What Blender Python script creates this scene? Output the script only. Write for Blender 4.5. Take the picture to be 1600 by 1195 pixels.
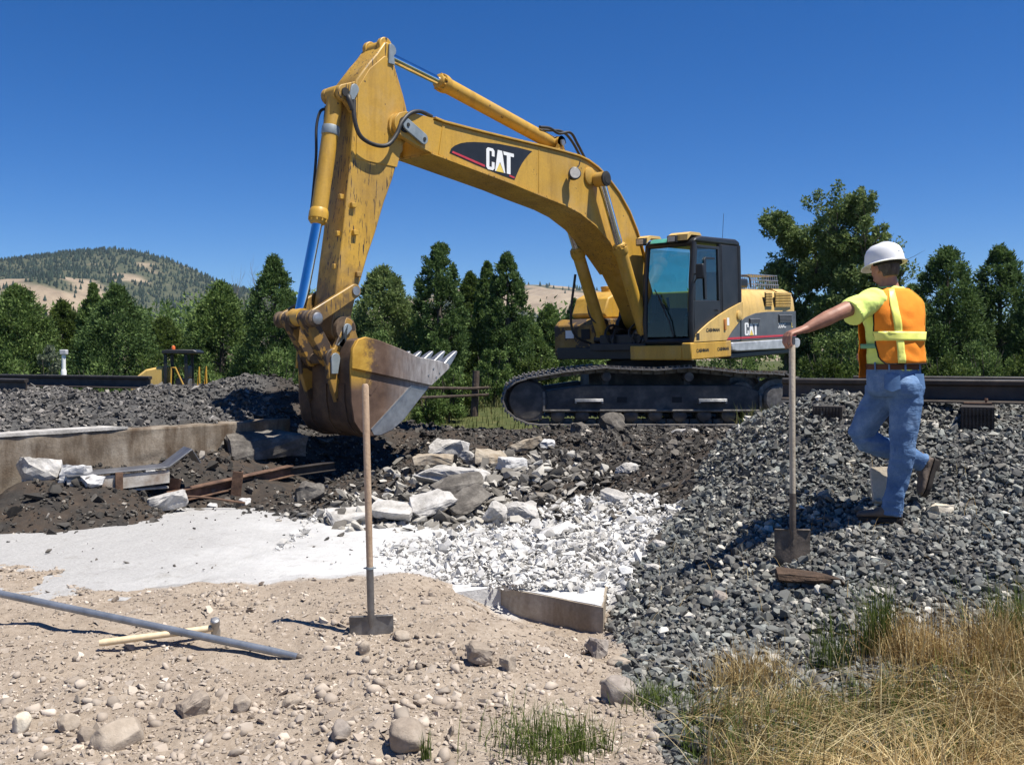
import bpy, bmesh, math, random
import numpy as np
from mathutils import Vector, Matrix

for o in list(bpy.data.objects):
    bpy.data.objects.remove(o)
SC = bpy.context.scene
COL = SC.collection
R = math.radians

# ------------------------------------------------------------------ camera
CAM_Z = 1.1
cd = bpy.data.cameras.new('camera')
cd.sensor_fit = 'HORIZONTAL'
cd.sensor_width = 36.0
cd.lens = 36.0 * 1475 / 1600
cd.shift_y = -37.5 / 1600
cd.clip_start = 0.05
cd.clip_end = 9000
cam = bpy.data.objects.new('camera', cd)
COL.objects.link(cam)
cam.location = (0, 0, CAM_Z)
cam.rotation_euler = (R(90), 0, 0)
SC.camera = cam

# ------------------------------------------------------------------ light
SUN_EL = R(66)
SUN_AZ = math.atan2(0.92, -0.39)          # clockwise from +Y: sun stands right of and behind the camera
w = bpy.data.worlds.new('World')
SC.world = w
w.use_nodes = True
nt = w.node_tree
nt.nodes.clear()
sky = nt.nodes.new('ShaderNodeTexSky')
sky.sky_type = 'NISHITA'
sky.sun_disc = False
sky.sun_elevation = SUN_EL
sky.sun_rotation = SUN_AZ
sky.altitude = 2100
sky.air_density = 0.95
sky.dust_density = 0.0
sky.ozone_density = 6.0
hs = nt.nodes.new('ShaderNodeHueSaturation')
hs.inputs['Saturation'].default_value = 1.29
hs.inputs['Hue'].default_value = 0.509
bg = nt.nodes.new('ShaderNodeBackground')
bg.inputs['Strength'].default_value = 0.074
wo = nt.nodes.new('ShaderNodeOutputWorld')
nt.links.new(sky.outputs[0], hs.inputs['Color'])
nt.links.new(hs.outputs[0], bg.inputs[0])
nt.links.new(bg.outputs[0], wo.inputs[0])
sd = bpy.data.lights.new('sun', 'SUN')
sd.energy = 5.0
sd.angle = R(0.53)
sd.color = (1.0, 0.955, 0.88)
sun = bpy.data.objects.new('sun', sd)
COL.objects.link(sun)
_d = Vector((math.sin(SUN_AZ) * math.cos(SUN_EL), math.cos(SUN_AZ) * math.cos(SUN_EL), math.sin(SUN_EL)))
sun.rotation_euler = _d.to_track_quat('Z', 'Y').to_euler()
sun.location = _d * 60
vs = SC.view_settings
vs.view_transform = 'Standard'
vs.look = 'None'
vs.exposure = 0.68
vs.gamma = 1.0
vs.use_curve_mapping = False
SC.cycles.max_bounces = 6
SC.cycles.transparent_max_bounces = 12
SC.cycles.use_denoising = True

# ------------------------------------------------------------------ helpers
rng = np.random.default_rng(11)


def tag(o, label=None, cat=None, group=None, kind=None):
    if label: o['label'] = label
    if cat: o['category'] = cat
    if group: o['group'] = group
    if kind or cat: o['kind'] = kind or 'thing'
    return o


def empty(name, loc=(0, 0, 0), rz=0.0, parent=None):
    o = bpy.data.objects.new(name, None)
    o.empty_display_size = 0.2
    COL.objects.link(o)
    o.location = loc
    o.rotation_euler = (0, 0, rz)
    o.parent = parent
    return o


def link(name, me, parent=None):
    o = bpy.data.objects.new(name, me)
    COL.objects.link(o)
    o.parent = parent
    return o


def mesh_np(name, V, F, mat, parent=None, smooth=False, color=None):
    """fast mesh from numpy arrays; F is (m,3) or (m,4)"""
    V = np.ascontiguousarray(V, dtype=np.float32)
    F = np.ascontiguousarray(F, dtype=np.int32)
    k = F.shape[1]
    me = bpy.data.meshes.new(name)
    me.vertices.add(len(V))
    me.vertices.foreach_set('co', V.ravel())
    me.loops.add(F.size)
    me.loops.foreach_set('vertex_index', F.ravel())
    me.polygons.add(len(F))
    me.polygons.foreach_set('loop_start', np.arange(0, F.size, k, dtype=np.int32))
    me.polygons.foreach_set('loop_total', np.full(len(F), k, dtype=np.int32))
    me.polygons.foreach_set('use_smooth', np.full(len(F), bool(smooth)))
    me.update(calc_edges=True)
    if color is not None:
        for cn, arr in color.items():
            a = me.attributes.new(cn, 'FLOAT_COLOR', 'POINT')
            c = np.ones((len(V), 4), dtype=np.float32)
            c[:, :arr.shape[1]] = arr
            a.data.foreach_set('color', c.ravel())
    me.materials.append(mat)
    return link(name, me, parent)


class MB:
    """collects simple solids and builds one mesh object"""
    def __init__(s):
        s.v = []; s.f = []

    def add(s, vs_, fs_):
        n = len(s.v)
        s.v += [tuple(p) for p in vs_]
        s.f += [tuple(n + i for i in f) for f in fs_]
        return s

    def box(s, x0, x1, y0, y1, z0, z1, m=None):
        vs_ = [(x0, y0, z0), (x1, y0, z0), (x1, y1, z0), (x0, y1, z0), (x0, y0, z1), (x1, y0, z1), (x1, y1, z1), (x0, y1, z1)]
        if m is not None: vs_ = [tuple(m @ Vector(p)) for p in vs_]
        return s.add(vs_, [(0, 3, 2, 1), (4, 5, 6, 7), (0, 1, 5, 4), (1, 2, 6, 5), (2, 3, 7, 6), (3, 0, 4, 7)])

    def prism(s, poly, a, b, axis='y', m=None):
        """poly in the two remaining axes (x,z for 'y'; x,y for 'z'; y,z for 'x'), from a to b"""
        def P(u, v, w_):
            return {'y': (u, w_, v), 'z': (u, v, w_), 'x': (w_, u, v)}[axis]
        n = len(poly)
        vs_ = [P(u, v, a) for u, v in poly] + [P(u, v, b) for u, v in poly]
        if m is not None: vs_ = [tuple(m @ Vector(p)) for p in vs_]
        fs_ = [tuple(range(n)), tuple(range(2 * n - 1, n - 1, -1))]
        fs_ += [(i, n + i, n + (i + 1) % n, (i + 1) % n) for i in range(n)]
        return s.add(vs_, fs_)

    def tube(s, path, rad, n=12, caps=True):
        path = [Vector(p) for p in path]
        if not isinstance(rad, (list, tuple)): rad = [rad] * len(path)
        up = None
        rings = []
        for i, p in enumerate(path):
            t = (path[min(i + 1, len(path) - 1)] - path[max(i - 1, 0)]).normalized()
            if up is None:
                up = t.orthogonal().normalized()
            else:
                up = (up - t * up.dot(t))
                up = up.normalized() if up.length > 1e-6 else t.orthogonal().normalized()
            b = t.cross(up)
            rings.append([p + (up * math.cos(q) + b * math.sin(q)) * rad[i] for q in (2 * math.pi * k / n for k in range(n))])
        vs_ = [q for r in rings for q in r]
        fs_ = []
        for i in range(len(rings) - 1):
            for k in range(n):
                fs_.append((i * n + k, i * n + (k + 1) % n, (i + 1) * n + (k + 1) % n, (i + 1) * n + k))
        if caps:
            fs_.append(tuple(range(n - 1, -1, -1)))
            fs_.append(tuple((len(rings) - 1) * n + k for k in range(n)))
        return s.add(vs_, fs_)

    def cyl(s, p0, p1, r0, r1=None, n=20):
        return s.tube([p0, p1], [r0, r0 if r1 is None else r1], n)

    def lathe(s, prof, origin, axis=(0, 0, 1), n=24):
        """prof: list of (r, h) along axis"""
        ax = Vector(axis).normalized(); u = ax.orthogonal().normalized(); b = ax.cross(u); o = Vector(origin)
        vs_ = []; fs_ = []
        for r, h in prof:
            vs_ += [o + ax * h + (u * math.cos(q) + b * math.sin(q)) * r for q in (2 * math.pi * k / n for k in range(n))]
        for i in range(len(prof) - 1):
            for k in range(n):
                fs_.append((i * n + k, i * n + (k + 1) % n, (i + 1) * n + (k + 1) % n, (i + 1) * n + k))
        fs_.append(tuple(range(n - 1, -1, -1)))
        fs_.append(tuple((len(prof) - 1) * n + k for k in range(n)))
        return s.add(vs_, fs_)

    def loft(s, rings, caps=True):
        n = len(rings[0]); vs_ = [p for r in rings for p in r]; fs_ = []
        for i in range(len(rings) - 1):
            for k in range(n):
                fs_.append((i * n + k, i * n + (k + 1) % n, (i + 1) * n + (k + 1) % n, (i + 1) * n + k))
        if caps:
            fs_.append(tuple(range(n - 1, -1, -1)))
            fs_.append(tuple((len(rings) - 1) * n + k for k in range(n)))
        return s.add(vs_, fs_)

    def mesh(s, name, mat, smooth=False):
        me = bpy.data.meshes.new(name)
        me.from_pydata(s.v, [], s.f)
        bm = bmesh.new(); bm.from_mesh(me)
        bmesh.ops.recalc_face_normals(bm, faces=bm.faces)
        bm.to_mesh(me); bm.free()
        if mat is not None: me.materials.append(mat)
        if smooth:
            me.polygons.foreach_set('use_smooth', [True] * len(me.polygons))
            try: me.set_sharp_from_angle(angle=R(38))
            except Exception: pass
        return me

    def build(s, name, mat, parent=None, bevel=0.0, smooth=True, seg=2):
        o = link(name, s.mesh(name, mat, smooth), parent)
        if bevel > 0:
            b = o.modifiers.new('bevel', 'BEVEL')
            b.width = bevel; b.segments = seg; b.limit_method = 'ANGLE'; b.angle_limit = R(35)
            b.harden_normals = False
        return o


def arc(cx, cy, r, a0, a1, n):
    return [(cx + r * math.cos(R(a0 + (a1 - a0) * k / n)), cy + r * math.sin(R(a0 + (a1 - a0) * k / n))) for k in range(n + 1)]


def smooth_path(pts, n=6):
    """Catmull-Rom through 3D points"""
    P = [Vector(p) for p in pts]
    P = [P[0] * 2 - P[1]] + P + [P[-1] * 2 - P[-2]]
    out = []
    for i in range(1, len(P) - 2):
        for k in range(n):
            t = k / n
            out.append(0.5 * ((2 * P[i]) + (P[i + 1] - P[i - 1]) * t + (2 * P[i - 1] - 5 * P[i] + 4 * P[i + 1] - P[i + 2]) * t * t + (3 * P[i] - P[i - 1] - 3 * P[i + 1] + P[i + 2]) * t ** 3))
    out.append(P[-2])
    return out


# ------------------------------------------------------------------ materials
def nodes(name):
    m = bpy.data.materials.new(name)
    m.use_nodes = True
    t = m.node_tree
    t.nodes.clear()
    out = t.nodes.new('ShaderNodeOutputMaterial')
    p = t.nodes.new('ShaderNodeBsdfPrincipled')
    t.links.new(p.outputs[0], out.inputs[0])
    return m, t, p, out


def ramp(t, stops, interp='LINEAR'):
    r = t.nodes.new('ShaderNodeValToRGB')
    e = r.color_ramp.elements
    r.color_ramp.interpolation = interp
    while len(e) < len(stops): e.new(0.5)
    for k, (p, c) in enumerate(stops):
        e[k].position = p
        e[k].color = (*c, 1) if len(c) == 3 else c
    return r


def noise(t, scale, detail=5, rough=0.55, coord='Object', dist=0.0, vscale=None):
    tc = t.nodes.new('ShaderNodeTexCoord')
    n = t.nodes.new('ShaderNodeTexNoise')
    n.inputs['Scale'].default_value = scale
    n.inputs['Detail'].default_value = detail
    n.inputs['Roughness'].default_value = rough
    n.inputs['Distortion'].default_value = dist
    if vscale:
        mp_ = t.nodes.new('ShaderNodeMapping')
        mp_.inputs['Scale'].default_value = vscale
        t.links.new(tc.outputs[coord], mp_.inputs[0])
        t.links.new(mp_.outputs[0], n.inputs['Vector'])
    else:
        t.links.new(tc.outputs[coord], n.inputs['Vector'])
    return n


def mixc(t, fac, a, b, mode='MIX'):
    m = t.nodes.new('ShaderNodeMix')
    m.data_type = 'RGBA'; m.blend_type = mode; m.clamp_factor = True
    for sock, v in ((m.inputs[0], fac), (m.inputs[6], a), (m.inputs[7], b)):
        if isinstance(v, (int, float)): sock.default_value = v
        elif isinstance(v, tuple): sock.default_value = (*v, 1) if len(v) == 3 else v
        else: t.links.new(v, sock)
    return m.outputs[2]


def bump(t, p, src, strength, dist=0.02):
    b = t.nodes.new('ShaderNodeBump')
    b.inputs['Strength'].default_value = strength
    b.inputs['Distance'].default_value = dist
    t.links.new(src, b.inputs['Height'])
    t.links.new(b.outputs[0], p.inputs['Normal'])
    return b


def mat(name, stops, scale=8, detail=6, rough=0.6, metal=0.0, bmp=0.0, bdist=0.02, vscale=None, island=None, spec=None, coord='Object', bscale=None, rvar=0.0):
    """noise-coloured principled surface; island = (lo, hi) random brightness per loose piece"""
    m, t, p, out = nodes(name)
    n = noise(t, scale, detail, 0.6, coord, vscale=vscale)
    if len(stops) == 1:
        c = stops[0]
        stops = [(0.3, tuple(v * 0.86 for v in c)), (0.7, tuple(min(1, v * 1.1) for v in c))]
    r = ramp(t, stops)
    t.links.new(n.outputs[0], r.inputs[0])
    col = r.outputs[0]
    if island:
        g = t.nodes.new('ShaderNodeNewGeometry')
        rr = ramp(t, island)
        t.links.new(g.outputs['Random Per Island'], rr.inputs[0])
        col = mixc(t, 1.0, col, rr.outputs[0], 'MULTIPLY')
    t.links.new(col, p.inputs['Base Color'])
    p.inputs['Roughness'].default_value = rough
    if rvar:
        rn = noise(t, scale * 0.7, 4)
        rr2 = ramp(t, [(0.3, (rough - rvar,) * 3), (0.7, (min(1, rough + rvar),) * 3)])
        t.links.new(rn.outputs[0], rr2.inputs[0]); t.links.new(rr2.outputs[0], p.inputs['Roughness'])
    p.inputs['Metallic'].default_value = metal
    if spec is not None: p.inputs['Specular IOR Level'].default_value = spec
    if bmp:
        bn = noise(t, bscale or scale * 3, 8, 0.65, coord)
        bump(t, p, bn.outputs[0], bmp, bdist)
    return m

# ------------------------------------------------------------------ terrain heights (metres; z = 0 is the ground under the crawler tracks)
def vnoise(x, y, s, seed=0):
    x = np.asarray(x, dtype=np.float64) / s; y = np.asarray(y, dtype=np.float64) / s
    xi = np.floor(x).astype(np.int64); yi = np.floor(y).astype(np.int64)
    fx = x - xi; fy = y - yi
    fx = fx * fx * fx * (fx * (fx * 6 - 15) + 10); fy = fy * fy * fy * (fy * (fy * 6 - 15) + 10)
    def h(a, b):
        n = (a * 374761393 + b * 668265263 + seed * 2147483647) & 0xffffffff
        n = ((n ^ (n >> 13)) * 1274126177) & 0xffffffff
        return ((n ^ (n >> 16)) & 0xffff) / 65535.0
    a = h(xi, yi); b = h(xi + 1, yi); c = h(xi, yi + 1); d = h(xi + 1, yi + 1)
    return (a * (1 - fx) + b * fx) * (1 - fy) + (c * (1 - fx) + d * fx) * fy - 0.5


def fbm(x, y, s, octv=4, seed=0):
    v = 0; a = 1.0
    for k in range(octv):
        v = v + a * vnoise(x, y, s, seed + k * 17); a *= 0.5; s *= 0.5
    return v


def sstep(a, b, x):
    t = np.clip((np.asarray(x, dtype=float) - a) / (b - a), 0, 1)
    return t * t * (3 - 2 * t)


class RBF:
    def __init__(s, pts):
        P = np.array(pts, float); s.p = P[:, :2]
        d = np.sqrt(((s.p[:, None] - s.p[None]) ** 2).sum(-1) + 0.01)
        n = len(P); A = np.zeros((n + 1, n + 1)); A[:n, :n] = d; A[:n, n] = 1; A[n, :n] = 1
        s.w = np.linalg.solve(A, np.append(P[:, 2], 0))

    def __call__(s, x, y):
        x = np.asarray(x, float); sh = x.shape; x = x.ravel(); y = np.asarray(y, float).ravel()
        out = np.full(x.shape, s.w[-1])
        for (px, py), wt in zip(s.p, s.w[:-1]):
            out += wt * np.sqrt((x - px) ** 2 + (y - py) ** 2 + 0.01)
        return out.reshape(sh)


LOW = RBF([(0, 0, -.5), (-3, 2, -.5), (3, 2, -.5), (0, 3.5, -.5), (-2, 4, -.52), (2.2, 4.2, -.5), (3.5, 3.2, -.5), (5, 3, -.45), (-5, 4, -.5), (-7, 6, -.45),
           (-.78, 5.3, -.43), (-1.15, 4.96, -.47), (-3.2, 5.9, -.42), (-3.6, 6.7, -.41), (-2.2, 6.3, -.40), (-1.2, 6.2, -.35), (-.75, 6.15, -.31), (-.42, 5.95, -.37),
           (0.0, 5.5, -.44), (.12, 5.93, -.58), (-.06, 6.12, -.56), (.35, 5.0, -.49), (.55, 4.5, -.52), (-.2, 4.7, -.44), (.5, 5.6, -.59), (.3, 5.78, -.59), (.75, 5.5, -.5),
           (-4, 8, -.5), (-2, 8, -.5), (-1, 7.2, -.5), (0, 7, -.5), (.6, 7, -.48), (0, 8.2, -.48), (.8, 8, -.45), (-3, 9, -.5), (-5, 9, -.5), (-5, 7.3, -.5), (.2, 6.5, -.5), (-2.4, 7, -.5),
           (.9, 5.1, -.52), (1.0, 6.2, -.38), (1.2, 7.0, -.26), (1.35, 7.8, -.2), (1.8, 6.5, -.10), (1.77, 6.0, -.2), (2.47, 6.2, 0.0), (2.75, 6.55, .09), (2.1, 6.3, -.05),
           (1.6, 4.8, -.43), (2.5, 5.2, -.28), (3.3, 5.4, -.14), (2.4, 4.5, -.44), (3.2, 4.5, -.38), (4.5, 5.3, 0.0), (2.2, 7.0, .22), (3.2, 6.75, .37), (1.85, 7.5, .1), (1.35, 7.4, -.2),
           (2.28, 7.81, .56), (3.2, 7.33, .54), (4.1, 6.86, .56), (5.5, 6.1, .58), (2.7, 8.6, .64), (4, 7.7, .62), (6, 6.6, .68), (3.3, 9.9, .64), (5, 9, .66), (7, 8, .68), (4, 11.5, .1), (6, 11, .1), (8, 10, .15),
           (2.72, 8.25, .8), (2.35, 8.6, .60), (2.08, 8.2, .42), (2.1, 9.2, .34), (1.8, 9.1, .02), (1.68, 8.3, -.08), (2.75, 9.6, .42), (2.65, 11, .10), (2.4, 12.5, .0), (1.7, 10.0, -.06), (2.3, 10.2, .12),
           (0, 9, -.37), (0, 10.5, -.2), (1.1, 10, -.12), (1.2, 12, -.03), (0, 12, -.1), (-1, 10, -.38), (-2, 10.5, -.4), (-1.6, 12, -.22), (-2.2, 11.6, -.28), (-3, 10, -.42), (-4.3, 9.72, -.06), (-4.9, 9.0, -.22), (-5.5, 8.2, -.3), (-3.65, 10.55, -.02), (-3.0, 11.3, -.05), (-2, 9.3, -.47),
           (0, 14.2, -.03), (2, 14.6, -.02), (5, 14.8, -.02), (0, 17, -.02), (2.5, 17, -.02), (5, 17, -.02), (2.5, 20, -.02), (-1.5, 14, 0), (6, 14, 0), (4, 15.5, -.02), (1, 15.5, -.02), (-.8, 13.2, .03),
           (-2, 17, .24), (-.8, 17.5, .26), (8, 17, 0), (-2, 20, .28), (-1, 19, .28), (-3, 18, .2), (8, 20, 0), (-5, 20, 0)])
PILE = RBF([(-5.2, 9.3, .28), (-4.1, 10.7, .31), (-3.3, 11.75, .33), (-6.3, 8, .26), (-5.6, 10.5, .46), (-4.8, 11.7, .50), (-4.2, 12.7, .70), (-3.7, 13.3, .86), (-5.2, 13.0, .57), (-7, 12.2, .58), (-8, 13.6, .62), (-6.5, 14, .60),
            (-8, 10, .4), (-10, 11, .5), (-10, 14.5, .64), (-3.2, 13.6, .72), (-2.75, 13.6, .42), (-2.6, 12.9, .3), (-2.4, 12, .02), (-9, 18, -.7), (-5, 18, -.5), (-3, 16.5, .1), (-1.5, 15, 0), (-7, 16.3, .3), (-4.5, 14.6, .42), (-9.5, 15.8, .55)])
WALL_P = np.array([-5.0, 9.2]); WALL_U = np.array([.61, .7924]); WALL_N = np.array([-.7924, .61])


def H(x, y, fine=True):
    x = np.asarray(x, float); y = np.asarray(y, float)
    low = LOW(x, y); pile = PILE(x, y)
    t = (x - WALL_P[0]) * WALL_U[0] + (y - WALL_P[1]) * WALL_U[1]
    s = (x - WALL_P[0]) * WALL_N[0] + (y - WALL_P[1]) * WALL_N[1]
    wd = 0.04 + 0.9 * sstep(2.7, 4.2, t)
    b = sstep(-wd, wd, s - 0.14 + 0.1 * sstep(2.7, 4.2, t))
    z = low * (1 - b) + pile * b
    far = -0.15 + 0.25 * fbm(x, y, 30, 3, 5) - 1.25 * sstep(-2, -7, x + .12 * (y - 20)) * sstep(15, 21, y)
    ox = np.maximum(np.maximum(-10 - x, x - 8), 0); oy = np.maximum(np.maximum(-1 - y, y - 19), 0)
    k = sstep(0, 7, np.sqrt(ox ** 2 + oy ** 2))
    z = z * (1 - k) + far * k
    if fine:
        near = 1 - sstep(16, 24, y)
        pit = sstep(8.2, 9.3, y) * (1 - sstep(13, 15, y))
        ex = sstep(13.6, 14.8, y) * (1 - sstep(19, 21, y)) * sstep(-1, 0, x)
        z = z + near * (1 - ex) * (0.048 * fbm(x, y, 0.5, 3, 3) + 0.022 * fbm(x, y, 0.13, 3, 9)) + near * pit * (1 - ex) * 0.14 * fbm(x, y, 0.8, 3, 21)
    return z


# what the ground is made of: weights for dirt, ballast, dug soil, white dust, grass
def wsum(x, y):
    n1 = fbm(x, y, 0.6, 4, 31); n2 = fbm(x, y, 0.25, 3, 77)
    # right ballast: right of a line from the corner of the slab to the camera side
    edge = np.interp(y, [3, 5, 5.85, 6.5, 7.5, 8.5, 10.5, 13], [.70, .60, .62, .86, 1.2, 1.68, 2.35, 2.9]) + 0.16 * n1 + .06 * n2
    ballast = sstep(-0.06, 0.06, x - edge) * (1 - sstep(11.5, 13.5, y - 0.3 * n1))
    grassy = sstep(0, .25, (4.45 + 0.45 * n1 + 0.26 * (x - 1.6)) - y) * sstep(.6, .9, x + 0.3 * n2)
    t = (x - WALL_P[0]) * WALL_U[0] + (y - WALL_P[1]) * WALL_U[1]
    s = (x - WALL_P[0]) * WALL_N[0] + (y - WALL_P[1]) * WALL_N[1]
    pile = sstep(-.02, .1, s - .12) * (1 - sstep(17, 18.5, y)) * (1 - sstep(3.6, 4.6, t + 0.4 * n1))
    dirt = 1 - sstep(-.05, .08, y - (6.35 + 0.28 * n1 + 0.12 * n2 - 0.16 * np.maximum(0, x + 1.0) + .95 * sstep(-2.7, -3.7, x)))
    far = sstep(18.6, 20, y + 2 * n1)
    far = np.maximum(far, sstep(10.6, 11.6, y + 0.45 * (x - 4) + n1) * sstep(5.2, 6.4, x + n1))
    white = (1 - sstep(.75, 1.25, x + .4 * n1)) * (1 - sstep(8.1, 9.2, y + .5 * n1 - .25 * np.maximum(0, -x - 1))) * sstep(-3.4, -1.8, x + .3 * n1)
    return dirt, ballast, pile, white, far, grassy

# ------------------------------------------------------------------ ground sheet
def ground_material():
    m, t, p, out = nodes('ground')
    at1 = t.nodes.new('ShaderNodeAttribute'); at1.attribute_name = 'mask'
    at2 = t.nodes.new('ShaderNodeAttribute'); at2.attribute_name = 'mask2'
    s1 = t.nodes.new('ShaderNodeSeparateColor'); t.links.new(at1.outputs[0], s1.inputs[0])
    s2 = t.nodes.new('ShaderNodeSeparateColor'); t.links.new(at2.outputs[0], s2.inputs[0])
    nb = noise(t, 3.5, 9, 0.65); nf = noise(t, 28, 8, 0.7); nm = noise(t, 11, 7, 0.65)
    def rc(n, st):
        r = ramp(t, st); t.links.new(n.outputs[0], r.inputs[0]); return r.outputs[0]
    soil = rc(nm, [(.3, (.024, .022, .020)), (.5, (.045, .041, .037)), (.72, (.085, .074, .062))])
    rust = rc(nb, [(.40, (.042, .038, .034)), (.68, (.10, .066, .042))])
    soil = mixc(t, 0.5, soil, rust)
    dirt = rc(nf, [(.25, (.25, .205, .16)), (.48, (.37, .312, .25)), (.75, (.47, .405, .335))])
    dirt2 = rc(nb, [(.3, (.80, .76, .72)), (.7, (1.0, .98, .95))])
    dirt = mixc(t, 1.0, dirt, dirt2, 'MULTIPLY')
    grav = rc(nf, [(.25, (.035, .035, .035)), (.55, (.085, .083, .08)), (.8, (.17, .165, .155))])
    white = rc(nf, [(.25, (.36, .35, .335)), (.5, (.48, .47, .455)), (.75, (.58, .575, .56))])
    grass = rc(nb, [(.3, (.035, .048, .014)), (.55, (.075, .085, .028)), (.8, (.17, .14, .065))])
    thatch = rc(nf, [(.3, (.06, .048, .026)), (.55, (.17, .135, .075)), (.75, (.33, .27, .16))])
    c = mixc(t, s1.outputs[1], soil, grav)
    c = mixc(t, s1.outputs[2], c, white)
    c = mixc(t, s1.outputs[0], c, dirt)
    c = mixc(t, s2.outputs[0], c, grass)
    c = mixc(t, s2.outputs[1], c, thatch)
    t.links.new(c, p.inputs['Base Color'])
    p.inputs['Roughness'].default_value = 0.95
    p.inputs['Specular IOR Level'].default_value = 0.15
    nbm = noise(t, 45, 10, 0.75)
    bump(t, p, nbm.outputs[0], 0.8, 0.02)
    return m


def axis(core0, core1, step, lo, hi, g=1.16):
    a = list(np.arange(core0, core1 + 1e-6, step))
    d = step; x = core0; left = []
    while x > lo:
        d *= g; x -= d; left.append(x)
    d = step; x = a[-1]; right = []
    while x < hi:
        d *= g; x += d; right.append(x)
    return np.array(left[::-1] + a + right)


gx = axis(-6.2, 5.0, 0.045, -5000, 5000)
gy = axis(3.2, 15.0, 0.045, -60, 7000)
GX, GY = np.meshgrid(gx, gy)
GZ = H(GX, GY)
GZ = GZ - 25 * sstep(300, 5000, np.sqrt(GX ** 2 + GY ** 2))
nx_, ny_ = len(gx), len(gy)
ii = np.arange(nx_ * ny_).reshape(ny_, nx_)
GF = np.stack([ii[:-1, :-1], ii[:-1, 1:], ii[1:, 1:], ii[1:, :-1]], -1).reshape(-1, 4)
_d, _b, _p, _w, _f, _g = wsum(GX.ravel(), GY.ravel())
_far = np.clip(_f, 0, 1)
m1 = np.stack([_d * (1 - _b), np.maximum(_b, _p), _w * (1 - _b) * (1 - _p)], -1)
m2 = np.stack([_far, _g * .65, 0 * _g], -1)
ground = mesh_np('ground', np.stack([GX, GY, GZ], -1).reshape(-1, 3), GF, ground_material(), smooth=True, color={'mask': m1, 'mask2': m2})
tag(ground, kind='structure')


# ------------------------------------------------------------------ loose stones
def rock_shapes(n, npts, seed, flat=1.0, rounded=False):
    out = []
    rr = random.Random(seed)
    for k in range(n):
        bm = bmesh.new()
        for _ in range(npts):
            v = Vector((rr.gauss(0, 1), rr.gauss(0, 1), rr.gauss(0, 1))).normalized()
            q = rr.uniform(.92, 1.0) if rounded else rr.uniform(.72, 1.0)
            bm.verts.new((v.x * q * rr.uniform(.97, 1.03), v.y * q * .82, v.z * q * .66 * flat))
        r = bmesh.ops.convex_hull(bm, input=bm.verts)
        bmesh.ops.delete(bm, geom=[v for v in bm.verts if not v.link_faces], context='VERTS')
        bmesh.ops.triangulate(bm, faces=bm.faces)
        bm.verts.index_update()
        V = np.array([v.co[:] for v in bm.verts]); F = np.array([[v.index for v in f.verts] for f in bm.faces])
        bm.free()
        out.append((V, F))
    return out


def rand_rot(n, r, tilt=1.0):
    """random rotations: spin about z plus tilt"""
    a = r.uniform(0, 2 * np.pi, n); b = r.normal(0, .55 * tilt, n); c = r.normal(0, .55 * tilt, n)
    ca, sa, cb, sb, cc, sc = np.cos(a), np.sin(a), np.cos(b), np.sin(b), np.cos(c), np.sin(c)
    M = np.empty((n, 3, 3))
    M[:, 0, 0] = ca * cb; M[:, 0, 1] = ca * sb * sc - sa * cc; M[:, 0, 2] = ca * sb * cc + sa * sc
    M[:, 1, 0] = sa * cb; M[:, 1, 1] = sa * sb * sc + ca * cc; M[:, 1, 2] = sa * sb * cc - ca * sc
    M[:, 2, 0] = -sb; M[:, 2, 1] = cb * sc; M[:, 2, 2] = cb * cc
    return M


def pour(name, x, y, size, shapes, material, lift=0.35, tilt=1.0, r=rng, zadd=None, smooth=False, far=None, split=6.6):
    z = H(x, y) + size * lift * r.uniform(.4, 1.3, len(x))
    if zadd is not None: z = z + zadd
    n = len(x)
    M = rand_rot(n, r, tilt)
    which = r.integers(0, len(shapes), n)
    if far is not None:                         # simpler stones farther off
        k0 = len(shapes); which = np.where(y > split, k0 + which % len(far), which); shapes = shapes + far
    Vs, Fs, base = [], [], 0
    st = size[:, None] * r.uniform(.8, 1.25, (n, 3))
    for k, (V, F) in enumerate(shapes):
        idx = np.where(which == k)[0]
        if not len(idx): continue
        P = np.einsum('nij,nvj->nvi', M[idx], V[None] * st[idx][:, None, :])
        P += np.stack([x[idx], y[idx], z[idx]], -1)[:, None, :]
        Vs.append(P.reshape(-1, 3))
        Fs.append((F[None] + (base + np.arange(len(idx)) * len(V))[:, None, None]).reshape(-1, 3))
        base += len(idx) * len(V)
    return mesh_np(name, np.concatenate(Vs), np.concatenate(Fs), material, smooth=smooth)


def in_view(x, y, margin=1.12):
    z = H(x, y, False)
    u = np.abs(x / np.maximum(y, .1)) < margin * 800 / 1475
    v = (CAM_Z - z) / np.maximum(y, .1) < margin * 635 / 1475 + .02
    return u & v & (y > 2.5)


def sample(n, x0, x1, y0, y1, r=rng):
    return r.uniform(x0, x1, n), r.uniform(y0, y1, n)


ANG = rock_shapes(22, 12, 4)
ANG_S = rock_shapes(16, 8, 14)
FLAT_S = rock_shapes(12, 8, 15, .6)
RND_S = rock_shapes(12, 11, 16, .9, True)
FLAT = rock_shapes(16, 11, 5, .6)
RND = rock_shapes(16, 18, 6, .95, True)

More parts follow.
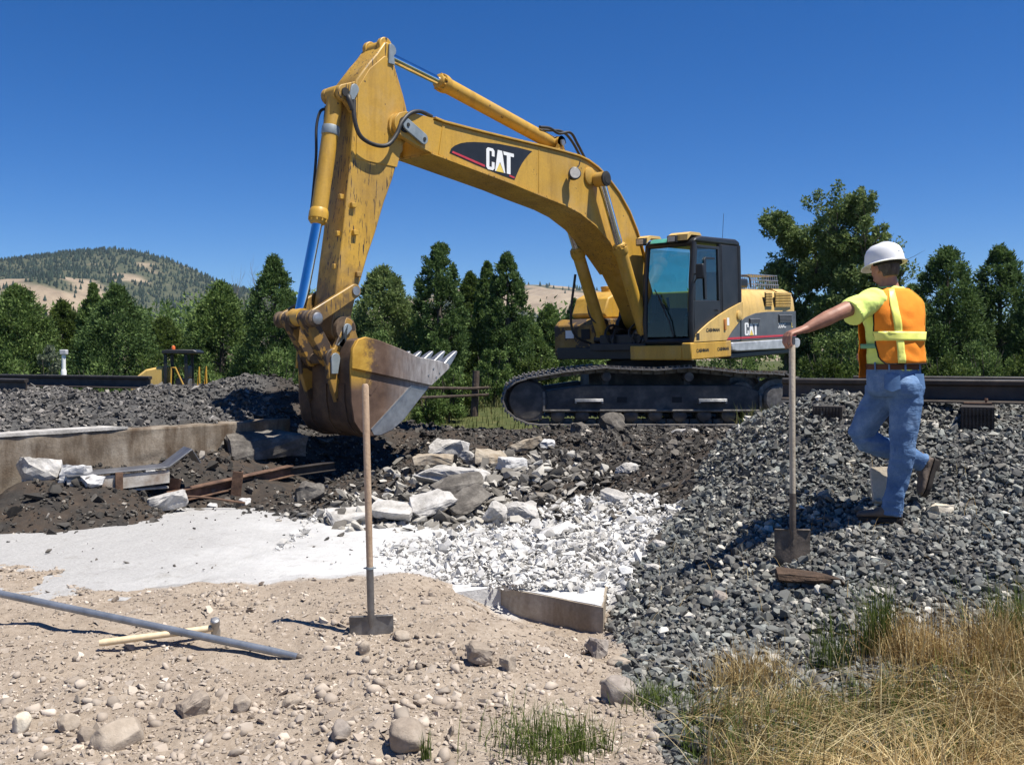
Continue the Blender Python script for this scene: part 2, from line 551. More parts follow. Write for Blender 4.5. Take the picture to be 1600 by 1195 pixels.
grey_isl = [(0, (.12, .12, .12)), (.12, (.20, .205, .21)), (.22, (.30, .29, .265)), (.34, (.24, .26, .255)), (.45, (.36, .36, .355)), (.55, (.33, .36, .355)), (.64, (.46, .43, .385)), (.74, (.44, .47, .465)), (.83, (.66, .645, .60)), (.90, (.58, .62, .60)), (.965, (1.0, .96, .88)), (1, (1.5, 1.45, 1.36))]
M_BALLAST = mat('ballast_stone', [(.25, (.275, .275, .255)), (.45, (.39, .375, .345)), (.6, (.345, .352, .338)), (.78, (.48, .45, .40))], scale=2.2, rough=.85, island=grey_isl, bmp=.35, bdist=.006, bscale=60)
M_PEBBLE = mat('dirt_pebble', [(.25, (.27, .222, .175)), (.5, (.375, .32, .262)), (.75, (.445, .395, .335))], scale=3, rough=.9, island=[(0, (.6, .58, .56)), (.5, (.92, .9, .88)), (.9, (1.1, 1.08, 1.05)), (1, (1.55, 1.55, 1.55))], bmp=.3, bdist=.006, bscale=60)
M_WHITE = mat('broken_white_concrete', [(.3, (.48, .47, .45)), (.5, (.58, .57, .55)), (.75, (.66, .655, .64))], scale=9, rough=.92, island=[(0, (.38, .37, .35)), (.22, (.68, .665, .64)), (.5, (.9, .885, .86)), (1, (1.06, 1.06, 1.05))], bmp=.5, bdist=.008, bscale=40)
M_RUBBLE = mat('dug_rubble', [(.3, (.085, .079, .072)), (.55, (.145, .133, .118)), (.75, (.22, .198, .168))], scale=3, rough=.92, island=[(0, (.2, .19, .18)), (.6, (.42, .41, .39)), (.9, (.9, .87, .82)), (.96, (1.8, 1.75, 1.65)), (1, (2.9, 2.85, 2.75))], bmp=.4, bdist=.008, bscale=50)

# ballast bank on the right
x, y = sample(120000, -.2, 5.2, 3.7, 12.0)
d_, b_, p_, w_, f_, g_ = wsum(x, y)
k = in_view(x, y) & (b_ > .5) & (rng.random(len(x)) < np.clip(1.15 - .13 * (y - 4), .35, 1) * (1 - .8 * g_))
x, y = x[k], y[k]
size = np.clip(rng.lognormal(math.log(.0188), .42, len(x)), .010, .05)
tag(pour('ballast_gravel', x, y, size * (1 + .10 * np.clip(y - 6.5, 0, 3)), ANG, M_BALLAST, lift=.5, far=ANG_S), 'loose grey and bluish crushed ballast stones on the right bank', 'gravel', kind='stuff')

# gravel pile on the left, behind the wall
x, y = sample(62000, -9.0, -1.6, 8.4, 16.5)
d_, b_, p_, w_, f_, g_ = wsum(x, y)
k = in_view(x, y) & (p_ > .5) & (rng.random(len(x)) < .62)
x, y = x[k], y[k]
size = np.clip(rng.lognormal(math.log(.026), .42, len(x)), .014, .08)
M_PILE = mat('pile_stone', [(.25, (.20, .185, .175)), (.5, (.28, .265, .25)), (.75, (.36, .33, .30))], scale=.8, rough=.9, island=[(0, (.2, .2, .2)), (.5, (.36, .355, .345)), (.88, (.56, .55, .52)), (.98, (.85, .83, .8)), (1, (1.4, 1.4, 1.35))], bmp=.3, bdist=.006, bscale=60)
tag(pour('gravel_pile', x, y, size, ANG_S, M_PILE, lift=.45), 'dark gravel heaped behind the stained concrete wall', 'gravel', kind='stuff')

# dug ground round the bucket and the tracks
x, y = sample(90000, -4.6, 5.0, 8.0, 18.6)
d_, b_, p_, w_, f_, g_ = wsum(x, y)
k = in_view(x, y) & (b_ < .5) & (p_ < .5) & (w_ < .6) & (f_ < .5) & ~((y > 15.2) & (x > -.1))
dens = np.clip(.45 + .9 * fbm(x, y, .9, 3, 60) + .25 * sstep(-1, 1, x), .06, 1)
k &= rng.random(len(x)) < dens
x, y = x[k], y[k]
size = np.clip(rng.lognormal(math.log(.0185), .58, len(x)), .008, .10)
tag(pour('dug_rubble', x, y, size, FLAT_S + ANG_S, M_RUBBLE, lift=.4), 'dark broken asphalt and stones in the dug pit', 'rubble', kind='stuff')

# white crumbled concrete over the slab's right half
x, y = sample(52000, -1.9, 1.5, 6.0, 9.3)
n1 = fbm(x, y, .7, 3, 90)
core = np.exp(-(((x - .5) / .9) ** 2 + ((y - 7.6 - .35 * (x - .4)) / 1.45) ** 2)) + .55 * n1
k = in_view(x, y) & (rng.random(len(x)) < np.clip(core * 1.15, 0, 1))
d_, b_, p_, w_, f_, g_ = wsum(x, y)
k &= (d_ < .5) & (b_ < .75) & (x < .95 + .35 * n1 + .28 * np.clip(y - 6.5, 0, 1.5) - .35 * np.clip(y - 8.2, 0, 2))
x, y = x[k], y[k]
size = np.clip(rng.lognormal(math.log(.0165), .58, len(x)), .006, .085)
hh = np.maximum(0, -.425 - H(x, y)) * (1 - sstep(.45, .75, x)) + .07 * np.clip(core[k], 0, 1) * rng.random(len(x))
tag(pour('white_rubble', x, y, size, FLAT_S + ANG_S, M_WHITE, lift=.3, tilt=.8, zadd=hh), 'crumbled white concrete spread over the slab', 'rubble', kind='stuff')

# crumbs lying about on the slab
x, y = sample(1500, -5.0, .6, 6.3, 9.6)
d_, b_, p_, w_, f_, g_ = wsum(x, y)
k = in_view(x, y) & (d_ < .3) & (rng.random(len(x)) < .12 + .5 * sstep(8.2, 9.4, y) + .25 * sstep(-1.5, .2, x))
x, y = x[k], y[k]
tag(pour('slab_crumbs', x, y, np.clip(rng.lognormal(math.log(.011), .6, len(x)), .004, .05), FLAT, M_RUBBLE, lift=.3, zadd=np.maximum(0, -.425 - H(x, y))), 'dark crumbs and stones scattered on the white slab', 'stones', kind='stuff')

# pale and dark broken pieces heaped between slab and dug ground
x, y = sample(14000, -2.4, 1.1, 8.2, 12.2)
core = np.exp(-(((x + .6 - .12 * (y - 9)) / .85) ** 2 + ((y - 9.6) / 1.4) ** 2))
k = in_view(x, y) & (rng.random(len(x)) < core * .95)
x, y = x[k], y[k]
size = np.clip(rng.lognormal(math.log(.036), .55, len(x)), .012, .13)
M_PALE = mat('pale_rubble', [(.3, (.30, .28, .25)), (.5, (.40, .385, .355)), (.75, (.52, .50, .47))], scale=5, rough=.93, island=[(0, (.16, .15, .14)), (.35, (.38, .36, .33)), (.65, (.8, .78, .74)), (1, (1.15, 1.14, 1.1))], bmp=.5, bdist=.01, bscale=40)
tag(pour('mixed_rubble', x, y, size, FLAT, M_PALE, lift=.55), 'grey and white broken concrete pieces heaped at the slab edge', 'rubble', kind='stuff')

# pebbles in the foreground dirt
x, y = sample(88000, -4.2, 1.4, 3.2, 7.0)
d_, b_, p_, w_, f_, g_ = wsum(x, y)
stony = np.clip(.25 + 1.2 * fbm(x, y, .45, 3, 44) + .75 * sstep(5.0, 4.0, y) + .55 * np.exp(-(((x + .35) / .75) ** 2 + ((y - 4.6) / .8) ** 2)), 0, 1)
k = in_view(x, y) & (d_ > .5) & (b_ < .6) & (g_ < .8) & (rng.random(len(x)) < .30 + .45 * stony)
x, y, stony = x[k], y[k], stony[k]
size = np.clip(rng.lognormal(math.log(.0055), .62, len(x)) * (1 + 1.0 * stony * (rng.random(len(x)) < .35)), .0028, .045)
half = (rng.random(len(x)) < .34) & (size > .008)
tag(pour('dirt_pebbles', x[half], y[half], size[half], RND, M_PEBBLE, lift=.15, smooth=True, far=RND_S, split=4.7), 'small rounded pebbles and clods in the tan dirt', 'pebbles', kind='stuff')
tag(pour('dirt_chips', x[~half], y[~half], size[~half], FLAT_S, M_PEBBLE, lift=.15), 'small angular stone chips in the tan dirt', 'stone chips', kind='stuff')

# ------------------------------------------------------------------ machine materials
def paint(name, base, dirt=(.16, .11, .065), dirt_amt=.45, chip=.64, chipcol=(.05, .035, .025), rough=.42, vscale=(1, 1, 1), chip_scale=9, mud=None):
    m, t, p, out = nodes(name)
    n1 = noise(t, 1.3, 6, .6); n2 = noise(t, chip_scale, 5, .55, vscale=vscale); n3 = noise(t, 30, 6, .7)
    r0 = ramp(t, [(.3, tuple(v * .86 for v in base)), (.7, tuple(min(1, v * 1.05) for v in base))]); t.links.new(n3.outputs[0], r0.inputs[0])
    r1 = ramp(t, [(.42, (0, 0, 0)), (.72, (dirt_amt,) * 3)]); t.links.new(n1.outputs[0], r1.inputs[0])
    c = mixc(t, r1.outputs[0], r0.outputs[0], dirt)
    n4 = noise(t, 3.2, 6, .65, vscale=(2.2, 2.2, .28)); r4 = ramp(t, [(.34, (.76, .73, .68)), (.52, (1, 1, 1))]); t.links.new(n4.outputs[0], r4.inputs[0])
    c = mixc(t, .8, c, r4.outputs[0], 'MULTIPLY')
    n6 = noise(t, 2.1, 7, .7); r6 = ramp(t, [(.5, (0, 0, 0)), (.75, (.30, .30, .30))]); t.links.new(n6.outputs[0], r6.inputs[0])
    c = mixc(t, r6.outputs[0], c, (.42, .34, .23))
    r2 = ramp(t, [(chip, (0, 0, 0)), (chip + .025, (1, 1, 1))]); t.links.new(n2.outputs[0], r2.inputs[0])
    c = mixc(t, r2.outputs[0], c, chipcol)
    if mud:                                     # dried mud splashed up from the bucket end
        tc = t.nodes.new('ShaderNodeTexCoord'); sx = t.nodes.new('ShaderNodeSeparateXYZ'); t.links.new(tc.outputs['Object'], sx.inputs[0])
        ma = t.nodes.new('ShaderNodeMath'); ma.operation = 'MULTIPLY_ADD'; ma.inputs[1].default_value = 2.6; n5 = noise(t, 5, 7, .7); t.links.new(n5.outputs[0], ma.inputs[0]); t.links.new(sx.outputs[2], ma.inputs[2])
        mr = t.nodes.new('ShaderNodeMapRange'); mr.inputs[1].default_value = mud[0] + 1.3; mr.inputs[2].default_value = mud[1] + 1.3; mr.inputs[4].default_value = .85; t.links.new(ma.outputs[0], mr.inputs[0])
        c = mixc(t, mr.outputs[0], c, (.085, .055, .032))
    t.links.new(c, p.inputs['Base Color'])
    rr = ramp(t, [(.3, (rough - .08,) * 3), (.7, (rough + .22,) * 3)]); t.links.new(n1.outputs[0], rr.inputs[0]); t.links.new(rr.outputs[0], p.inputs['Roughness'])
    bump(t, p, n3.outputs[0], .06, .004)
    return m


Y0 = (.56, .325, .042)
M_YEL = paint('yellow_paint', Y0, dirt_amt=.34, chip=.70)
M_YEL_STICK = paint('scratched_yellow_paint', Y0, dirt_amt=.6, chip=.602, vscale=(3.0, 3.0, .34), chip_scale=15, mud=(2.35, 1.5))
M_YEL_PALE = paint('pale_yellow_paint', (.70, .46, .13), dirt=(.33, .25, .14), dirt_amt=.4, chip=.8, rough=.38)
M_YEL_DIRTY = paint('muddy_yellow_paint', (.34, .19, .032), dirt=(.075, .048, .028), dirt_amt=1.0, chip=.50, chipcol=(.05, .033, .022), rough=.6, chip_scale=6)
M_MUD = mat('muddy_steel', [(.3, (.045, .032, .022)), (.5, (.10, .068, .042)), (.72, (.19, .125, .07))], scale=7, rough=.8, bmp=.5, bdist=.01)
M_BLACK = mat('black_paint', [(.3, (.010, .011, .013)), (.7, (.022, .022, .024))], scale=6, rough=.45, bmp=.05)
M_TRACK = mat('track_steel', [(.3, (.07, .064, .056)), (.5, (.17, .155, .135)), (.75, (.32, .29, .25))], scale=11, rough=.62, metal=.1, bmp=.3, bdist=.006)
M_FRAME = mat('track_frame_paint', [(.3, (.026, .026, .027)), (.5, (.065, .060, .055)), (.72, (.17, .148, .122))], scale=4, rough=.6, bmp=.15)
M_GREY = mat('grey_panel', [(.3, (.075, .082, .092)), (.7, (.115, .122, .132))], scale=5, rough=.45)
M_STEEL = mat('worn_steel', [(.3, (.28, .28, .28)), (.7, (.50, .49, .47))], scale=9, rough=.42, metal=.8, bmp=.15)
M_SILVER = mat('scuffed_silver_paint', [(.3, (.30, .31, .32)), (.6, (.52, .53, .54)), (.8, (.66, .66, .66))], scale=4, rough=.4, metal=.3)
M_CHROME = mat('chrome_rod', [(.4, (.72, .73, .75)), (.6, (.82, .83, .85))], scale=3, rough=.10, metal=1.0)
M_PLATE = mat('grey_pin_plate', [(.3, (.19, .23, .25)), (.7, (.30, .34, .36))], scale=8, rough=.55, metal=.2)
M_RUBBER = mat('black_rubber', [(.3, (.018, .018, .018)), (.7, (.035, .034, .033))], scale=12, rough=.55)
M_DARK = mat('dark_cavity', [(.3, (.012, .012, .012)), (.7, (.02, .02, .02))], scale=5, rough=.8)
M_WHITEP = mat('white_lettering', [(.3, (.78, .78, .76)), (.7, (.84, .84, .82))], scale=9, rough=.5)
M_RED = mat('red_stripe', [(.3, (.45, .03, .045)), (.7, (.55, .05, .07))], scale=9, rough=.5)
M_LOGOY = mat('logo_yellow', [(.3, (.75, .55, .10)), (.7, (.80, .60, .14))], scale=9, rough=.5)
M_LENS = mat('lamp_lens', [(.3, (.35, .34, .31)), (.7, (.5, .48, .44))], scale=20, rough=.2)


def bucket_material():
    m, t, p, out = nodes('worn_bucket_steel')
    tc = t.nodes.new('ShaderNodeTexCoord'); sx = t.nodes.new('ShaderNodeSeparateXYZ'); t.links.new(tc.outputs['Object'], sx.inputs[0])
    n1 = noise(t, 4, 8, .65); n2 = noise(t, 14, 6, .6); n3 = noise(t, 22, 6, .6, vscale=(1, 1, .25))
    rust = ramp(t, [(.3, (.075, .042, .026)), (.55, (.14, .085, .055)), (.75, (.22, .15, .11))]); t.links.new(n1.outputs[0], rust.inputs[0])
    steel = ramp(t, [(.3, (.20, .18, .17)), (.6, (.40, .38, .365)), (.8, (.56, .54, .53))]); t.links.new(n3.outputs[0], steel.inputs[0])
    yel = ramp(t, [(.35, (.46, .25, .03)), (.7, (.60, .36, .06))]); t.links.new(n2.outputs[0], yel.inputs[0])
    # painted near the hinge, rust in the middle, bare steel towards the teeth
    ysel = t.nodes.new('ShaderNodeMapRange'); ysel.inputs[1].default_value = 7.08; ysel.inputs[2].default_value = 7.22
    a2 = t.nodes.new('ShaderNodeMath'); a2.operation = 'MULTIPLY_ADD'; a2.inputs[1].default_value = .45; t.links.new(n2.outputs[0], a2.inputs[0]); t.links.new(sx.outputs[0], a2.inputs[2])
    a3 = t.nodes.new('ShaderNodeMath'); a3.operation = 'SUBTRACT'; a3.inputs[1].default_value = .23; t.links.new(a2.outputs[0], a3.inputs[0]); t.links.new(a3.outputs[0], ysel.inputs[0])
    zsel = t.nodes.new('ShaderNodeMapRange'); zsel.inputs[1].default_value = .72; zsel.inputs[2].default_value = .9; t.links.new(sx.outputs[2], zsel.inputs[0])
    ms = t.nodes.new('ShaderNodeMath'); ms.operation = 'MULTIPLY'; t.links.new(ysel.outputs[0], ms.inputs[0]); t.links.new(zsel.outputs[0], ms.inputs[1])
    lowst = t.nodes.new('ShaderNodeMapRange'); lowst.inputs[1].default_value = 6.9; lowst.inputs[2].default_value = 6.15
    t.links.new(sx.outputs[0], lowst.inputs[0])
    c = mixc(t, lowst.outputs[0], rust.outputs[0], steel.outputs[0])
    c = mixc(t, ms.outputs[0], c, yel.outputs[0])
    t.links.new(c, p.inputs['Base Color'])
    p.inputs['Metallic'].default_value = .25
    rr = ramp(t, [(.3, (.42,) * 3), (.7, (.75,) * 3)]); t.links.new(n1.outputs[0], rr.inputs[0]); t.links.new(rr.outputs[0], p.inputs['Roughness'])
    bump(t, p, n2.outputs[0], .25, .01)
    return m


M_BUCKET = bucket_material()
M_SHELL = mat('rusty_shaded_bucket_back', [(.3, (.040, .026, .018)), (.5, (.085, .052, .032)), (.75, (.17, .105, .055))], scale=3.5, rough=.75, metal=.15, bmp=.4)  # rust tone darkened so the colour carries the shade on the bucket's back


def glass_material(name, tint, fac=.10):
    m, t, p, out = nodes(name)
    t.nodes.remove(p)
    tr = t.nodes.new('ShaderNodeBsdfTransparent'); tr.inputs[0].default_value = (*tint, 1)
    gl = t.nodes.new('ShaderNodeBsdfGlossy'); gl.inputs['Roughness'].default_value = .03; gl.inputs[0].default_value = (.9, .95, .95, 1)
    lw = t.nodes.new('ShaderNodeLayerWeight'); lw.inputs[0].default_value = .5
    pw = t.nodes.new('ShaderNodeMath'); pw.operation = 'POWER'; pw.inputs[1].default_value = 4.0; t.links.new(lw.outputs['Facing'], pw.inputs[0])
    fr = t.nodes.new('ShaderNodeMath'); fr.operation = 'MULTIPLY_ADD'; fr.inputs[1].default_value = .9; fr.inputs[2].default_value = .05; t.links.new(pw.outputs[0], fr.inputs[0])
    dif = t.nodes.new('ShaderNodeBsdfDiffuse'); dif.inputs[0].default_value = (.10, .12, .12, 1)
    n = noise(t, 6, 5)
    r = ramp(t, [(.45, (.02, .02, .02)), (.8, (.10, .10, .10))]); t.links.new(n.outputs[0], r.inputs[0])
    mx = t.nodes.new('ShaderNodeMixShader'); t.links.new(fr.outputs[0], mx.inputs[0]); t.links.new(tr.outputs[0], mx.inputs[1]); t.links.new(gl.outputs[0], mx.inputs[2])
    m2_ = t.nodes.new('ShaderNodeMixShader'); t.links.new(r.outputs[0], m2_.inputs[0]); t.links.new(mx.outputs[0], m2_.inputs[1]); t.links.new(dif.outputs[0], m2_.inputs[2])
    t.links.new(m2_.outputs[0], out.inputs[0])
    return m


M_GLASS = glass_material('tinted_glass', (.40, .70, .67))
M_GLASS_DARK = glass_material('dark_glass', (.10, .125, .125))

# ------------------------------------------------------------------ excavator: x forward, y to its left, z up
EXC = Vector((2.5, 17.0, 0.0))
EROT = math.atan2(-math.sin(R(50)), -math.cos(R(50)))
ex = empty('excavator', EXC, EROT)
tag(ex, 'large yellow crawler excavator with raised boom and curled bucket in the dug pit', 'excavator')
TILT = R(2.45)


def house(o):
    o.rotation_euler = (0, TILT, 0)
    return o


# -- undercarriage (its own heading: crawlers lie along the picture, the house is swung towards the camera)
track_path_top = [(-.10, .60), (.06, .715), (.30, .79), (.88, .885), (1.5, .95), (1.9, .93), (2.35, .915), (2.9, .955), (3.3, .92), (3.75, .87), (4.3, .85)]
cxs, czs, rs_ = 4.36, .43, .42
path = [(x_, z_) for x_, z_ in track_path_top]
path += [(cxs + rs_ * math.cos(R(a)), czs + rs_ * math.sin(R(a))) for a in (70, 45, 20, -5, -30, -50, -70)]
path += [(4.2, .02), (3.2, .02), (2.2, .02), (1.2, .02), (.45, .02), (.25, .045), (.05, .13), (-.09, .26), (-.15, .42)]
tp = np.array(path + [path[0]])
seglen = np.sqrt((np.diff(tp, axis=0) ** 2).sum(1)); cum = np.concatenate([[0], np.cumsum(seglen)])
NSH = 56
sh = MB()
sh.box(-.098, .098, -.39, .39, -.012, .012)
for gx_ in (-.085, 0.0, .075):
    sh.box(gx_ - .010, gx_ + .010, -.385, .385, .0125, .040)
sh.box(-.085, .085, -.12, -.06, -.08, -.013)
sh.box(-.085, .085, .06, .12, -.08, -.013)
shoe_me = sh.mesh('track_shoe', M_TRACK)


def put(o):
    o.rotation_euler = (0, 0, -EROT)
    return o


for side, yo in (('near', -1.3), ('far', 1.3)):
    tr_ = empty('crawler_track', (0, 0, 0), 0, ex)
    tr_.location = Matrix.Rotation(-EROT, 3, 'Z') @ Vector((-2.5, yo, 0))
    put(tr_)
    mb = MB()                                   # chain under the shoes
    inner = [(a, b) for a, b in path]
    for k in range(NSH):
        s_ = (k + .5) / NSH * cum[-1]
        i = min(np.searchsorted(cum, s_) - 1, len(seglen) - 1)
        q = (s_ - cum[i]) / seglen[i]
        p0 = tp[i] * (1 - q) + tp[i + 1] * q
        dx_, dz_ = (tp[i + 1] - tp[i]) / seglen[i]
        o = link('track_shoe', shoe_me, tr_)
        o.location = (p0[0], 0, p0[1])
        o.rotation_euler = (0, -math.atan2(dz_, dx_), 0)
    # frame
    fr_ = empty('track_frame', tr_.location, 0, ex); put(fr_)
    b = MB(); b.prism([(.52, .22), (4.05, .22), (4.05, .56), (3.8, .66), (1.2, .66), (.52, .56)], -.24, .24); b.build('side_beam', M_FRAME, fr_, .015)
    b = MB(); b.box(.50, 4.08, -.30, -.242, .235, .265); b.box(4.04, 4.08, -.30, -.242, .266, .50); b.box(.50, .54, -.30, -.242, .266, .56); b.build('flange', M_TRACK, fr_, .006)
    b = MB(); b.prism([(.02, .14), (.20, .07), (.49, .10), (.49, .57), (.05, .57)], -.27, -.20); b.box(.03, .49, -.285, -.271, .24, .31); b.build('idler_guard', M_FRAME, fr_, .012)
    b = MB(); b.lathe([(.06, -.30), (.30, -.28), (.34, -.22), (.34, .22), (.30, .28), (.06, .30)], (.26, 0, .42), (0, 1, 0), 28); b.build('idler', M_FRAME, fr_)
    b = MB(); b.lathe([(.10, -.36), (.22, -.35), (.25, -.31), (.25, -.2), (.34, -.19), (.36, -.05), (.36, .05), (.34, .2), (.1, .3)], (cxs, 0, czs), (0, 1, 0), 32); b.build('sprocket', M_TRACK, fr_)
    for rx in (.75, 1.15, 1.55, 1.95, 2.35, 2.75, 3.15, 3.55, 3.92):
        b = MB(); b.lathe([(.03, -.27), (.06, -.26), (.115, -.23), (.12, -.10), (.09, -.08), (.09, .08), (.12, .1), (.115, .23), (.03, .27)], (rx, 0, .17), (0, 1, 0), 16); b.build('track_roller', M_FRAME, fr_)
    for rx in (1.55, 2.9):
        b = MB(); b.lathe([(.03, -.26), (.075, -.25), (.08, -.12), (.06, -.1), (.06, .1), (.08, .12), (.075, .25)], (rx, 0, .80), (0, 1, 0), 16); b.box(rx - .05, rx + .05, -.04, .04, .66, .74); b.build('carrier_roller', M_FRAME, fr_)
    if side == 'near':
        for sx0 in (1.02, 3.03):
            b = MB(); b.box(sx0, sx0 + .46, -.40, -.30, .42, .445); b.box(sx0, sx0 + .03, -.40, -.241, .37, .42); b.box(sx0 + .43, sx0 + .46, -.40, -.241, .37, .42); b.box(sx0, sx0 + .46, -.405, -.385, .395, .42)
            b.build('step', M_STEEL, fr_, .004)
        for sx0 in (1.72, 2.62):
            b = MB(); b.box(sx0, sx0 + .16, -.246, -.236, .38, .47); b.build('beam_slot', M_DARK, fr_)
uc = empty('car_body', (0, 0, 0), 0, ex); put(uc)
b = MB(); b.prism([(-1.2, -1.0), (-.6, -.7), (.6, -.7), (1.2, -1.0), (1.2, 1.0), (.6, .7), (-.6, .7), (-1.2, 1.0)], .42, .92, 'z'); b.build('x_frame', M_FRAME, uc, .02)
b = MB(); b.lathe([(.75, .92), (.8, .93), (.8, 1.06), (.72, 1.07), (.72, 1.14)], (0, 0, 0), (0, 0, 1), 40); b.build('swing_ring', M_DARK, uc)

# -- house: deck
b = MB(); b.box(-2.7, .95, -1.36, 1.36, 1.125, 1.33); b.box(-.9, .95, -.42, .42, 1.331, 1.55); house(b.build('deck', M_BLACK, ex, .015))
b = MB(); b.box(-.27, 1.12, 1.30, 1.475, 1.12, 1.40); house(b.build('deck_skirt', M_YEL, ex, .02))
b = MB(); b.box(.95, 1.10, .30, 1.299, 1.12, 1.36); house(b.build('deck_front', M_YEL, ex, .02))
b = MB(); b.prism([(-3.02, 1.17), (-3.10, 1.20), (-3.14, 1.26), (-3.14, 1.33), (-3.06, 1.365), (-.275, 1.365), (-.275, 1.225), (-.5, 1.20)], 1.24, 1.49); house(b.build('walkway_edge', M_SILVER, ex, .02))
b = MB(); b.box(-2.9, -.3, 1.20, 1.44, 1.08, 1.18); house(b.build('belly_plate', M_BLACK, ex, .02))
# right front: tool box and tanks
b = MB(); b.prism([(.88, 1.18), (.88, 1.72), (.72, 1.84), (-.1, 1.84), (-.1, 1.18)], -1.47, -.55); house(b.build('tool_box', M_YEL_DIRTY, ex, .03))
b = MB(); b.box(.884, .892, -1.20, -1.02, 1.50, 1.64); house(b.build('tool_box_label', M_WHITEP, ex))
b = MB(); b.box(.884, .90, -.85, -.66, 1.48, 1.66); house(b.build('tool_box_latch', M_DARK, ex, .01))
b = MB(); b.prism([(.30, 1.845), (.38, 1.92), (.22, 2.22), (-.12, 2.34), (-1.9, 2.34), (-1.9, 1.33), (-.105, 1.33), (-.105, 1.845)], -1.44, -.70); house(b.build('hydraulic_tank', M_YEL, ex, .03))
b = MB(); b.lathe([(.085, 0), (.09, .02), (.09, .07), (.10, .075), (.10, .11), (.02, .12)], (-.36, -1.15, 2.34)); house(b.build('tank_cap', M_YEL, ex))
# hood and counterweight
b = MB(); b.prism([(.44, 1.34), (1.43, 1.34), (1.45, 1.5), (1.45, 1.95), (1.41, 2.16), (1.30, 2.27), (1.12, 2.32), (.44, 2.33)], -2.45, -.74, 'x'); hood = house(b.build('engine_hood', M_YEL_PALE, ex, .02))
b = MB(); b.box(-2.45, -.74, -.699, .439, 1.34, 2.30); house(b.build('hood_centre', M_YEL, ex, .03))
cwp = [(1.43, -2.46), (1.46, -2.75), (1.40, -3.08), (1.15, -3.28), (.6, -3.40), (0, -3.44), (-.6, -3.40), (-1.15, -3.28), (-1.40, -3.08), (-1.46, -2.75), (-1.43, -2.46)]
b = MB(); b.loft([[(f_ if f_ > -2.5 else f_ * k_ + (-2.46) * (1 - k_), l_ * kk, z_) for l_, f_ in cwp] for z_, k_, kk in ((1.36, .97, .985), (1.5, 1.0, 1.0), (1.95, 1.0, 1.0), (2.14, .99, .985), (2.25, .94, .95), (2.32, .85, .86))]); house(b.build('counterweight', M_YEL_PALE, ex, .0))
# dark lower side panel with stripe and lettering
b = MB(); b.prism([(-.10, 1.385), (-.30, 1.54), (-.55, 1.68), (-.87, 1.795), (-1.25, 1.86), (-1.7, 1.883), (-3.0, 1.89), (-3.0, 1.385)], 1.452, 1.466); house(b.build('side_panel', M_GREY, ex, .003))
b = MB(); b.prism([(-.12, 1.415), (-.17, 1.45), (-2.98, 1.45), (-2.98, 1.415)], 1.468, 1.472); house(b.build('panel_stripe', M_RED, ex, 0, False))
for (a0, a1, z0_, z1_, n_, nm) in ((-2.07, -2.80, 1.975, 2.245, 9, 'louver'), (-1.66, -1.97, 1.99, 2.245, 9, 'louver'), (-2.2, -2.8, 1.69, 1.83, 6, 'louver'), (-.98, -1.40, 1.69, 1.77, 5, 'louver')):
    b = MB(); b.box(a1, a0, 1.452 if z1_ > 1.9 else 1.467, 1.458 if z1_ > 1.9 else 1.472, z0_, z1_); lv = house(b.build('louver_recess', M_DARK, ex, 0, False))
    for q in range(n_):
        zc_ = z0_ + (q + .5) * (z1_ - z0_) / n_
        b = MB(); y_ = 1.459 if z1_ > 1.9 else 1.473
        b.prism([(y_, zc_ - .008), (y_ + .022, zc_ - .014), (y_ + .022, zc_ - .008), (y_, zc_ + .006)], a1 + .01, a0 - .01, 'x')
        b.build('slat', M_YEL_PALE if z1_ > 1.9 else M_GREY, lv)
b = MB(); b.prism([(1.0, 1.405), (.935, 1.53), (.80, 1.60), (.485, 1.728), (.15, 1.84), (-.2, 1.938), (-.735, 2.07), (-.735, 1.80), (-.55, 1.69), (-.30, 1.55), (-.10, 1.405)], 1.452, 1.478); house(b.build('side_shroud', M_YEL_PALE, ex, .006))
b = MB(); b.lathe([(.075, 0), (.08, .01), (.08, .02), (.05, .03), (.02, .034)], (-.56, 1.479, 1.83), (0, 1, 0), 20); house(b.build('fuel_cap', M_YEL_PALE, ex))
b = MB(); b.box(-.07, .0, 1.479, 1.50, 1.58, 1.77); house(b.build('grab_handle', paint('orange_handle', (.6, .22, .04), chip=.9), ex, .01))
b = MB(); b.box(-.20, -.12, 1.479, 1.482, 1.66, 1.79); house(b.build('notice_sticker', M_WHITEP, ex, 0, False))
b = MB(); b.box(.85, .95, 1.479, 1.482, 1.44, 1.55); house(b.build('vent_slot', M_DARK, ex, 0, False))
# exhaust guard on the hood
g = MB()
for q in range(13):
    f_ = -1.62 - q * .095
    g.tube([(f_, .75, 2.34), (f_ - .03, .75, 2.58), (f_ - .03, 1.18, 2.58), (f_, 1.22, 2.33)], .009, 6)
for yy, zz in ((.75, 2.45), (.75, 2.58), (.95, 2.58), (1.18, 2.58), (1.20, 2.48), (1.21, 2.40)):
    g.tube([(-1.60, yy, zz), (-2.80, yy, zz)], .010, 6)
house(g.build('exhaust_guard', M_STEEL, ex))
b = MB(); b.box(-1.55, -.80, .62, 1.2, 2.331, 2.50); house(b.build('air_intake_box', M_BLACK, ex, .04))
b = MB(); b.tube(smooth_path([(-.74, 1.3, 2.32), (-.9, 1.32, 2.50), (-1.3, 1.32, 2.52), (-1.42, 1.30, 2.33)], 5), .013, 8); house(b.build('handrail', M_BLACK, ex))


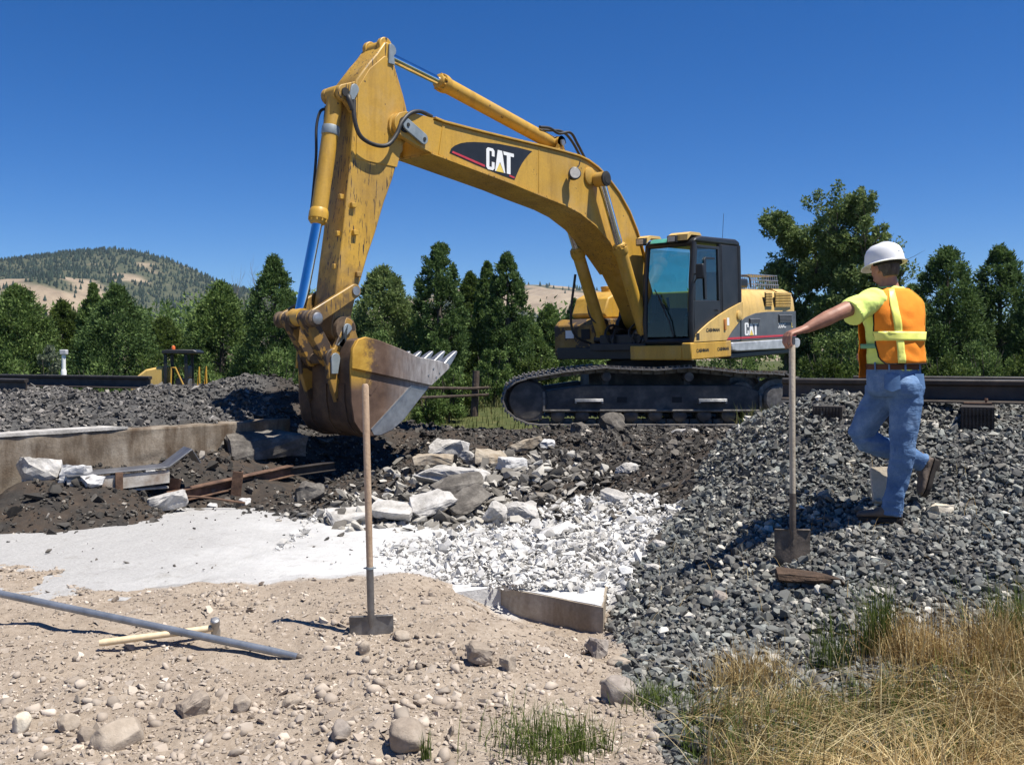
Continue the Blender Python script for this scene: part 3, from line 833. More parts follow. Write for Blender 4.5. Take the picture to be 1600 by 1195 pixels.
# lettering on the flank
def cat_logo(f0, y_, z0, W, Hh, parent, fn=lambda o: o):
    Cc = [(.06, 0), (.24, 0), (.30, .1), (.30, .38), (.20, .38), (.20, .14), (.11, .14), (.11, .86), (.20, .86), (.20, .64), (.30, .64), (.30, .9), (.24, 1), (.06, 1), (0, .9), (0, .1)]
    A = [(.32, 0), (.42, 1), (.58, 1), (.70, 0), (.66, 0), (.505, .46), (.355, 0)]
    T = [(.625, 1), (1.03, 1), (1.03, .84), (.90, .84), (.90, 0), (.76, 0), (.76, .84), (.645, .84)]
    tri = [(.35, 0), (.5, .41), (.65, 0)]
    lg = None
    for nm, pl, m_ in (('letter', Cc, M_WHITEP), ('letter', A, M_WHITEP), ('letter', T, M_WHITEP), ('logo_triangle', tri, M_LOGOY)):
        b = MB(); b.prism([(f0 - u * W, z0 + v * Hh) for u, v in pl], y_, y_ + .003)
        fn(b.build(nm, m_, parent, 0, False))


cat_logo(-.80, 1.468, 1.47, .52, .225, ex, house)


def text_part(body, f0, y_, z0, h_, m_, parent, fn=house, spacing=1.0, wscale=1.0):
    cu = bpy.data.curves.new('lettering', 'FONT'); cu.body = body; cu.size = 1.0; cu.extrude = .02; cu.offset = .02; cu.space_character = spacing
    tmp = bpy.data.objects.new('lettering', cu); COL.objects.link(tmp)
    dg = bpy.context.evaluated_depsgraph_get(); dg.update()
    me = bpy.data.meshes.new_from_object(tmp.evaluated_get(dg)); bpy.data.objects.remove(tmp)
    co = np.empty(len(me.vertices) * 3); me.vertices.foreach_get('co', co); co = co.reshape(-1, 3)
    s_ = h_ / .7
    out = np.stack([f0 - co[:, 0] * s_ * wscale, y_ + co[:, 2] * .05, z0 + co[:, 1] * s_], -1)
    me.vertices.foreach_set('co', out.ravel().astype(np.float32)); me.materials.clear(); me.materials.append(m_); me.update()
    return fn(link('lettering', me, parent))


text_part('CASHMAN', .62, 1.481, 1.565, .055, M_BLACK, ex, wscale=1.25)
text_part('CASHMAN', .24, 1.478, 1.24, .055, M_BLACK, ex, wscale=1.1)
text_part('CASHMAN', .95, 1.478, 1.24, .055, M_BLACK, ex, wscale=1.1)
text_part('330C', -2.18, 1.470, 1.58, .085, M_WHITEP, ex, wscale=1.3)
text_part('L', -2.98 + .2, 1.470, 1.58, .085, M_LOGOY, ex)

# -- cab
CF, CR, CL, CRt, CB, CT = 1.0, -.70, 1.45, .52, 1.40, 3.10
cab = empty('cab', (0, 0, 0), 0, ex); house(cab)
prof = [(CR, 1.41), (CF - .02, 1.41), (CF + .03, 1.75), (CF - .02, 2.4), (CF - .12, 3.02), (CR + .04, 3.06), (CR - .03, 2.9), (CR - .03, 2.2)]
b = MB()
for yy in (CL - .035, CRt + .035):
    b.tube([(CF - .03, yy, 1.40), (CF + .0, yy, 1.75), (CF - .04, yy, 2.4), (CF - .14, yy, 3.03)], .045, 10)
    b.tube([(CR + .05, yy, 1.40), (CR + .02, yy, 2.2), (CR + .03, yy, 3.04)], .06, 10)
b.tube([(.0, CL - .035, 1.40), (.0, CL - .035, 3.04)], .04, 8)
b.tube([(CF - .03, CL - .04, 1.42), (CF - .03, CRt + .04, 1.42)], .05, 8)
b.tube([(CF - .14, CL - .04, 3.02), (CF - .14, CRt + .04, 3.02)], .05, 8)
b.build('cab_frame', M_BLACK, cab)
b = MB(); b.prism([(CF - .10, 3.03), (CF - .16, 3.10), (CF - .35, 3.14), (CR + .12, 3.15), (CR - .02, 3.11), (CR - .03, 3.03)], CRt, CL); b.build('roof', M_BLACK, cab, .045, seg=3)
b = MB(); b.prism([(CF - .02, 3.045), (CF - .06, 3.10), (CF - .13, 3.125), (CF - .17, 3.105)], CRt + .14, CL - .30); b.build('roof_visor', mat('green_visor', [(.3, (.06, .26, .20)), (.7, (.10, .36, .28))], rough=.3), cab, .008)
b = MB(); b.box(CR - .02, -.04, CL - .05, CL - .002, 1.42, 3.03); b.build('rear_side_panel', M_BLACK, cab, .01)
b = MB(); b.box(CR - .055, CR - .021, CRt, CL - .01, 1.40, 2.35); b.build('rear_wall', M_BLACK, cab, .01)
b = MB(); b.box(CR, CF - .05, CRt, CL - .06, 1.34, 1.43); b.build('floor', M_DARK, cab)
# door with its window
dr = MB(); dr.box(.03, .94, CL - .045, CL - .004, 1.45, 2.08); dr.box(.03, .09, CL - .045, CL - .004, 2.081, 2.99); dr.prism([(.94, 2.081), (.93, 2.4), (.84, 2.99), (.78, 2.99), (.87, 2.4), (.88, 2.081)], CL - .045, CL - .004); dr.box(.091, .78, CL - .044, CL - .005, 2.94, 2.99)
door = dr.build('door', M_BLACK, cab, .008)
b = MB(); b.add([(x_, CL - .027, z_) for x_, z_ in ((.092, 2.083), (.878, 2.083), (.868, 2.4), (.785, 2.938), (.092, 2.938))], [(0, 1, 2, 3, 4)]); b.build('door_window', M_GLASS_DARK, door, 0, False)
b = MB(); b.tube([(.12, CL, 1.92), (.12, CL + .03, 1.92), (.22, CL + .03, 1.92), (.22, CL, 1.92)], .011, 8); b.build('door_handle', M_BLACK, door)
b = MB(); b.prism([(.50, 2.1), (.56, 2.1), (.58, 2.75), (.52, 2.80), (.20, 2.80), (.20, 2.77), (.50, 2.76)], CL - .022, CL - .006); b.build('window_slider', M_BLACK, door, .003)
# windscreen, right window, rear window
b = MB(); b.add([(CF + .025, CL - .09, 1.50), (CF + .025, CRt + .09, 1.50), (CF - .025, CRt + .09, 2.4), (CF - .12, CRt + .09, 2.98), (CF - .12, CL - .09, 2.98), (CF - .025, CL - .09, 2.4)], [(0, 1, 2, 5), (5, 2, 3, 4)]); b.build('windscreen', M_GLASS, cab, 0, False)
b = MB(); b.add([(CR + .10, CRt + .012, 1.75), (CF - .14, CRt + .012, 1.75), (CF - .14, CRt + .012, 2.98), (CR + .10, CRt + .012, 2.98)], [(0, 1, 2, 3)]); b.build('right_window', M_GLASS, cab, 0, False)
b = MB(); b.add([(CR - .037, CRt + .08, 2.36), (CR - .037, CL - .12, 2.36), (CR - .037, CL - .12, 3.0), (CR - .037, CRt + .08, 3.0)], [(0, 1, 2, 3)]); b.build('rear_window', M_GLASS, cab, 0, False)
b = MB(); b.box(CR + .02, CF - .1, CRt + .003, CRt + .03, 1.42, 1.74); b.build('right_lower_panel', M_DARK, cab)
b = MB(); b.tube([(CF + .05, 1.12, 1.5), (CF + .06, 1.05, 1.75), (CF + .05, .86, 2.12)], .012, 6); b.tube([(CF + .05, .78, 2.28), (CF + .055, .98, 1.95)], .010, 6); b.build('wiper', M_RUBBER, cab)
b = MB(); b.prism([(-.45, 1.44), (.15, 1.44), (.18, 1.82), (.0, 1.92), (-.25, 1.90), (-.35, 2.55), (-.50, 2.62), (-.55, 2.5), (-.5, 1.8)], .78, 1.22); b.build('operator_seat', M_RUBBER, cab, .04)
b = MB(); b.box(-.1, .45, .60, .74, 1.44, 1.98); b.box(-.1, .45, 1.26, 1.37, 1.44, 1.95); b.tube([(.42, .67, 1.98), (.46, .67, 2.16)], .025, 8); b.tube([(.42, 1.31, 1.95), (.46, 1.31, 2.12)], .025, 8); b.box(.62, .8, .56, .66, 1.9, 2.2); b.build('console', M_DARK, cab, .02)
for (a, b_, c_, nm) in ((1.02, 1.38, 'x', 'roof_lamp'), (.42, .62, 'x', 'roof_lamp')):
    lp = MB(); lp.prism([(CF - .0, 3.06), (CF - .02, 3.16), (CF - .12, 3.20), (CF - .42, 3.20), (CF - .48, 3.155), (CF - .48, 3.152), (CF - .14, 3.152)], a, b_); lo = lp.build('roof_lamp', M_YEL_PALE, cab, .02)
    lp = MB(); lp.box(CF - .04, CF + .05, a + .01, min(b_ - .02, a + .18), 3.03, 3.15); lp.build('lamp_box', M_BLACK, lo, .012)
    lp = MB(); lp.box(CF + .051, CF + .056, a + .03, min(b_ - .04, a + .16), 3.05, 3.13); lp.build('lens', M_LENS, lo, .004)
mr_ = MB(); mr_.tube([(CF - .08, CL, 2.50), (CF + .02, CL + .14, 2.52)], .012, 6); mr_.tube([(CF - .06, CL, 2.36), (CF + .02, CL + .14, 2.50)], .009, 6); mo = mr_.build('mirror_bracket', M_BLACK, cab)
b = MB(); b.box(CF - .02, CF + .03, CL + .08, CL + .22, 2.42, 2.66); b.build('mirror', M_BLACK, mo, .02)
b = MB(); b.tube([(-.55, 1.2, 3.14), (-.62, 1.2, 3.62)], .004, 5); b.build('antenna', M_RUBBER, cab)

# -- boom
up = [(6.53, 4.02), (6.515, 4.11), (6.45, 4.185), (6.34, 4.225), (6.125, 4.235), (5.82, 4.232), (5.649, 4.215), (4.96, 4.222), (4.247, 4.238), (3.61, 4.255), (3.04, 4.265), (2.60, 4.262), (2.36, 4.235), (2.10, 4.165), (1.82, 4.04), (1.487, 3.835), (1.177, 3.565), (.95, 3.28), (.80, 3.05), (.58, 2.60), (.32, 2.10)]
foot = arc(.25, 1.86, .25, 150, 330, 8)
lo_ = [(.62, 1.98), (.80, 2.20), (1.14, 2.56), (1.50, 2.83), (1.80, 3.03), (2.152, 3.235), (2.59, 3.39), (2.975, 3.465), (3.686, 3.545), (4.189, 3.61), (5.143, 3.705), (5.751, 3.765), (5.893, 3.778), (6.15, 3.83), (6.395, 3.895), (6.49, 3.94)]
bm_ = empty('boom', (0, 0, 0), 0, ex)
BW = .29
# the tip is a fork that straddles the stick: body ends at 5.95, two cheek plates go on to the pin
iu = 6; il = lo_.index((5.893, 3.778))
body = [(5.90, 4.228)] + up[iu:] + foot + lo_[:il + 1]
b = MB(); b.prism(body, -BW, BW); b.build('boom_box', M_YEL, bm_, .012)
cheek = up[:iu] + [(5.85, 4.222), (5.85, 3.79)] + lo_[il:]
for s_ in (1, -1):
    b = MB(); b.prism(cheek, s_ * (BW - .06), s_ * (BW + .012)); b.build('tip_cheek', M_YEL, bm_, .01)
def strip(pts, th, side):
    n_ = len(pts); o2 = []
    for i in range(n_):
        a_ = Vector(pts[max(0, i - 1)]); c_ = Vector(pts[min(n_ - 1, i + 1)]); d_v = (c_ - a_).normalized(); nn = Vector((-d_v.y, d_v.x)) * side
        o2.append((pts[i][0] + nn.x * th, pts[i][1] + nn.y * th))
    return pts + o2[::-1]
b = MB(); b.prism(strip(up[5:-1], .028, -1), -BW - .03, BW + .03); b.build('top_flange', M_YEL, bm_, .004)
b = MB(); b.prism(strip(lo_[2:il + 1], .022, -1), -BW - .025, BW + .025); b.build('bottom_flange', M_YEL_STICK, bm_, .004)
b = MB(); b.prism([(5.745, 3.775), (5.66, 4.205), (5.62, 4.205), (5.70, 3.77)], BW + .0005, BW + .009); b.build('weld_seam', M_YEL, bm_, .002)
b = MB(); b.prism([(3.62, 3.545), (3.62, 4.245), (3.605, 4.245), (3.605, 3.545)], BW + .0005, BW + .006); b.build('weld_seam', M_YEL, bm_, .002)
b = MB(); b.cyl((6.36, -.31, 4.05), (6.36, .315, 4.05), .10); b.build('stick_pin', M_DARK, bm_)
b = MB(); b.prism(arc(6.35, 4.055, .075, -66, 114, 8) + arc(6.06, 3.925, .075, 114, 294, 8), .316, .345); b.build('pin_keeper', M_PLATE, bm_, .006)
for fb, zb in ((6.34, 4.05), (6.05, 3.92)):
    b = MB(); b.cyl((fb, .3455, zb), (fb, .355, zb), .024); b.build('bolt', M_DARK, bm_)
# badge
dec = [(5.533, 3.835), (5.50, 3.90), (5.43, 3.95), (5.321, 4.0), (5.20, 4.035), (5.05, 4.065), (4.8, 4.10), (4.528, 4.13), (4.1, 4.15), (3.777, 4.152), (3.86, 4.09), (3.94, 4.015), (4.01, 3.94), (4.074, 3.85), (4.13, 3.76), (4.18, 3.672), (4.5, 3.70), (5.0, 3.76)]
b = MB(); b.prism(dec, BW + .001, BW + .004); b.build('badge', M_BLACK, bm_, 0, False)
b = MB(); b.prism([(5.49, 3.845), (5.47, 3.87), (4.83, 3.785), (4.83, 3.755)], BW + .005, BW + .007); b.prism([(4.30, 3.728), (4.18, 3.712), (4.19, 3.69), (4.30, 3.702)], BW + .005, BW + .007); b.build('badge_stripe', M_RED, bm_, 0, False)
cat_logo(4.80, BW + .0055, 3.735, .58, .305, bm_)
# side lamp
b = MB(); b.lathe([(.03, 0), (.085, .02), (.095, .07), (.10, .12), (.09, .125)], (2.86, .36, 3.92), (.45, .6, .1), 18); b.box(2.84, 2.88, BW + .001, .38, 3.90, 3.94); lo = b.build('work_lamp', M_BLACK, bm_)
b = MB(); b.lathe([(.085, .126), (.08, .132)], (2.86, .36, 3.92), (.45, .6, .1), 18); b.build('lens', M_LENS, lo)
b = MB(); b.lathe([(.14, 0), (.14, .03), (.10, .045)], (2.33, BW + .001, 4.0), (0, 1, 0), 24); b.build('cylinder_boss', M_YEL, bm_)
b = MB(); b.tube(smooth_path([(2.62, .33, 4.20), (2.66, .325, 4.1), (2.78, .33, 4.03), (2.84, .35, 3.97)], 5), .010, 6); b.build('lamp_cable', M_RUBBER, bm_)
for yy in (.10, .17, -.12):
    b = MB(); b.tube([(5.75, yy, 4.275), (5.0, yy, 4.275), (3.6, yy, 4.30), (3.2, yy, 4.305)], .017, 8); b.build('boom_pipe', M_YEL, bm_)
b = MB(); b.tube(smooth_path([(3.35, .10, 4.62), (3.1, .10, 4.65), (2.9, .12, 4.60), (2.62, .14, 4.66), (2.45, .16, 4.50), (2.25, .18, 4.27)], 6), .022, 10); b.build('hydraulic_hose', M_RUBBER, bm_)
b = MB(); b.tube(smooth_path([(3.30, -.08, 4.63), (3.0, -.06, 4.66), (2.62, -.02, 4.70), (2.38, .02, 4.55), (2.1, .06, 4.20)], 6), .022, 10); b.build('hydraulic_hose', M_RUBBER, bm_)
for zz, ff in ((0, 0), (.05, .035)):
    b = MB(); b.tube([(2.1 - ff, -.05 + zz, 4.19), (1.75, -.05 + zz, 4.06), (1.3, -.05 + zz, 3.76), (.95, -.05 + zz, 3.36), (.6, -.05 + zz, 2.75)], .02, 8); b.build('boom_pipe', M_YEL, bm_)

# -- stick
st = empty('stick', (0, 0, 0), 0, ex)
SW = .195
stick = [(6.60, 5.06), (6.53, 5.075), (6.47, 5.03), (6.445, 4.838), (6.278, 4.46), (6.21, 4.275), (6.17, 4.1), (6.19, 3.92), (6.30, 3.80), (6.345, 3.698), (6.466, 3.362), (6.607, 3.054), (6.755, 2.654), (6.881, 2.358), (6.983, 2.076), (7.055, 1.901), (7.14, 1.60)] + arc(7.30, 1.44, .145, 190, 360, 8) + [(7.43, 1.60), (7.375, 1.9), (7.325, 2.246), (7.26, 2.635), (7.20, 3.103), (7.14, 3.568), (7.11, 3.881), (7.08, 4.27), (7.06, 4.49), (6.86, 4.74), (6.734, 4.88)]
b = MB(); b.prism(stick, -SW, SW); b.build('stick_box', M_YEL_STICK, st, .018)
b = MB(); b.prism([(6.62, 4.87), (6.585, 4.885), (6.55, 4.86), (6.30, 4.40), (6.30, 3.75), (6.34, 3.70), (6.40, 3.52), (7.075, 3.52), (7.04, 4.40), (6.86, 4.66)], SW + .0005, SW + .010); b.build('doubler_plate', M_YEL, st, .006)
b = MB(); b.lathe([(.16, 0), (.16, .03), (.13, .033)], (6.40, SW + .011, 4.04), (0, 1, 0)); b.build('pivot_boss', M_YEL, st)
for s_ in (1, -1):
    b = MB(); b.prism(arc(6.55, 5.03, .11, -20, 160, 8) + [(6.42, 4.80), (6.62, 4.75)], s_ * .10, s_ * .165); b.build('cylinder_lug', M_YEL_STICK, st, .01)
    b = MB(); b.prism([(7.03, 4.48)] + arc(7.22, 4.30, .10, 80, -90, 8) + [(7.06, 4.05)], s_ * .10, s_ * .17); b.build('cylinder_lug', M_YEL_STICK, st, .01)
    b = MB(); b.prism([(7.085, 3.6), (7.14, 3.55), (7.10, 3.2)], s_ * .06, s_ * .10); b.build('gusset', M_YEL_STICK, st)
b = MB(); b.prism(arc(6.505, 4.98, .075, 60, 240, 6) + [(6.45, 4.80), (6.56, 4.80)], .196, .225); b.build('pin_keeper', M_PLATE, st, .005)
b = MB(); b.prism(arc(7.10, 4.36, .06, 20, 200, 6) + [(7.13, 4.20), (7.20, 4.20)], .196, .222); b.build('pin_keeper', M_PLATE, st, .005)
b = MB(); b.cyl((6.55, -.17, 5.0), (6.55, .19, 5.0), .055); b.build('pin', M_DARK, st)
b = MB(); b.cyl((7.22, -.19, 4.30), (7.22, .19, 4.30), .055); b.build('pin', M_DARK, st)
rr = random.Random(5)
for (fb, zb) in ((7.13, 2.95), (7.10, 2.62), (7.05, 2.12)):
    b = MB(); b.box(fb - .035, fb + .035, SW + .0005, SW + .045, zb - .03, zb + .03); b.build('clip_block', M_YEL_DIRTY if zb < 2.2 else M_YEL, st, .006)
for zb in (3.05, 2.6, 2.2):
    b = MB(); ff_ = 7.20 + (3.1 - zb) * .11; b.box(ff_ - .01, ff_ + .05, .08, .13, zb - .03, zb + .03); b.build('clip_block', M_YEL, st, .006)
b = MB(); b.tube(smooth_path([(7.165, .27, 4.20), (7.175, .29, 3.98), (7.09, .30, 3.78), (6.88, .31, 3.71), (6.67, .32, 3.74), (6.53, .33, 3.89), (6.45, .335, 4.05), (6.30, .33, 4.20), (6.1, .31, 4.27), (5.8, .22, 4.28)], 8), .026, 12); b.build('hydraulic_hose', M_RUBBER, st)
b = MB(); b.tube(smooth_path([(7.20, -.20, 4.20), (7.19, -.22, 3.95), (7.0, -.25, 3.75), (6.7, -.27, 3.75), (6.5, -.30, 3.95), (6.2, -.31, 4.26), (5.8, -.2, 4.28)], 6), .024, 10); b.build('hydraulic_hose', M_RUBBER, st)
b = MB(); b.tube(smooth_path([(7.16, .17, 4.26), (7.22, .24, 4.22), (7.18, .27, 4.08)], 5), .034, 10); b.build('hose_elbow', M_RUBBER, st)


# -- hydraulic cylinders
def ram(name, p_rod, p_mid, p_base, r_b, r_r, mb_, yoff, collar=True, rodmat=None):
    e = empty(name, (0, 0, 0), 0, ex)
    a, m_, c = [Vector((p[0], yoff, p[1])) for p in (p_rod, p_mid, p_base)]
    d_v = (c - m_).normalized()
    b = MB(); b.cyl(m_ + d_v * .05, c - d_v * .05, r_b, None, 22); b.build('barrel', mb_, e)
    b = MB(); b.cyl(m_ + (a - m_).normalized() * .001, a, r_r, None, 20); b.build('rod', rodmat or M_CHROME, e)
    if collar:
        b = MB(); b.lathe([(r_b * .82, -.06), (r_b * .95, -.05), (r_b * 1.0, 0), (r_b * 1.2, .005), (r_b * 1.2, .07), (r_b * 1.12, .11), (r_b * 1.02, .13)], m_, d_v, 22)
        for q in range(10):
            an = 2 * math.pi * q / 10; u_ = d_v.orthogonal().normalized(); v_ = d_v.cross(u_)
            cc_ = m_ + (u_ * math.cos(an) + v_ * math.sin(an)) * r_b * 1.05
            b.cyl(cc_ - d_v * .03, cc_ + d_v * .004, .014, None, 6)
        b.build('gland', mb_, e)
    for nm, p_, r_ in (('rod_eye', a, r_r * 1.7), ('base_eye', c, r_b * 1.05)):
        b = MB(); b.cyl(p_ + Vector((0, -.085, 0)), p_ + Vector((0, .085, 0)), r_, None, 22); b.build(nm, mb_, e)
    return e


bc = ram('bucket_cylinder', (7.77, 1.58), (7.49, 2.76), (7.22, 4.30), .098, .062, M_YEL, 0.0)
b = MB(); b.lathe([(.104, 0), (.108, .01), (.108, .10), (.104, .11)], (7.29, 0, 3.90), (7.49 - 7.22, 0, 2.76 - 4.30), 22); b.build('pipe_clamp', M_PLATE, bc)
b = MB(); b.tube(smooth_path([(7.25, -.13, 4.15), (7.33, -.16, 4.10), (7.38, -.17, 3.9), (7.40, -.15, 3.55), (7.46, -.13, 3.1), (7.50, -.11, 2.9)], 5), .018, 8); b.build('ram_pipe', M_RUBBER, bc)
ram('stick_cylinder', (6.55, 5.0), (5.40, 4.86), (2.87, 4.455), .105, .060, M_YEL, 0.0)
for s_ in (1, -1):
    b = MB(); b.prism([(3.15, 4.262), (2.6, 4.262)] + arc(2.87, 4.455, .10, -10, 170, 8), s_ * .10, s_ * .16); b.build('cylinder_lug', M_YEL, bm_, .01)
b = MB(); b.cyl((2.87, -.19, 4.455), (2.87, .19, 4.455), .05); b.build('pin', M_STEEL, bm_)
for yy in (.43, -.43):
    ram('boom_cylinder', (2.20, 3.95), (1.66, 2.92), (.88, 1.47), .105, .068, M_YEL, yy)
b = MB(); b.cyl((2.20, -.56, 3.95), (2.20, .56, 3.95), .075); b.lathe([(.12, 0), (.12, .02), (.09, .03)], (2.20, .525, 3.95), (0, 1, 0)); b.build('boom_pin', M_DARK, bm_)
b = MB(); b.box(.70, 1.05, -.56, .56, 1.28, 1.40); b.cyl((.88, -.56, 1.47), (.88, .56, 1.47), .06); house(b.build('cylinder_mount', M_BLACK, ex, .01))
b = MB()
for s_ in (1, -1):
    b.prism([(-.15, 1.34), (.62, 1.34), (.55, 1.75)] + arc(.25, 1.86, .20, 0, 180, 8), s_ * .32, s_ * .40)
b.build('boom_foot_bracket', M_BLACK, ex, .01)
for (a_, c_, off) in (((.6, -.32, 1.55), (1.15, -.55, 2.5), .3), ((.9, -.65, 1.35), (1.45, -.62, 2.55), .25)):
    b = MB(); A_ = Vector(a_); C_ = Vector(c_); b.tube(smooth_path([A_, A_ + Vector((off * 1.6, -.08, .15)), (A_ + C_) / 2 + Vector((off, -.1, -.1)), C_], 6), .022, 8); b.build('hydraulic_hose', M_RUBBER, ex)
rr = random.Random(3)
for q in range(9):
    b = MB(); y_ = rr.uniform(-.28, .45); z_ = rr.uniform(1.5, 1.75)
    b.tube(smooth_path([(.35, y_ * .6, 1.5), (.75, y_, z_), (1.0, y_ + rr.uniform(-.1, .1), z_ - .15), (.96, y_ + rr.uniform(-.2, .2), 1.33)], 5), rr.uniform(.014, .024), 8); house(b.build('hydraulic_hose', M_RUBBER, ex))

# -- linkage and bucket
PA, PB, PC, PD = (7.15, 1.91), (7.78, 1.56), (7.47, 1.10), (7.29, 1.45)
lk = empty('bucket_linkage', (0, 0, 0), 0, ex)
def bar2(p, q, r0, r1, y0, y1):
    P_, Q_ = Vector(p), Vector(q); d_v = (Q_ - P_).normalized(); a_ = math.degrees(math.atan2(d_v.y, d_v.x))
    return MB().prism(arc(P_.x, P_.y, r0, a_ + 90, a_ + 270, 8) + arc(Q_.x, Q_.y, r1, a_ - 90, a_ + 90, 8), y0, y1)
for s_ in (1, -1):
    bar2(PA, PB, .085, .095, s_ * .225, s_ * .285).build('idler_link', M_YEL_STICK, lk, .012)
    bar2(PB, PC, .10, .10, s_ * .10, s_ * .21).build('bucket_link', M_YEL_DIRTY, lk, .02)
b = MB(); b.cyl((PB[0], -.34, PB[1]), (PB[0], .34, PB[1]), .07)
for yy in (-.36, -.29, -.20, -.09, .09, .215, .288): b.lathe([(.085, 0), (.10, .012), (.10, .045), (.085, .057)], (PB[0], yy, PB[1]), (0, 1, 0), 20)
b.build('link_pin', M_MUD, lk)
b = MB(); b.lathe([(.07, 0), (.07, .02), (.05, .03)], (PB[0], .346, PB[1]), (0, 1, 0), 18); b.lathe([(.055, 0), (.055, .015)], (PA[0], .286, PA[1]), (0, 1, 0), 18); b.build('pin_cap', M_STEEL, lk)
b = MB(); b.cyl((PA[0], -.30, PA[1]), (PA[0], .30, PA[1]), .05); b.build('idler_pin', M_DARK, lk)

bk = empty('bucket', (0, 0, 0), 0, ex)
outer = [(7.207, 1.342), (7.32, 1.31), (7.385, 1.22), (7.405, 1.04), (7.40, .80), (7.395, .60), (7.35, .36), (7.25, .235), (7.11, .178), (6.945, .170), (6.755, .225), (6.562, .34), (6.387, .50), (6.231, .64), (6.094, .765), (5.90, .915), (5.77, 1.01)]
inner_ = []
for i in range(len(outer)):
    a_ = Vector(outer[max(0, i - 1)]); c_ = Vector(outer[min(len(outer) - 1, i + 1)]); d_v = (c_ - a_).normalized()
    inner_.append((outer[i][0] - (-d_v.y) * -.03, outer[i][1] - d_v.x * -.03))
# check that the inner skin really lies inside
if inner_[4][0] > outer[4][0]: inner_ = [(2 * o_[0] - i_[0], 2 * o_[1] - i_[1]) for o_, i_ in zip(outer, inner_)]
BWD = .47
b = MB(); b.prism(outer + inner_[::-1], -BWD, BWD); b.build('shell', M_SHELL, bk, .004)
top = [(5.80, 1.01), (5.978, 1.055), (6.343, 1.105), (6.669, 1.21), (6.985, 1.30), (7.207, 1.342)]
for s_ in (1, -1):
    b = MB(); b.prism(top + outer[1:-1], s_ * (BWD + .001), s_ * (BWD + .028)); b.build('side_plate', M_BUCKET, bk, .004)
    b = MB(); b.prism([(5.78, .975), (5.80, 1.025), (5.978, 1.07), (6.343, 1.12), (6.669, 1.225), (6.985, 1.315), (7.207, 1.355), (7.32, 1.325), (7.40, 1.22), (7.42, .985), (7.1, .93), (6.11, .755)], s_ * (BWD + .030), s_ * (BWD + .066)); b.build('side_bar', M_BUCKET, bk, .008)
    b = MB(); b.prism([(6.42, .76), (6.435, .775), (7.10, .262), (7.085, .247)], s_ * (BWD + .0285), s_ * (BWD + .038)); b.build('wear_weld', M_STEEL, bk, 0)
    for q, (fb, zb) in enumerate(((6.08, .97), (5.97, .92), (6.03, .86), (6.17, .89))):
        b = MB(); b.cyl((fb, s_ * (BWD + .066), zb), (fb, s_ * (BWD + .072), zb), .013, None, 8); b.build('rivet', M_STEEL, bk)
b = MB(); b.prism([(7.095, .253), (6.43, .765), (6.15, .715), (6.231, .648), (6.387, .508), (6.562, .348), (6.755, .234), (6.945, .180), (7.05, .186)], BWD + .0285, BWD + .032); b.build('wear_plate', M_STEEL, bk, .002)
b = MB(); b.prism([(7.10, .66), (6.98, .79), (7.11, .85), (7.20, .70)], BWD + .0285, BWD + .034); b.build('patch_plate', M_BUCKET, bk, .003)
for s_ in (.22, -.28):
    b = MB(); b.prism(arc(PD[0], PD[1], .14, 90, 180, 5) + [(7.08, 1.28), (7.25, 1.30), (7.38, 1.2), (7.40, .62), (7.44, .58), (7.56, .90)] + arc(PC[0], PC[1], .12, -20, 90, 5), s_, s_ + .06); b.build('hinge_ear', M_YEL_DIRTY, bk, .012)
for s_ in (1, -1):
    b = MB(); b.prism(arc(PD[0], PD[1], .065, 0, 180, 6) + [(7.42, 1.26), (7.33, 1.22)], s_ * .284, s_ * .31); b.build('pin_keeper', M_PLATE, bk, .005)
    b = MB(); b.prism(arc(PC[0], PC[1], .065, 0, 180, 6) + [(7.44, .92), (7.53, .92)], s_ * .284, s_ * .31); b.build('pin_keeper', M_PLATE, bk, .005)
b = MB(); b.cyl((PD[0], -.30, PD[1]), (PD[0], .30, PD[1]), .065); b.cyl((PC[0], -.30, PC[1]), (PC[0], .30, PC[1]), .065); b.lathe([(.15, -.02), (.15, .045)], (PD[0], .232, PD[1]), (0, 1, 0)); b.build('hinge_pin', M_MUD, bk)
for yy in (-.33, 0.0, .33):
    b = MB(); b.prism([(outer[k_][0] + .02 * (1 if k_ < 7 else 0), outer[k_][1] - .02 * (k_ > 6)) for k_ in range(4, 13)] + [outer[k_] for k_ in range(12, 3, -1)], yy - .06, yy + .06); b.build('wear_strip', M_SHELL, bk)
dT = Vector((-.77, .0, .63)).normalized(); nT = Vector((.63, 0, .77))
for q in range(5):
    yy = -.44 + .88 * q / 4
    base = Vector((5.80, yy, 1.01))
    b = MB()
    secs = [(-.14, .065, .055), (.02, .06, .052), (.08, .055, .05), (.2, .045, .034), (.29, .035, .014)]
    b.loft([[base + dT * a_ + Vector((0, sy * w_, 0)) + nT * (sz * h_) for sy, sz in ((-1, -1), (1, -1), (1, 1), (-1, 1))] for a_, w_, h_ in secs])
    tt = b.build('tooth', M_STEEL, bk, .01)
b = MB(); b.prism([(5.77, .985), (5.76, 1.02), (5.84, 1.035), (6.14, .79), (6.12, .755)], -BWD, BWD); b.build('lip', M_STEEL, bk, .006)

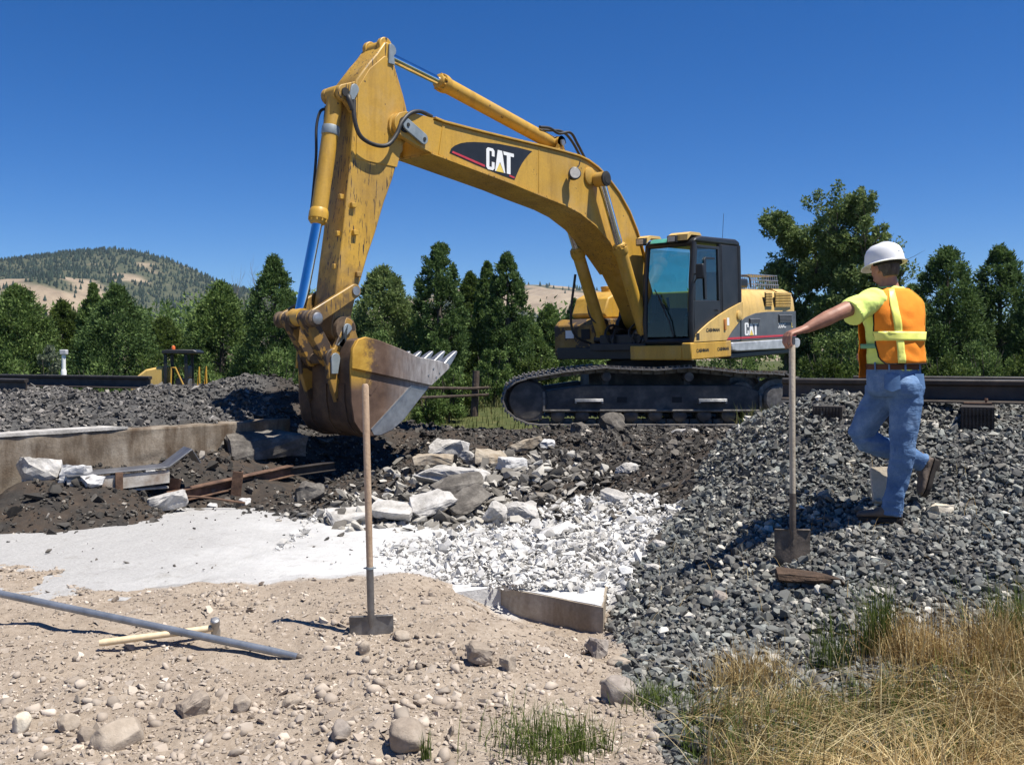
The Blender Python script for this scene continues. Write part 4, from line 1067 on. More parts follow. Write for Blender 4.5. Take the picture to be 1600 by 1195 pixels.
# ------------------------------------------------------------------ hills
def hill(name, px, py, D, depth, mx, seed, forest, spur, label):
    """ridge seen as the polyline px,py (photo pixels) when its crest stands D metres off"""
    X = (np.array(px) - 800) / 1475 * D; Z = CAM_Z - (np.array(py) - 560) / 1475 * D
    xs = np.linspace(X[0], X[-1], mx); vv = np.concatenate([np.linspace(0, 1, 70), np.linspace(1.02, 1.5, 14)])
    XX, VV = np.meshgrid(xs, vv)
    zr = np.interp(XX + 40 * fbm(XX, VV * 0, 160, 3, seed + 3), X, Z)
    YY = D - depth + depth * VV + 60 * fbm(XX, VV * 0, 400, 2, seed)
    prof = np.where(VV < 1, np.clip(VV, 0, 1) ** .95, 1 - 1.2 * (VV - 1))
    n = fbm(XX + 90 * vnoise(XX, YY, 300, seed + 5), YY, 260, 4, seed + 1)
    ridg = 1 - np.abs(2 * vnoise(XX + .35 * YY, YY * .35, 150, seed + 8))
    ZZ = -22 + (zr + 22) * prof + np.sin(np.clip(VV, 0, 1) * np.pi) * (spur * n + spur * .9 * (ridg - .55)) + 3 * fbm(XX, YY, 30, 2, seed)
    ii_ = np.arange(XX.size).reshape(XX.shape)
    F = np.stack([ii_[:-1, :-1], ii_[:-1, 1:], ii_[1:, 1:], ii_[1:, :-1]], -1).reshape(-1, 4)
    fm = forest(XX, YY, VV, ridg)
    o = mesh_np(name, np.stack([XX, YY, ZZ], -1).reshape(-1, 3), F, M_HILL, smooth=True, color={'mask': np.repeat(np.clip(fm, 0, 1).reshape(-1, 1), 3, 1)})
    tag(o, kind='structure')
    return XX, YY, ZZ, fm


def hill_material():
    m, t, p, out = nodes('hillside')
    a = t.nodes.new('ShaderNodeAttribute'); a.attribute_name = 'mask'
    n = noise(t, .02, 9, .7); n2 = noise(t, .12, 6, .7)
    g = ramp(t, [(.3, (.18, .14, .10)), (.5, (.28, .22, .155)), (.7, (.35, .285, .20))]); t.links.new(n.outputs[0], g.inputs[0])
    f = ramp(t, [(.35, (.040, .052, .030)), (.6, (.085, .088, .055)), (.75, (.18, .15, .10))]); t.links.new(n2.outputs[0], f.inputs[0])
    t.links.new(mixc(t, a.outputs[0], g.outputs[0], f.outputs[0]), p.inputs['Base Color'])
    p.inputs['Roughness'].default_value = 1; p.inputs['Specular IOR Level'].default_value = .05
    return m


M_HILL = hill_material()
M_FARTREE = mat('far_conifer', [(.3, (.030, .048, .034)), (.7, (.055, .075, .050))], scale=.05, rough=1, island=[(0, (.5, .5, .5)), (1, (1.2, 1.2, 1.2))], spec=.05)


def fmask(seed, th):
    def f(x, y, v, ridg):
        band = fbm(x + .8 * y, y * .5, 170, 3, seed) + .35 * fbm(x, y, 60, 3, seed + 4)
        return sstep(-.07, .07, band + .42 * sstep(.55, 1.0, v) + .16 - th - .25 * (ridg - .5))
    return f


def far_woods(name, grids, n, seed, h0, h1):
    XX, YY, ZZ, fm = grids
    r = np.random.default_rng(seed)
    iv = r.integers(0, XX.shape[0] - 1, n); iu = r.integers(0, XX.shape[1] - 1, n)
    k = (fm[iv, iu] > .5) | (r.random(n) < .03)
    iv, iu = iv[k], iu[k]
    a, b_ = r.random(len(iv)), r.random(len(iv))
    def lerp(G): return (G[iv, iu] * (1 - a) + G[iv, iu + 1] * a) * (1 - b_) + (G[iv + 1, iu] * (1 - a) + G[iv + 1, iu + 1] * a) * b_
    x, y, z = lerp(XX), lerp(YY), lerp(ZZ)
    hh = r.uniform(h0, h1, len(x)); rr_ = hh * r.uniform(.20, .34, len(x))
    ang = np.arange(5) * 2 * np.pi / 5
    base = np.stack([np.cos(ang), np.sin(ang), 0 * ang], -1)
    V = np.concatenate([base * 1.0 + [0, 0, .12], [[0, 0, 1.0]]])
    P = np.stack([V[None, :, 0] * rr_[:, None], V[None, :, 1] * rr_[:, None], V[None, :, 2] * hh[:, None]], -1) + np.stack([x, y, z - .4], -1)[:, None]
    F = np.array([[0, 1, 5], [1, 2, 5], [2, 3, 5], [3, 4, 5], [4, 0, 5]])
    FF = (F[None] + (np.arange(len(x)) * 6)[:, None, None]).reshape(-1, 3)
    return mesh_np(name, P.reshape(-1, 3), FF, M_FARTREE)


g1 = hill('hill', [-900, -500, -250, -100, 0, 60, 130, 200, 250, 300, 340, 400, 470, 560, 680, 800, 900], [475, 448, 440, 434, 424, 409, 398, 392, 399, 417, 434, 455, 478, 500, 522, 540, 555], 1900, 1100, 320, 3, fmask(12, .22), 34, '')
tag(far_woods('hill_woods', g1, 42000, 5, 5, 10), 'dark conifer woods patching the big hill at the left', 'woods', kind='stuff')
g2 = hill('far_hill', [480, 600, 700, 760, 815, 850, 885, 920, 980, 1060, 1160, 1300, 1500, 1800, 2300], [520, 478, 452, 444, 443, 446, 449, 452, 462, 490, 515, 530, 545, 552, 556], 2300, 1000, 260, 23, fmask(40, .30), 30, '')
tag(far_woods('far_hill_woods', g2, 5200, 6, 8, 14), 'scattered conifers on the bare far hill behind the boom', 'woods', kind='stuff')


# ------------------------------------------------------------------ trees
def leaf_material(name, c0, c1, c2, trans=.3):
    m, t, p, out = nodes(name)
    g = t.nodes.new('ShaderNodeNewGeometry')
    r = ramp(t, [(0, c0), (.55, c1), (1, c2)]); t.links.new(g.outputs['Random Per Island'], r.inputs[0])
    n = noise(t, .9, 3); r2 = ramp(t, [(.3, (.72, .75, .7)), (.7, (1.15, 1.12, 1.0))]); t.links.new(n.outputs[0], r2.inputs[0])
    c = mixc(t, 1.0, r.outputs[0], r2.outputs[0], 'MULTIPLY')
    t.links.new(c, p.inputs['Base Color']); p.inputs['Roughness'].default_value = .7; p.inputs['Specular IOR Level'].default_value = .2
    tl = t.nodes.new('ShaderNodeBsdfTranslucent'); t.links.new(c, tl.inputs[0])
    mx = t.nodes.new('ShaderNodeMixShader'); mx.inputs[0].default_value = trans
    t.links.new(p.outputs[0], mx.inputs[1]); t.links.new(tl.outputs[0], mx.inputs[2]); t.links.new(mx.outputs[0], out.inputs[0])
    return m


M_LEAF = [leaf_material('juniper_foliage', (.066, .112, .030), (.126, .195, .058), (.215, .295, .10)),
          leaf_material('dark_juniper_foliage', (.046, .085, .029), (.090, .150, .050), (.16, .235, .08)),
          leaf_material('cottonwood_foliage', (.085, .130, .042), (.155, .215, .078), (.26, .325, .14), .35),
          leaf_material('light_shrub_foliage', (.045, .075, .016), (.085, .130, .030), (.14, .185, .050), .35),
          leaf_material('silver_foliage', (.10, .13, .09), (.17, .20, .15), (.26, .29, .22))]
M_BARK = mat('bark', [(.3, (.055, .043, .034)), (.7, (.13, .105, .085))], scale=6, rough=.95, bmp=.6, vscale=(3, 3, .6))
M_DEADWOOD = mat('grey_dead_wood', [(.3, (.12, .105, .09)), (.7, (.25, .225, .20))], scale=6, rough=.95)


def leaf_cloud(C, rad, n_per, ln, wd, r, up=.5, out_c=None):
    """C (k,3) clump centres; leaves as small quads spread through each clump"""
    k = len(C); n = k * n_per
    cen = np.repeat(C, n_per, 0); rd = np.repeat(rad, n_per)
    d = r.normal(size=(n, 3)); d /= np.linalg.norm(d, axis=1)[:, None]
    q = r.random(n) ** .45
    P = cen + d * (rd * q)[:, None] * np.array([1, 1, 1.15])
    ax = d * .8 + r.normal(size=(n, 3)) * .6; ax[:, 2] += up
    if out_c is not None:
        oc = P - out_c; oc[:, 2] = 0; oc /= np.linalg.norm(oc, axis=1)[:, None] + 1e-6; ax += oc * .5
    ax /= np.linalg.norm(ax, axis=1)[:, None]
    sd_ = np.cross(ax, r.normal(size=(n, 3))); sd_ /= np.linalg.norm(sd_, axis=1)[:, None]
    L = (ln * r.uniform(.6, 1.35, n))[:, None]; W = (wd * r.uniform(.6, 1.35, n))[:, None]
    V = np.stack([P - ax * L * .4 - sd_ * W * .55, P - ax * L * .4 + sd_ * W * .55, P + ax * L * .6], 1)
    return V.reshape(-1, 3), np.arange(n * 3).reshape(-1, 3)


def trunk_mesh(name, h, r0, limbs, parent, r, lean=(0, 0), m_=None):
    b = MB(); top = Vector((lean[0], lean[1], h))
    pts = [Vector((0, 0, -.3))] + [top * q + Vector((r.uniform(-.03, .03) * h * .4, r.uniform(-.03, .03) * h * .4, 0)) for q in (.25, .5, .75, 1.0)]
    b.tube(pts, [r0 * 1.2, r0 * .9, r0 * .65, r0 * .4, r0 * .12], 8)
    for (q, d, L) in limbs:
        p0 = top * q; p1 = p0 + Vector(d) * L * .5 + Vector((0, 0, .08 * L)); p2 = p0 + Vector(d) * L + Vector((0, 0, .28 * L))
        rr0 = r0 * (1 - q) * .7 + .015
        b.tube([p0, p1, p2], [rr0, rr0 * .6, rr0 * .2], 6)
    return b.build(name, m_ or M_BARK, parent)


def juniper(x, D, top_py, hw_px, label, kind=0, seed=0, dens=1.0, shape=1.0, name='juniper_tree', base=None):
    r = np.random.default_rng(seed); X = (x - 800) / 1475 * D
    z0 = float(H(np.array([X]), np.array([D]), False)[0]) if base is None else base
    h = CAM_Z - (top_py - 560) / 1475 * D - z0; hw = 1.08 * hw_px / 1475 * D
    root = empty(name, (X, D, z0))
    tag(root, label, 'tree', 'trees behind the railway')
    K = int(330 * dens)
    t = r.random(K) ** 1.35
    prof = lambda q: (1 - q ** 2.0) ** (.8 * shape) * (.72 + .28 * np.sin(np.clip(q * 5, 0, 1.57)))
    a = r.uniform(0, 2 * np.pi, K); rr_ = prof(t) * hw * r.uniform(.40, 1.0, K) ** .5 * (1 + .16 * np.sin(a * 3 + seed) * np.cos(t * 9 + seed))
    C = np.stack([np.cos(a) * rr_, np.sin(a) * rr_, .04 * h + t * h * .93], -1)
    C = np.concatenate([C, [[r.normal(0, .05) * hw, r.normal(0, .05) * hw, h * q] for q in (.82, .88, .93, .97)]])
    rad = np.concatenate([hw * (.17 + .15 * r.random(K)) * (1.05 - .45 * t), [hw * .2, hw * .16, hw * .12, hw * .08]])
    px_m = 1475 / D
    ln = max(.10, 5.0 / px_m); wd = ln * .5
    V, F = leaf_cloud(C, rad, 74, ln, wd, r, up=.7, out_c=np.array([0, 0, 0]))
    mesh_np('crown', V, F, M_LEAF[kind], root)
    limbs = [(q, (math.cos(q * 40), math.sin(q * 40), .3), hw * .55) for q in (.12, .2, .3, .4, .5, .6, .7)]
    trunk_mesh('trunk', h * .9, .035 * h * .5 + .05, limbs, root, random.Random(seed))
    return root


def cottonwood(x, D, top_py, hw_px, label, seed, kind=2, K=80, name='cottonwood_tree', bare=False, lean=0.0, low=.25, n_per=95, lobes=None):
    r = np.random.default_rng(seed); rp = random.Random(seed); X = (x - 800) / 1475 * D
    z0 = float(H(np.array([X]), np.array([D]), False)[0])
    h = CAM_Z - (top_py - 560) / 1475 * D - z0; hw = hw_px / 1475 * D
    root = empty(name, (X, D, z0)); tag(root, label, 'tree', 'trees behind the railway')
    b = MB(); tips = []
    def branch(p, d, L, rad, lev):
        pts = [p]; cur = p; dd = d.copy()
        for q in range(4):
            dd = (dd + Vector((rp.gauss(0, .16), rp.gauss(0, .16), rp.gauss(.07, .08)))).normalized(); cur = cur + dd * L / 4; pts.append(cur)
            if lev < 3 and q >= 1:
                for _ in range(2 if lev < 2 else 1):
                    a_ = rp.uniform(0, 6.28); sp = Vector((math.cos(a_), math.sin(a_), rp.uniform(.1, .7)))
                    branch(cur, (dd * .9 + sp * .75).normalized(), L * rp.uniform(.42, .62), rad * (.62 - .1 * q), lev + 1)
            if lev >= 1: tips.append(cur)
        b.tube(pts, [rad, rad * .82, rad * .65, rad * .45, rad * .22], 7 if lev < 2 else 5)
    branch(Vector((0, 0, -.3)), Vector((lean, 0, 1)).normalized(), h * .62, .022 * h + .04, 0)
    T = np.array([tuple(v) for v in tips])
    s_ = np.array([hw / max(.1, np.percentile(np.abs(T[:, 0] - lean * h * .3), 93)), hw / max(.1, np.percentile(np.abs(T[:, 1]), 93)), .95 * h / T[:, 2].max()])
    T = T * s_
    b.v = [(v[0] * s_[0], v[1] * s_[1], v[2] * s_[2]) for v in b.v]
    b.build('trunk', M_DEADWOOD if bare else M_BARK, root)
    if K:
        T = T[T[:, 2] > low * h]
        idx = r.choice(len(T), min(K, len(T)), replace=False); C = T[idx] + r.normal(size=(len(idx), 3)) * hw * .05
        rad = hw * r.uniform(.10, .27, len(idx))
        if lobes:                                   # leafy masses of the crown, as fractions of width and height
            LC, LR = [C], [rad]
            for (lx, lz, lr, nk) in lobes:
                d_ = r.normal(size=(nk, 3)); d_ /= np.linalg.norm(d_, axis=1)[:, None]; q_ = r.random(nk) ** .5
                LC.append(np.array([lx * hw, r.uniform(-.3, .3) * hw, lz * h]) + d_ * q_[:, None] * lr * hw * np.array([1, 1, .9])); LR.append(hw * r.uniform(.10, .24, nk))
            C = np.concatenate(LC); rad = np.concatenate(LR)
        ln = max(.12, 4.8 / (1475 / D))
        V, F = leaf_cloud(C, rad, n_per, ln, ln * .7, r, up=.1)
        mesh_np('crown', V, F, M_LEAF[kind], root)
    return root


T_ = [  # x, distance, top, half width, kind, shape, label
    (28, 46, 447, 62, 0, .8, 'tall rounded juniper at the left edge of the picture'),
    (98, 52, 470, 44, 3, .9, 'light green juniper just right of the leftmost tree, behind the white post'),
    (145, 50, 441, 34, 0, 1.2, 'thin topped juniper in front of the tan meadow on the hill'),
    (182, 44, 446, 66, 1, 1.1, 'broad dark juniper left of the parked roller'),
    (255, 60, 497, 48, 3, .9, 'low green juniper right behind the parked roller'),
    (345, 45, 440, 62, 0, .85, 'broad bright juniper rising right of the parked roller'),
    (428, 42, 398, 56, 1, 1.0, 'tall dark juniper just left of the chrome bucket cylinder'),
    (512, 50, 440, 38, 1, 1.0, 'dark juniper seen behind the lower stick'),
    (600, 46, 418, 58, 2, .75, 'rounded juniper right of the stick above the bucket'),
    (686, 44, 377, 42, 1, .62, 'tall dense dark columnar juniper above the bucket teeth'),
    (735, 55, 424, 34, 3, .9, 'narrow green juniper between two taller dark ones under the boom'),
    (762, 50, 405, 26, 0, 1.0, 'slim pointed juniper just left of the tallest pointed one under the boom'),
    (792, 46, 393, 40, 1, .85, 'pointed dark juniper under the middle of the boom'),
    (858, 58, 478, 34, 0, .9, 'short juniper below the far tan hill, left of the boom cylinder'),
    (897, 66, 466, 20, 1, 1.0, 'small pointed juniper framed between boom cylinder and tool box'),
    (826, 52, 500, 34, 0, .8, 'low bushy juniper right of the pointed dark one under the boom'),
    (1480, 42, 386, 58, 1, .75, 'wide dark juniper right of the man'),
    (1562, 43, 384, 54, 1, .8, 'dark juniper at the right edge of the picture'),
    (1425, 55, 445, 40, 0, .9, 'juniper directly behind the orange vest'),
    (1640, 40, 400, 56, 1, .8, 'dark juniper cut off by the right edge of the picture'),
]
for q, (x_, D_, ty, hw_, kd, shp, lab) in enumerate(T_):
    juniper(x_, D_, ty, hw_, lab, kd, 100 + q, 1.25 if hw_ > 50 else 1.0, shp)
cottonwood(1238, 40, 322, 62, 'feathery cottonwood with open branches rising behind the excavator hood', 7, K=70, lean=-.08, low=.15, n_per=105, lobes=[(-.45, .90, .35, 26), (.1, .82, .5, 40), (.6, .62, .5, 40), (-.25, .62, .4, 26), (.4, .38, .6, 46), (-.3, .28, .6, 44), (.2, .12, .7, 44)])
cottonwood(1338, 38, 280, 62, 'tallest cottonwood, full crowned, behind the man in the hard hat', 9, K=90, low=.08, n_per=100, lobes=[(0, .86, .55, 52), (-.45, .68, .55, 46), (.45, .66, .55, 46), (0, .52, .7, 66), (-.6, .40, .5, 44), (.6, .36, .5, 44), (0, .22, .8, 70), (-.5, .1, .5, 30), (.5, .1, .5, 30)])
cottonwood(392, 60, 382, 28, 'bare grey dead tree on the skyline left of the bucket cylinder', 3, K=0, bare=True, name='dead_tree')
cottonwood(350, 62, 396, 26, 'bare thin dead tree left of the bare grey tree', 4, K=0, bare=True, name='dead_tree', n_per=50)
cottonwood(428, 64, 396, 22, 'bare thin dead tree right of the bare grey tree', 5, K=0, bare=True, name='dead_tree', n_per=50)


def shrub(x, D, top_py, hw_px, label, kind, seed, name='shrub'):
    r = np.random.default_rng(seed); X = (x - 800) / 1475 * D; z0 = float(H(np.array([X]), np.array([D]), False)[0])
    h = max(.3, CAM_Z - (top_py - 560) / 1475 * D - z0); hw = hw_px / 1475 * D
    root = empty(name, (X, D, z0)); tag(root, label, 'shrub', 'shrubs along the railway')
    K = 46; a = r.uniform(0, 6.28, K); q = np.sqrt(r.random(K)); t = r.random(K)
    C = np.stack([np.cos(a) * q * hw * .8, np.sin(a) * q * hw * .5, h * (.1 + .8 * t * np.sqrt(np.clip(1 - .75 * q ** 2, 0, 1)))], -1)
    ln = max(.07, 5.0 / (1475 / D)); V, F = leaf_cloud(C, np.full(K, .2 * min(hw, h)) * r.uniform(.7, 1.4, K), 80, ln, ln * .5, r, up=.8)
    mesh_np('foliage', V, F, M_LEAF[kind], root)
    b = MB()
    for k_ in range(6):
        an = k_ * 1.05; b.tube([(0, 0, -.1), (math.cos(an) * hw * .3, math.sin(an) * hw * .2, h * .4), (math.cos(an) * hw * .55, math.sin(an) * hw * .35, h * .75)], [.02, .014, .006], 5)
    b.build('stem', M_BARK, root)


S_ = [(78, 30, 520, 28, 4, 'silvery shrub beside the white post at the left'), (240, 40, 530, 50, 3, 'light green shrub under the trees left of the parked roller'),
      (310, 38, 545, 52, 0, 'low green shrub behind the parked roller canopy'), (440, 34, 520, 44, 0, 'green shrub left of the bucket linkage'),
      (585, 30, 500, 52, 0, 'big green shrub right behind the bucket'), (650, 26, 545, 44, 3, 'light green shrub behind the bucket teeth'), (715, 24, 575, 40, 3, 'low bright shrub behind the wooden post'),
      (770, 27, 530, 42, 0, 'green shrub left of the crawler track'), (672, 21.5, 588, 34, 0, 'low dark shrub right under the bucket teeth'), (700, 23, 560, 36, 0, 'dark shrub beside the old fence rail'), (835, 30, 535, 42, 3, 'green shrub in front of the tool box side'), (905, 40, 520, 40, 0, 'shrub behind the tool box'),
      (1150, 30, 520, 60, 0, 'dark shrub under the counterweight'), (1290, 26, 525, 52, 3, 'pale weedy shrub left of the man behind the rail'), (1345, 30, 500, 46, 0, 'green shrub behind the man above the rail'),
      (1470, 28, 535, 48, 3, 'light green shrub right of the man behind the rail'), (1540, 30, 520, 52, 0, 'dark shrub at the right behind the rail'), (1610, 28, 530, 48, 3, 'shrub at the right edge behind the rail'),
      (15, 34, 535, 44, 0, 'dark shrub at the left edge behind the rail'), (150, 32, 545, 50, 0, 'low dark shrub above the end of the left rail')]
for q, (x_, D_, ty, hw_, kd, lab) in enumerate(S_): shrub(x_, D_, ty, hw_, lab, kd, 300 + q)

# far belt of woodland that closes the gaps
r_ = np.random.default_rng(8)
n_ = 1400
bx_ = r_.uniform(-75, 75, n_); by_ = r_.uniform(72, 105, n_)
hz = 5.2 + 2.4 * fbm(bx_, by_, 14, 3, 3) + r_.uniform(-1.5, .5, n_)
C_ = np.stack([bx_, by_, np.maximum(.4, hz * r_.random(n_) ** .6)], -1)
V_, F_ = leaf_cloud(C_, r_.uniform(.8, 1.7, n_), 70, .42, .22, r_, up=.5)
tag(mesh_np('far_woodland', V_, F_, M_LEAF[0]), 'far belt of mixed green woodland closing the plain', 'woodland', kind='stuff')


# tall grass and weeds beyond the track
def blades(x, y, z, ht, wd, r, lean=.35, m_=None, name='grass', bend=None, seg=3):
    n = len(x)
    a = r.uniform(0, 2 * np.pi, n); dirv = np.stack([np.cos(a), np.sin(a)], -1)
    ln_ = np.abs(r.normal(0, lean, n))
    if bend is not None:
        dirv = dirv * .35 + bend; dirv /= np.linalg.norm(dirv, axis=1)[:, None] + 1e-6
    side = np.stack([-dirv[:, 1], dirv[:, 0]], -1); ro = r.uniform(-.9, .9, n)
    side = side * np.cos(ro)[:, None] + dirv * np.sin(ro)[:, None]
    V = []
    for k in range(seg + 1):
        q = k / seg; w_q = wd * (1 - q) ** .7 * .5
        off = ln_ * ht * q ** 1.9
        px_ = x + dirv[:, 0] * off; py_ = y + dirv[:, 1] * off; pz_ = z + ht * (q - .5 * np.clip(ln_, 0, 1.4) * q ** 2.2 * .75)
        if k < seg:
            V += [np.stack([px_ - side[:, 0] * w_q, py_ - side[:, 1] * w_q, pz_], -1), np.stack([px_ + side[:, 0] * w_q, py_ + side[:, 1] * w_q, pz_], -1)]
        else: V += [np.stack([px_, py_, pz_], -1)]
    nv = 2 * seg + 1
    V = np.stack(V, 1).reshape(-1, 3)
    f = []
    for k in range(seg - 1): f += [[2 * k, 2 * k + 1, 2 * k + 3], [2 * k, 2 * k + 3, 2 * k + 2]]
    f += [[2 * seg - 2, 2 * seg - 1, 2 * seg]]
    F = (np.array(f)[None] + (np.arange(n) * nv)[:, None, None]).reshape(-1, 3)
    return mesh_np(name, V, F, m_)


M_WEED = leaf_material('weeds', (.055, .075, .020), (.11, .125, .040), (.21, .185, .085), .35)
M_DRY = leaf_material('dry_grass', (.17, .10, .038), (.42, .295, .13), (.72, .60, .37), .25)
M_GREENG = leaf_material('green_grass', (.045, .075, .014), (.10, .145, .030), (.21, .24, .075), .35)
r_ = np.random.default_rng(21)
x = r_.uniform(-14, 16, 42000); y = r_.uniform(16.0, 30, 42000)
k = ~((x > -1.2) & (x < 6.4) & (y > 14) & (y < 20.2)) & (np.abs(x / y) < .66)
k &= ~((x > -5) & (x < 0) & (y < 19.8))
k &= (vnoise(x, y, 2.2, 6) + .45 > r_.random(len(x)) * .9)
x, y = x[k], y[k]
tag(blades(x, y, H(x, y, False) - .02, r_.uniform(.12, .55, len(x)) * (.55 + .45 * sstep(20, 24, y)), .026, r_, .5, M_WEED, 'roadside_weeds'), 'tall weeds and grass beyond the railway', 'weeds', kind='stuff')
x = r_.uniform(3.4, 13, 16000); y = r_.uniform(10.2, 16.5, 16000)
k = (y + .45 * (x - 4) > 11.8) & (np.abs(x / y) < .66) & ~((x < 6.4) & (y > 14.4))
x, y = x[k], y[k]
tag(blades(x, y, H(x, y, False) - .02, r_.uniform(.2, .6, len(x)), .018, r_, .5, M_WEED, 'embankment_weeds'), 'weeds growing on the far side of the right embankment', 'weeds', kind='stuff')

# ------------------------------------------------------------------ railway
M_RAIL = mat('rail_steel', [(.3, (.030, .025, .022)), (.6, (.062, .050, .042)), (.8, (.10, .078, .060))], scale=7, rough=.6, metal=.4, bmp=.2)
M_RAILTOP = mat('worn_rail_head', [(.3, (.16, .15, .145)), (.7, (.28, .27, .26))], scale=7, rough=.4, metal=.6)
M_TIE = mat('creosoted_tie', [(.3, (.022, .019, .017)), (.6, (.05, .042, .036)), (.8, (.09, .075, .06))], scale=5, rough=.9, bmp=.6, vscale=(1, 1, 6))
M_RUST = mat('rusty_steel', [(.3, (.06, .034, .022)), (.5, (.12, .066, .04)), (.75, (.22, .13, .08))], scale=9, rough=.85, bmp=.4)
RT = Vector((.887, -.461, 0)).normalized(); RN = Vector((-RT.y, RT.x, 0))
rail_prof = [(-.072, 0), (.072, 0), (.072, .012), (.02, .032), (.010, .05), (.010, .135), (.034, .148), (.036, .178), (.028, .187), (-.028, .187), (-.036, .178), (-.034, .148), (-.010, .135), (-.010, .05), (-.02, .032), (-.072, .012)]


def rail(x0, x1, off, z0, z1, label):
    P0 = Vector((x0, 8.3 - .52 * (x0 - 2.53), 0)) + RN * off; P1 = Vector((x1, 8.3 - .52 * (x1 - 2.53), 0)) + RN * off
    root = empty('rail', (P0.x, P0.y, z0)); tag(root, label, 'rail', 'railway rails')
    dv = P1 - P0; dv.z = z1 - z0
    def ring(c): return [c + RN * u + Vector((0, 0, v)) for u, v in rail_prof]
    b = MB(); b.loft([ring(Vector((0, 0, 0))), ring(dv)]); b.build('rail_body', M_RAIL, root, .003)
    b = MB(); b.loft([[c + RN * u + Vector((0, 0, v)) for u, v in ((-.027, .1885), (.027, .1885), (.024, .191), (-.024, .191))] for c in (dv.normalized() * .002, dv * .999)]); b.build('running_surface', M_RAILTOP, root)


rail(2.40, 9.0, 0, .735, .745, 'near rail behind the man, cut off at the gravel heap')
rail(2.75, 9.6, 1.5, .735, .745, 'far rail behind the man, running beside the near one')
rail(-6.75, -14, 0, .625, .635, 'short nearer rail stub at the far left above the gravel')
rail(-6.1, -14, 1.5, .645, .65, 'longer farther rail at the far left ending above the gravel')


def box_mesh(name, sx, sy, sz, m_, bev=0):
    return MB().box(-sx / 2, sx / 2, -sy / 2, sy / 2, 0, sz).mesh(name, m_)


tie_b = MB(); tie_b.box(-.115, .115, -1.29, 1.29, 0, .175)
for q in range(9): tie_b.box(-.108 + q * .0255, -.096 + q * .0255, -1.30, -1.2905, .006, .165)
tie_me = tie_b.mesh('railway_tie', M_TIE)
plate_me = MB().box(-.10, .10, -.17, .17, .1755, .192).mesh('tie_plate', M_RUST)
spike_me = MB().lathe([(.008, 0), (.008, .02), (.016, .022), (.013, .035)], (0, 0, .192), n=6).mesh('spike', M_RUST)
for q in range(9):
    s_ = .30 + q * .545
    P0 = Vector((2.53, 8.3, 0)) + RT * s_ + RN * .75
    t_ = link('railway_tie', tie_me); t_.location = (P0.x, P0.y, .545 + (.01 if q % 3 else -.01)); t_.rotation_euler = (0, 0, math.atan2(RT.y, RT.x) + random.Random(q).uniform(-.02, .02))
    tag(t_, 'dark grooved wooden tie under the right-hand rails, %s from the left' % ('first', 'second', 'third', 'fourth', 'fifth', 'sixth', 'seventh', 'eighth', 'ninth')[q], 'railway tie', 'ties under the right-hand rails')
    for yy in (-.75, .75):
        p_ = link('tie_plate', plate_me, t_); p_.location = (0, yy, 0)
        for xx, y2 in ((-.06, .11), (.06, -.11)):
            s2 = link('spike', spike_me, p_); s2.location = (xx, y2, 0)

# ------------------------------------------------------------------ concrete
def concrete_mat(name, a, b_, c, stain=None, sc=2.5):
    m, t, p, out = nodes(name)
    n1 = noise(t, sc, 9, .65); n2 = noise(t, 40, 6, .7)
    r1 = ramp(t, [(.3, a), (.5, b_), (.7, c)]); t.links.new(n1.outputs[0], r1.inputs[0]); col = r1.outputs[0]
    if stain:
        n3 = noise(t, 3.2, 6, .6, vscale=(1.4, 1.4, .35)); r3 = ramp(t, [(.42, (0, 0, 0)), (.62, (.9, .9, .9))]); t.links.new(n3.outputs[0], r3.inputs[0])
        col = mixc(t, r3.outputs[0], col, stain)
    r2 = ramp(t, [(.3, (.82, .82, .82)), (.7, (1.08, 1.08, 1.08))]); t.links.new(n2.outputs[0], r2.inputs[0])
    t.links.new(mixc(t, 1.0, col, r2.outputs[0], 'MULTIPLY'), p.inputs['Base Color'])
    p.inputs['Roughness'].default_value = .93; p.inputs['Specular IOR Level'].default_value = .2
    bump(t, p, n2.outputs[0], .5, .012)
    return m


M_WALL = concrete_mat('stained_concrete', (.15, .12, .09), (.24, .20, .155), (.34, .30, .245), (.09, .062, .04))
M_CONC = concrete_mat('grey_concrete', (.26, .245, .22), (.42, .40, .37), (.56, .54, .51), sc=5)
M_TANC = concrete_mat('tan_concrete', (.29, .245, .185), (.38, .33, .26), (.47, .42, .345), (.23, .18, .125))
M_SLAB = concrete_mat('white_dusty_concrete', (.40, .392, .378), (.50, .49, .475), (.60, .595, .58), sc=3)


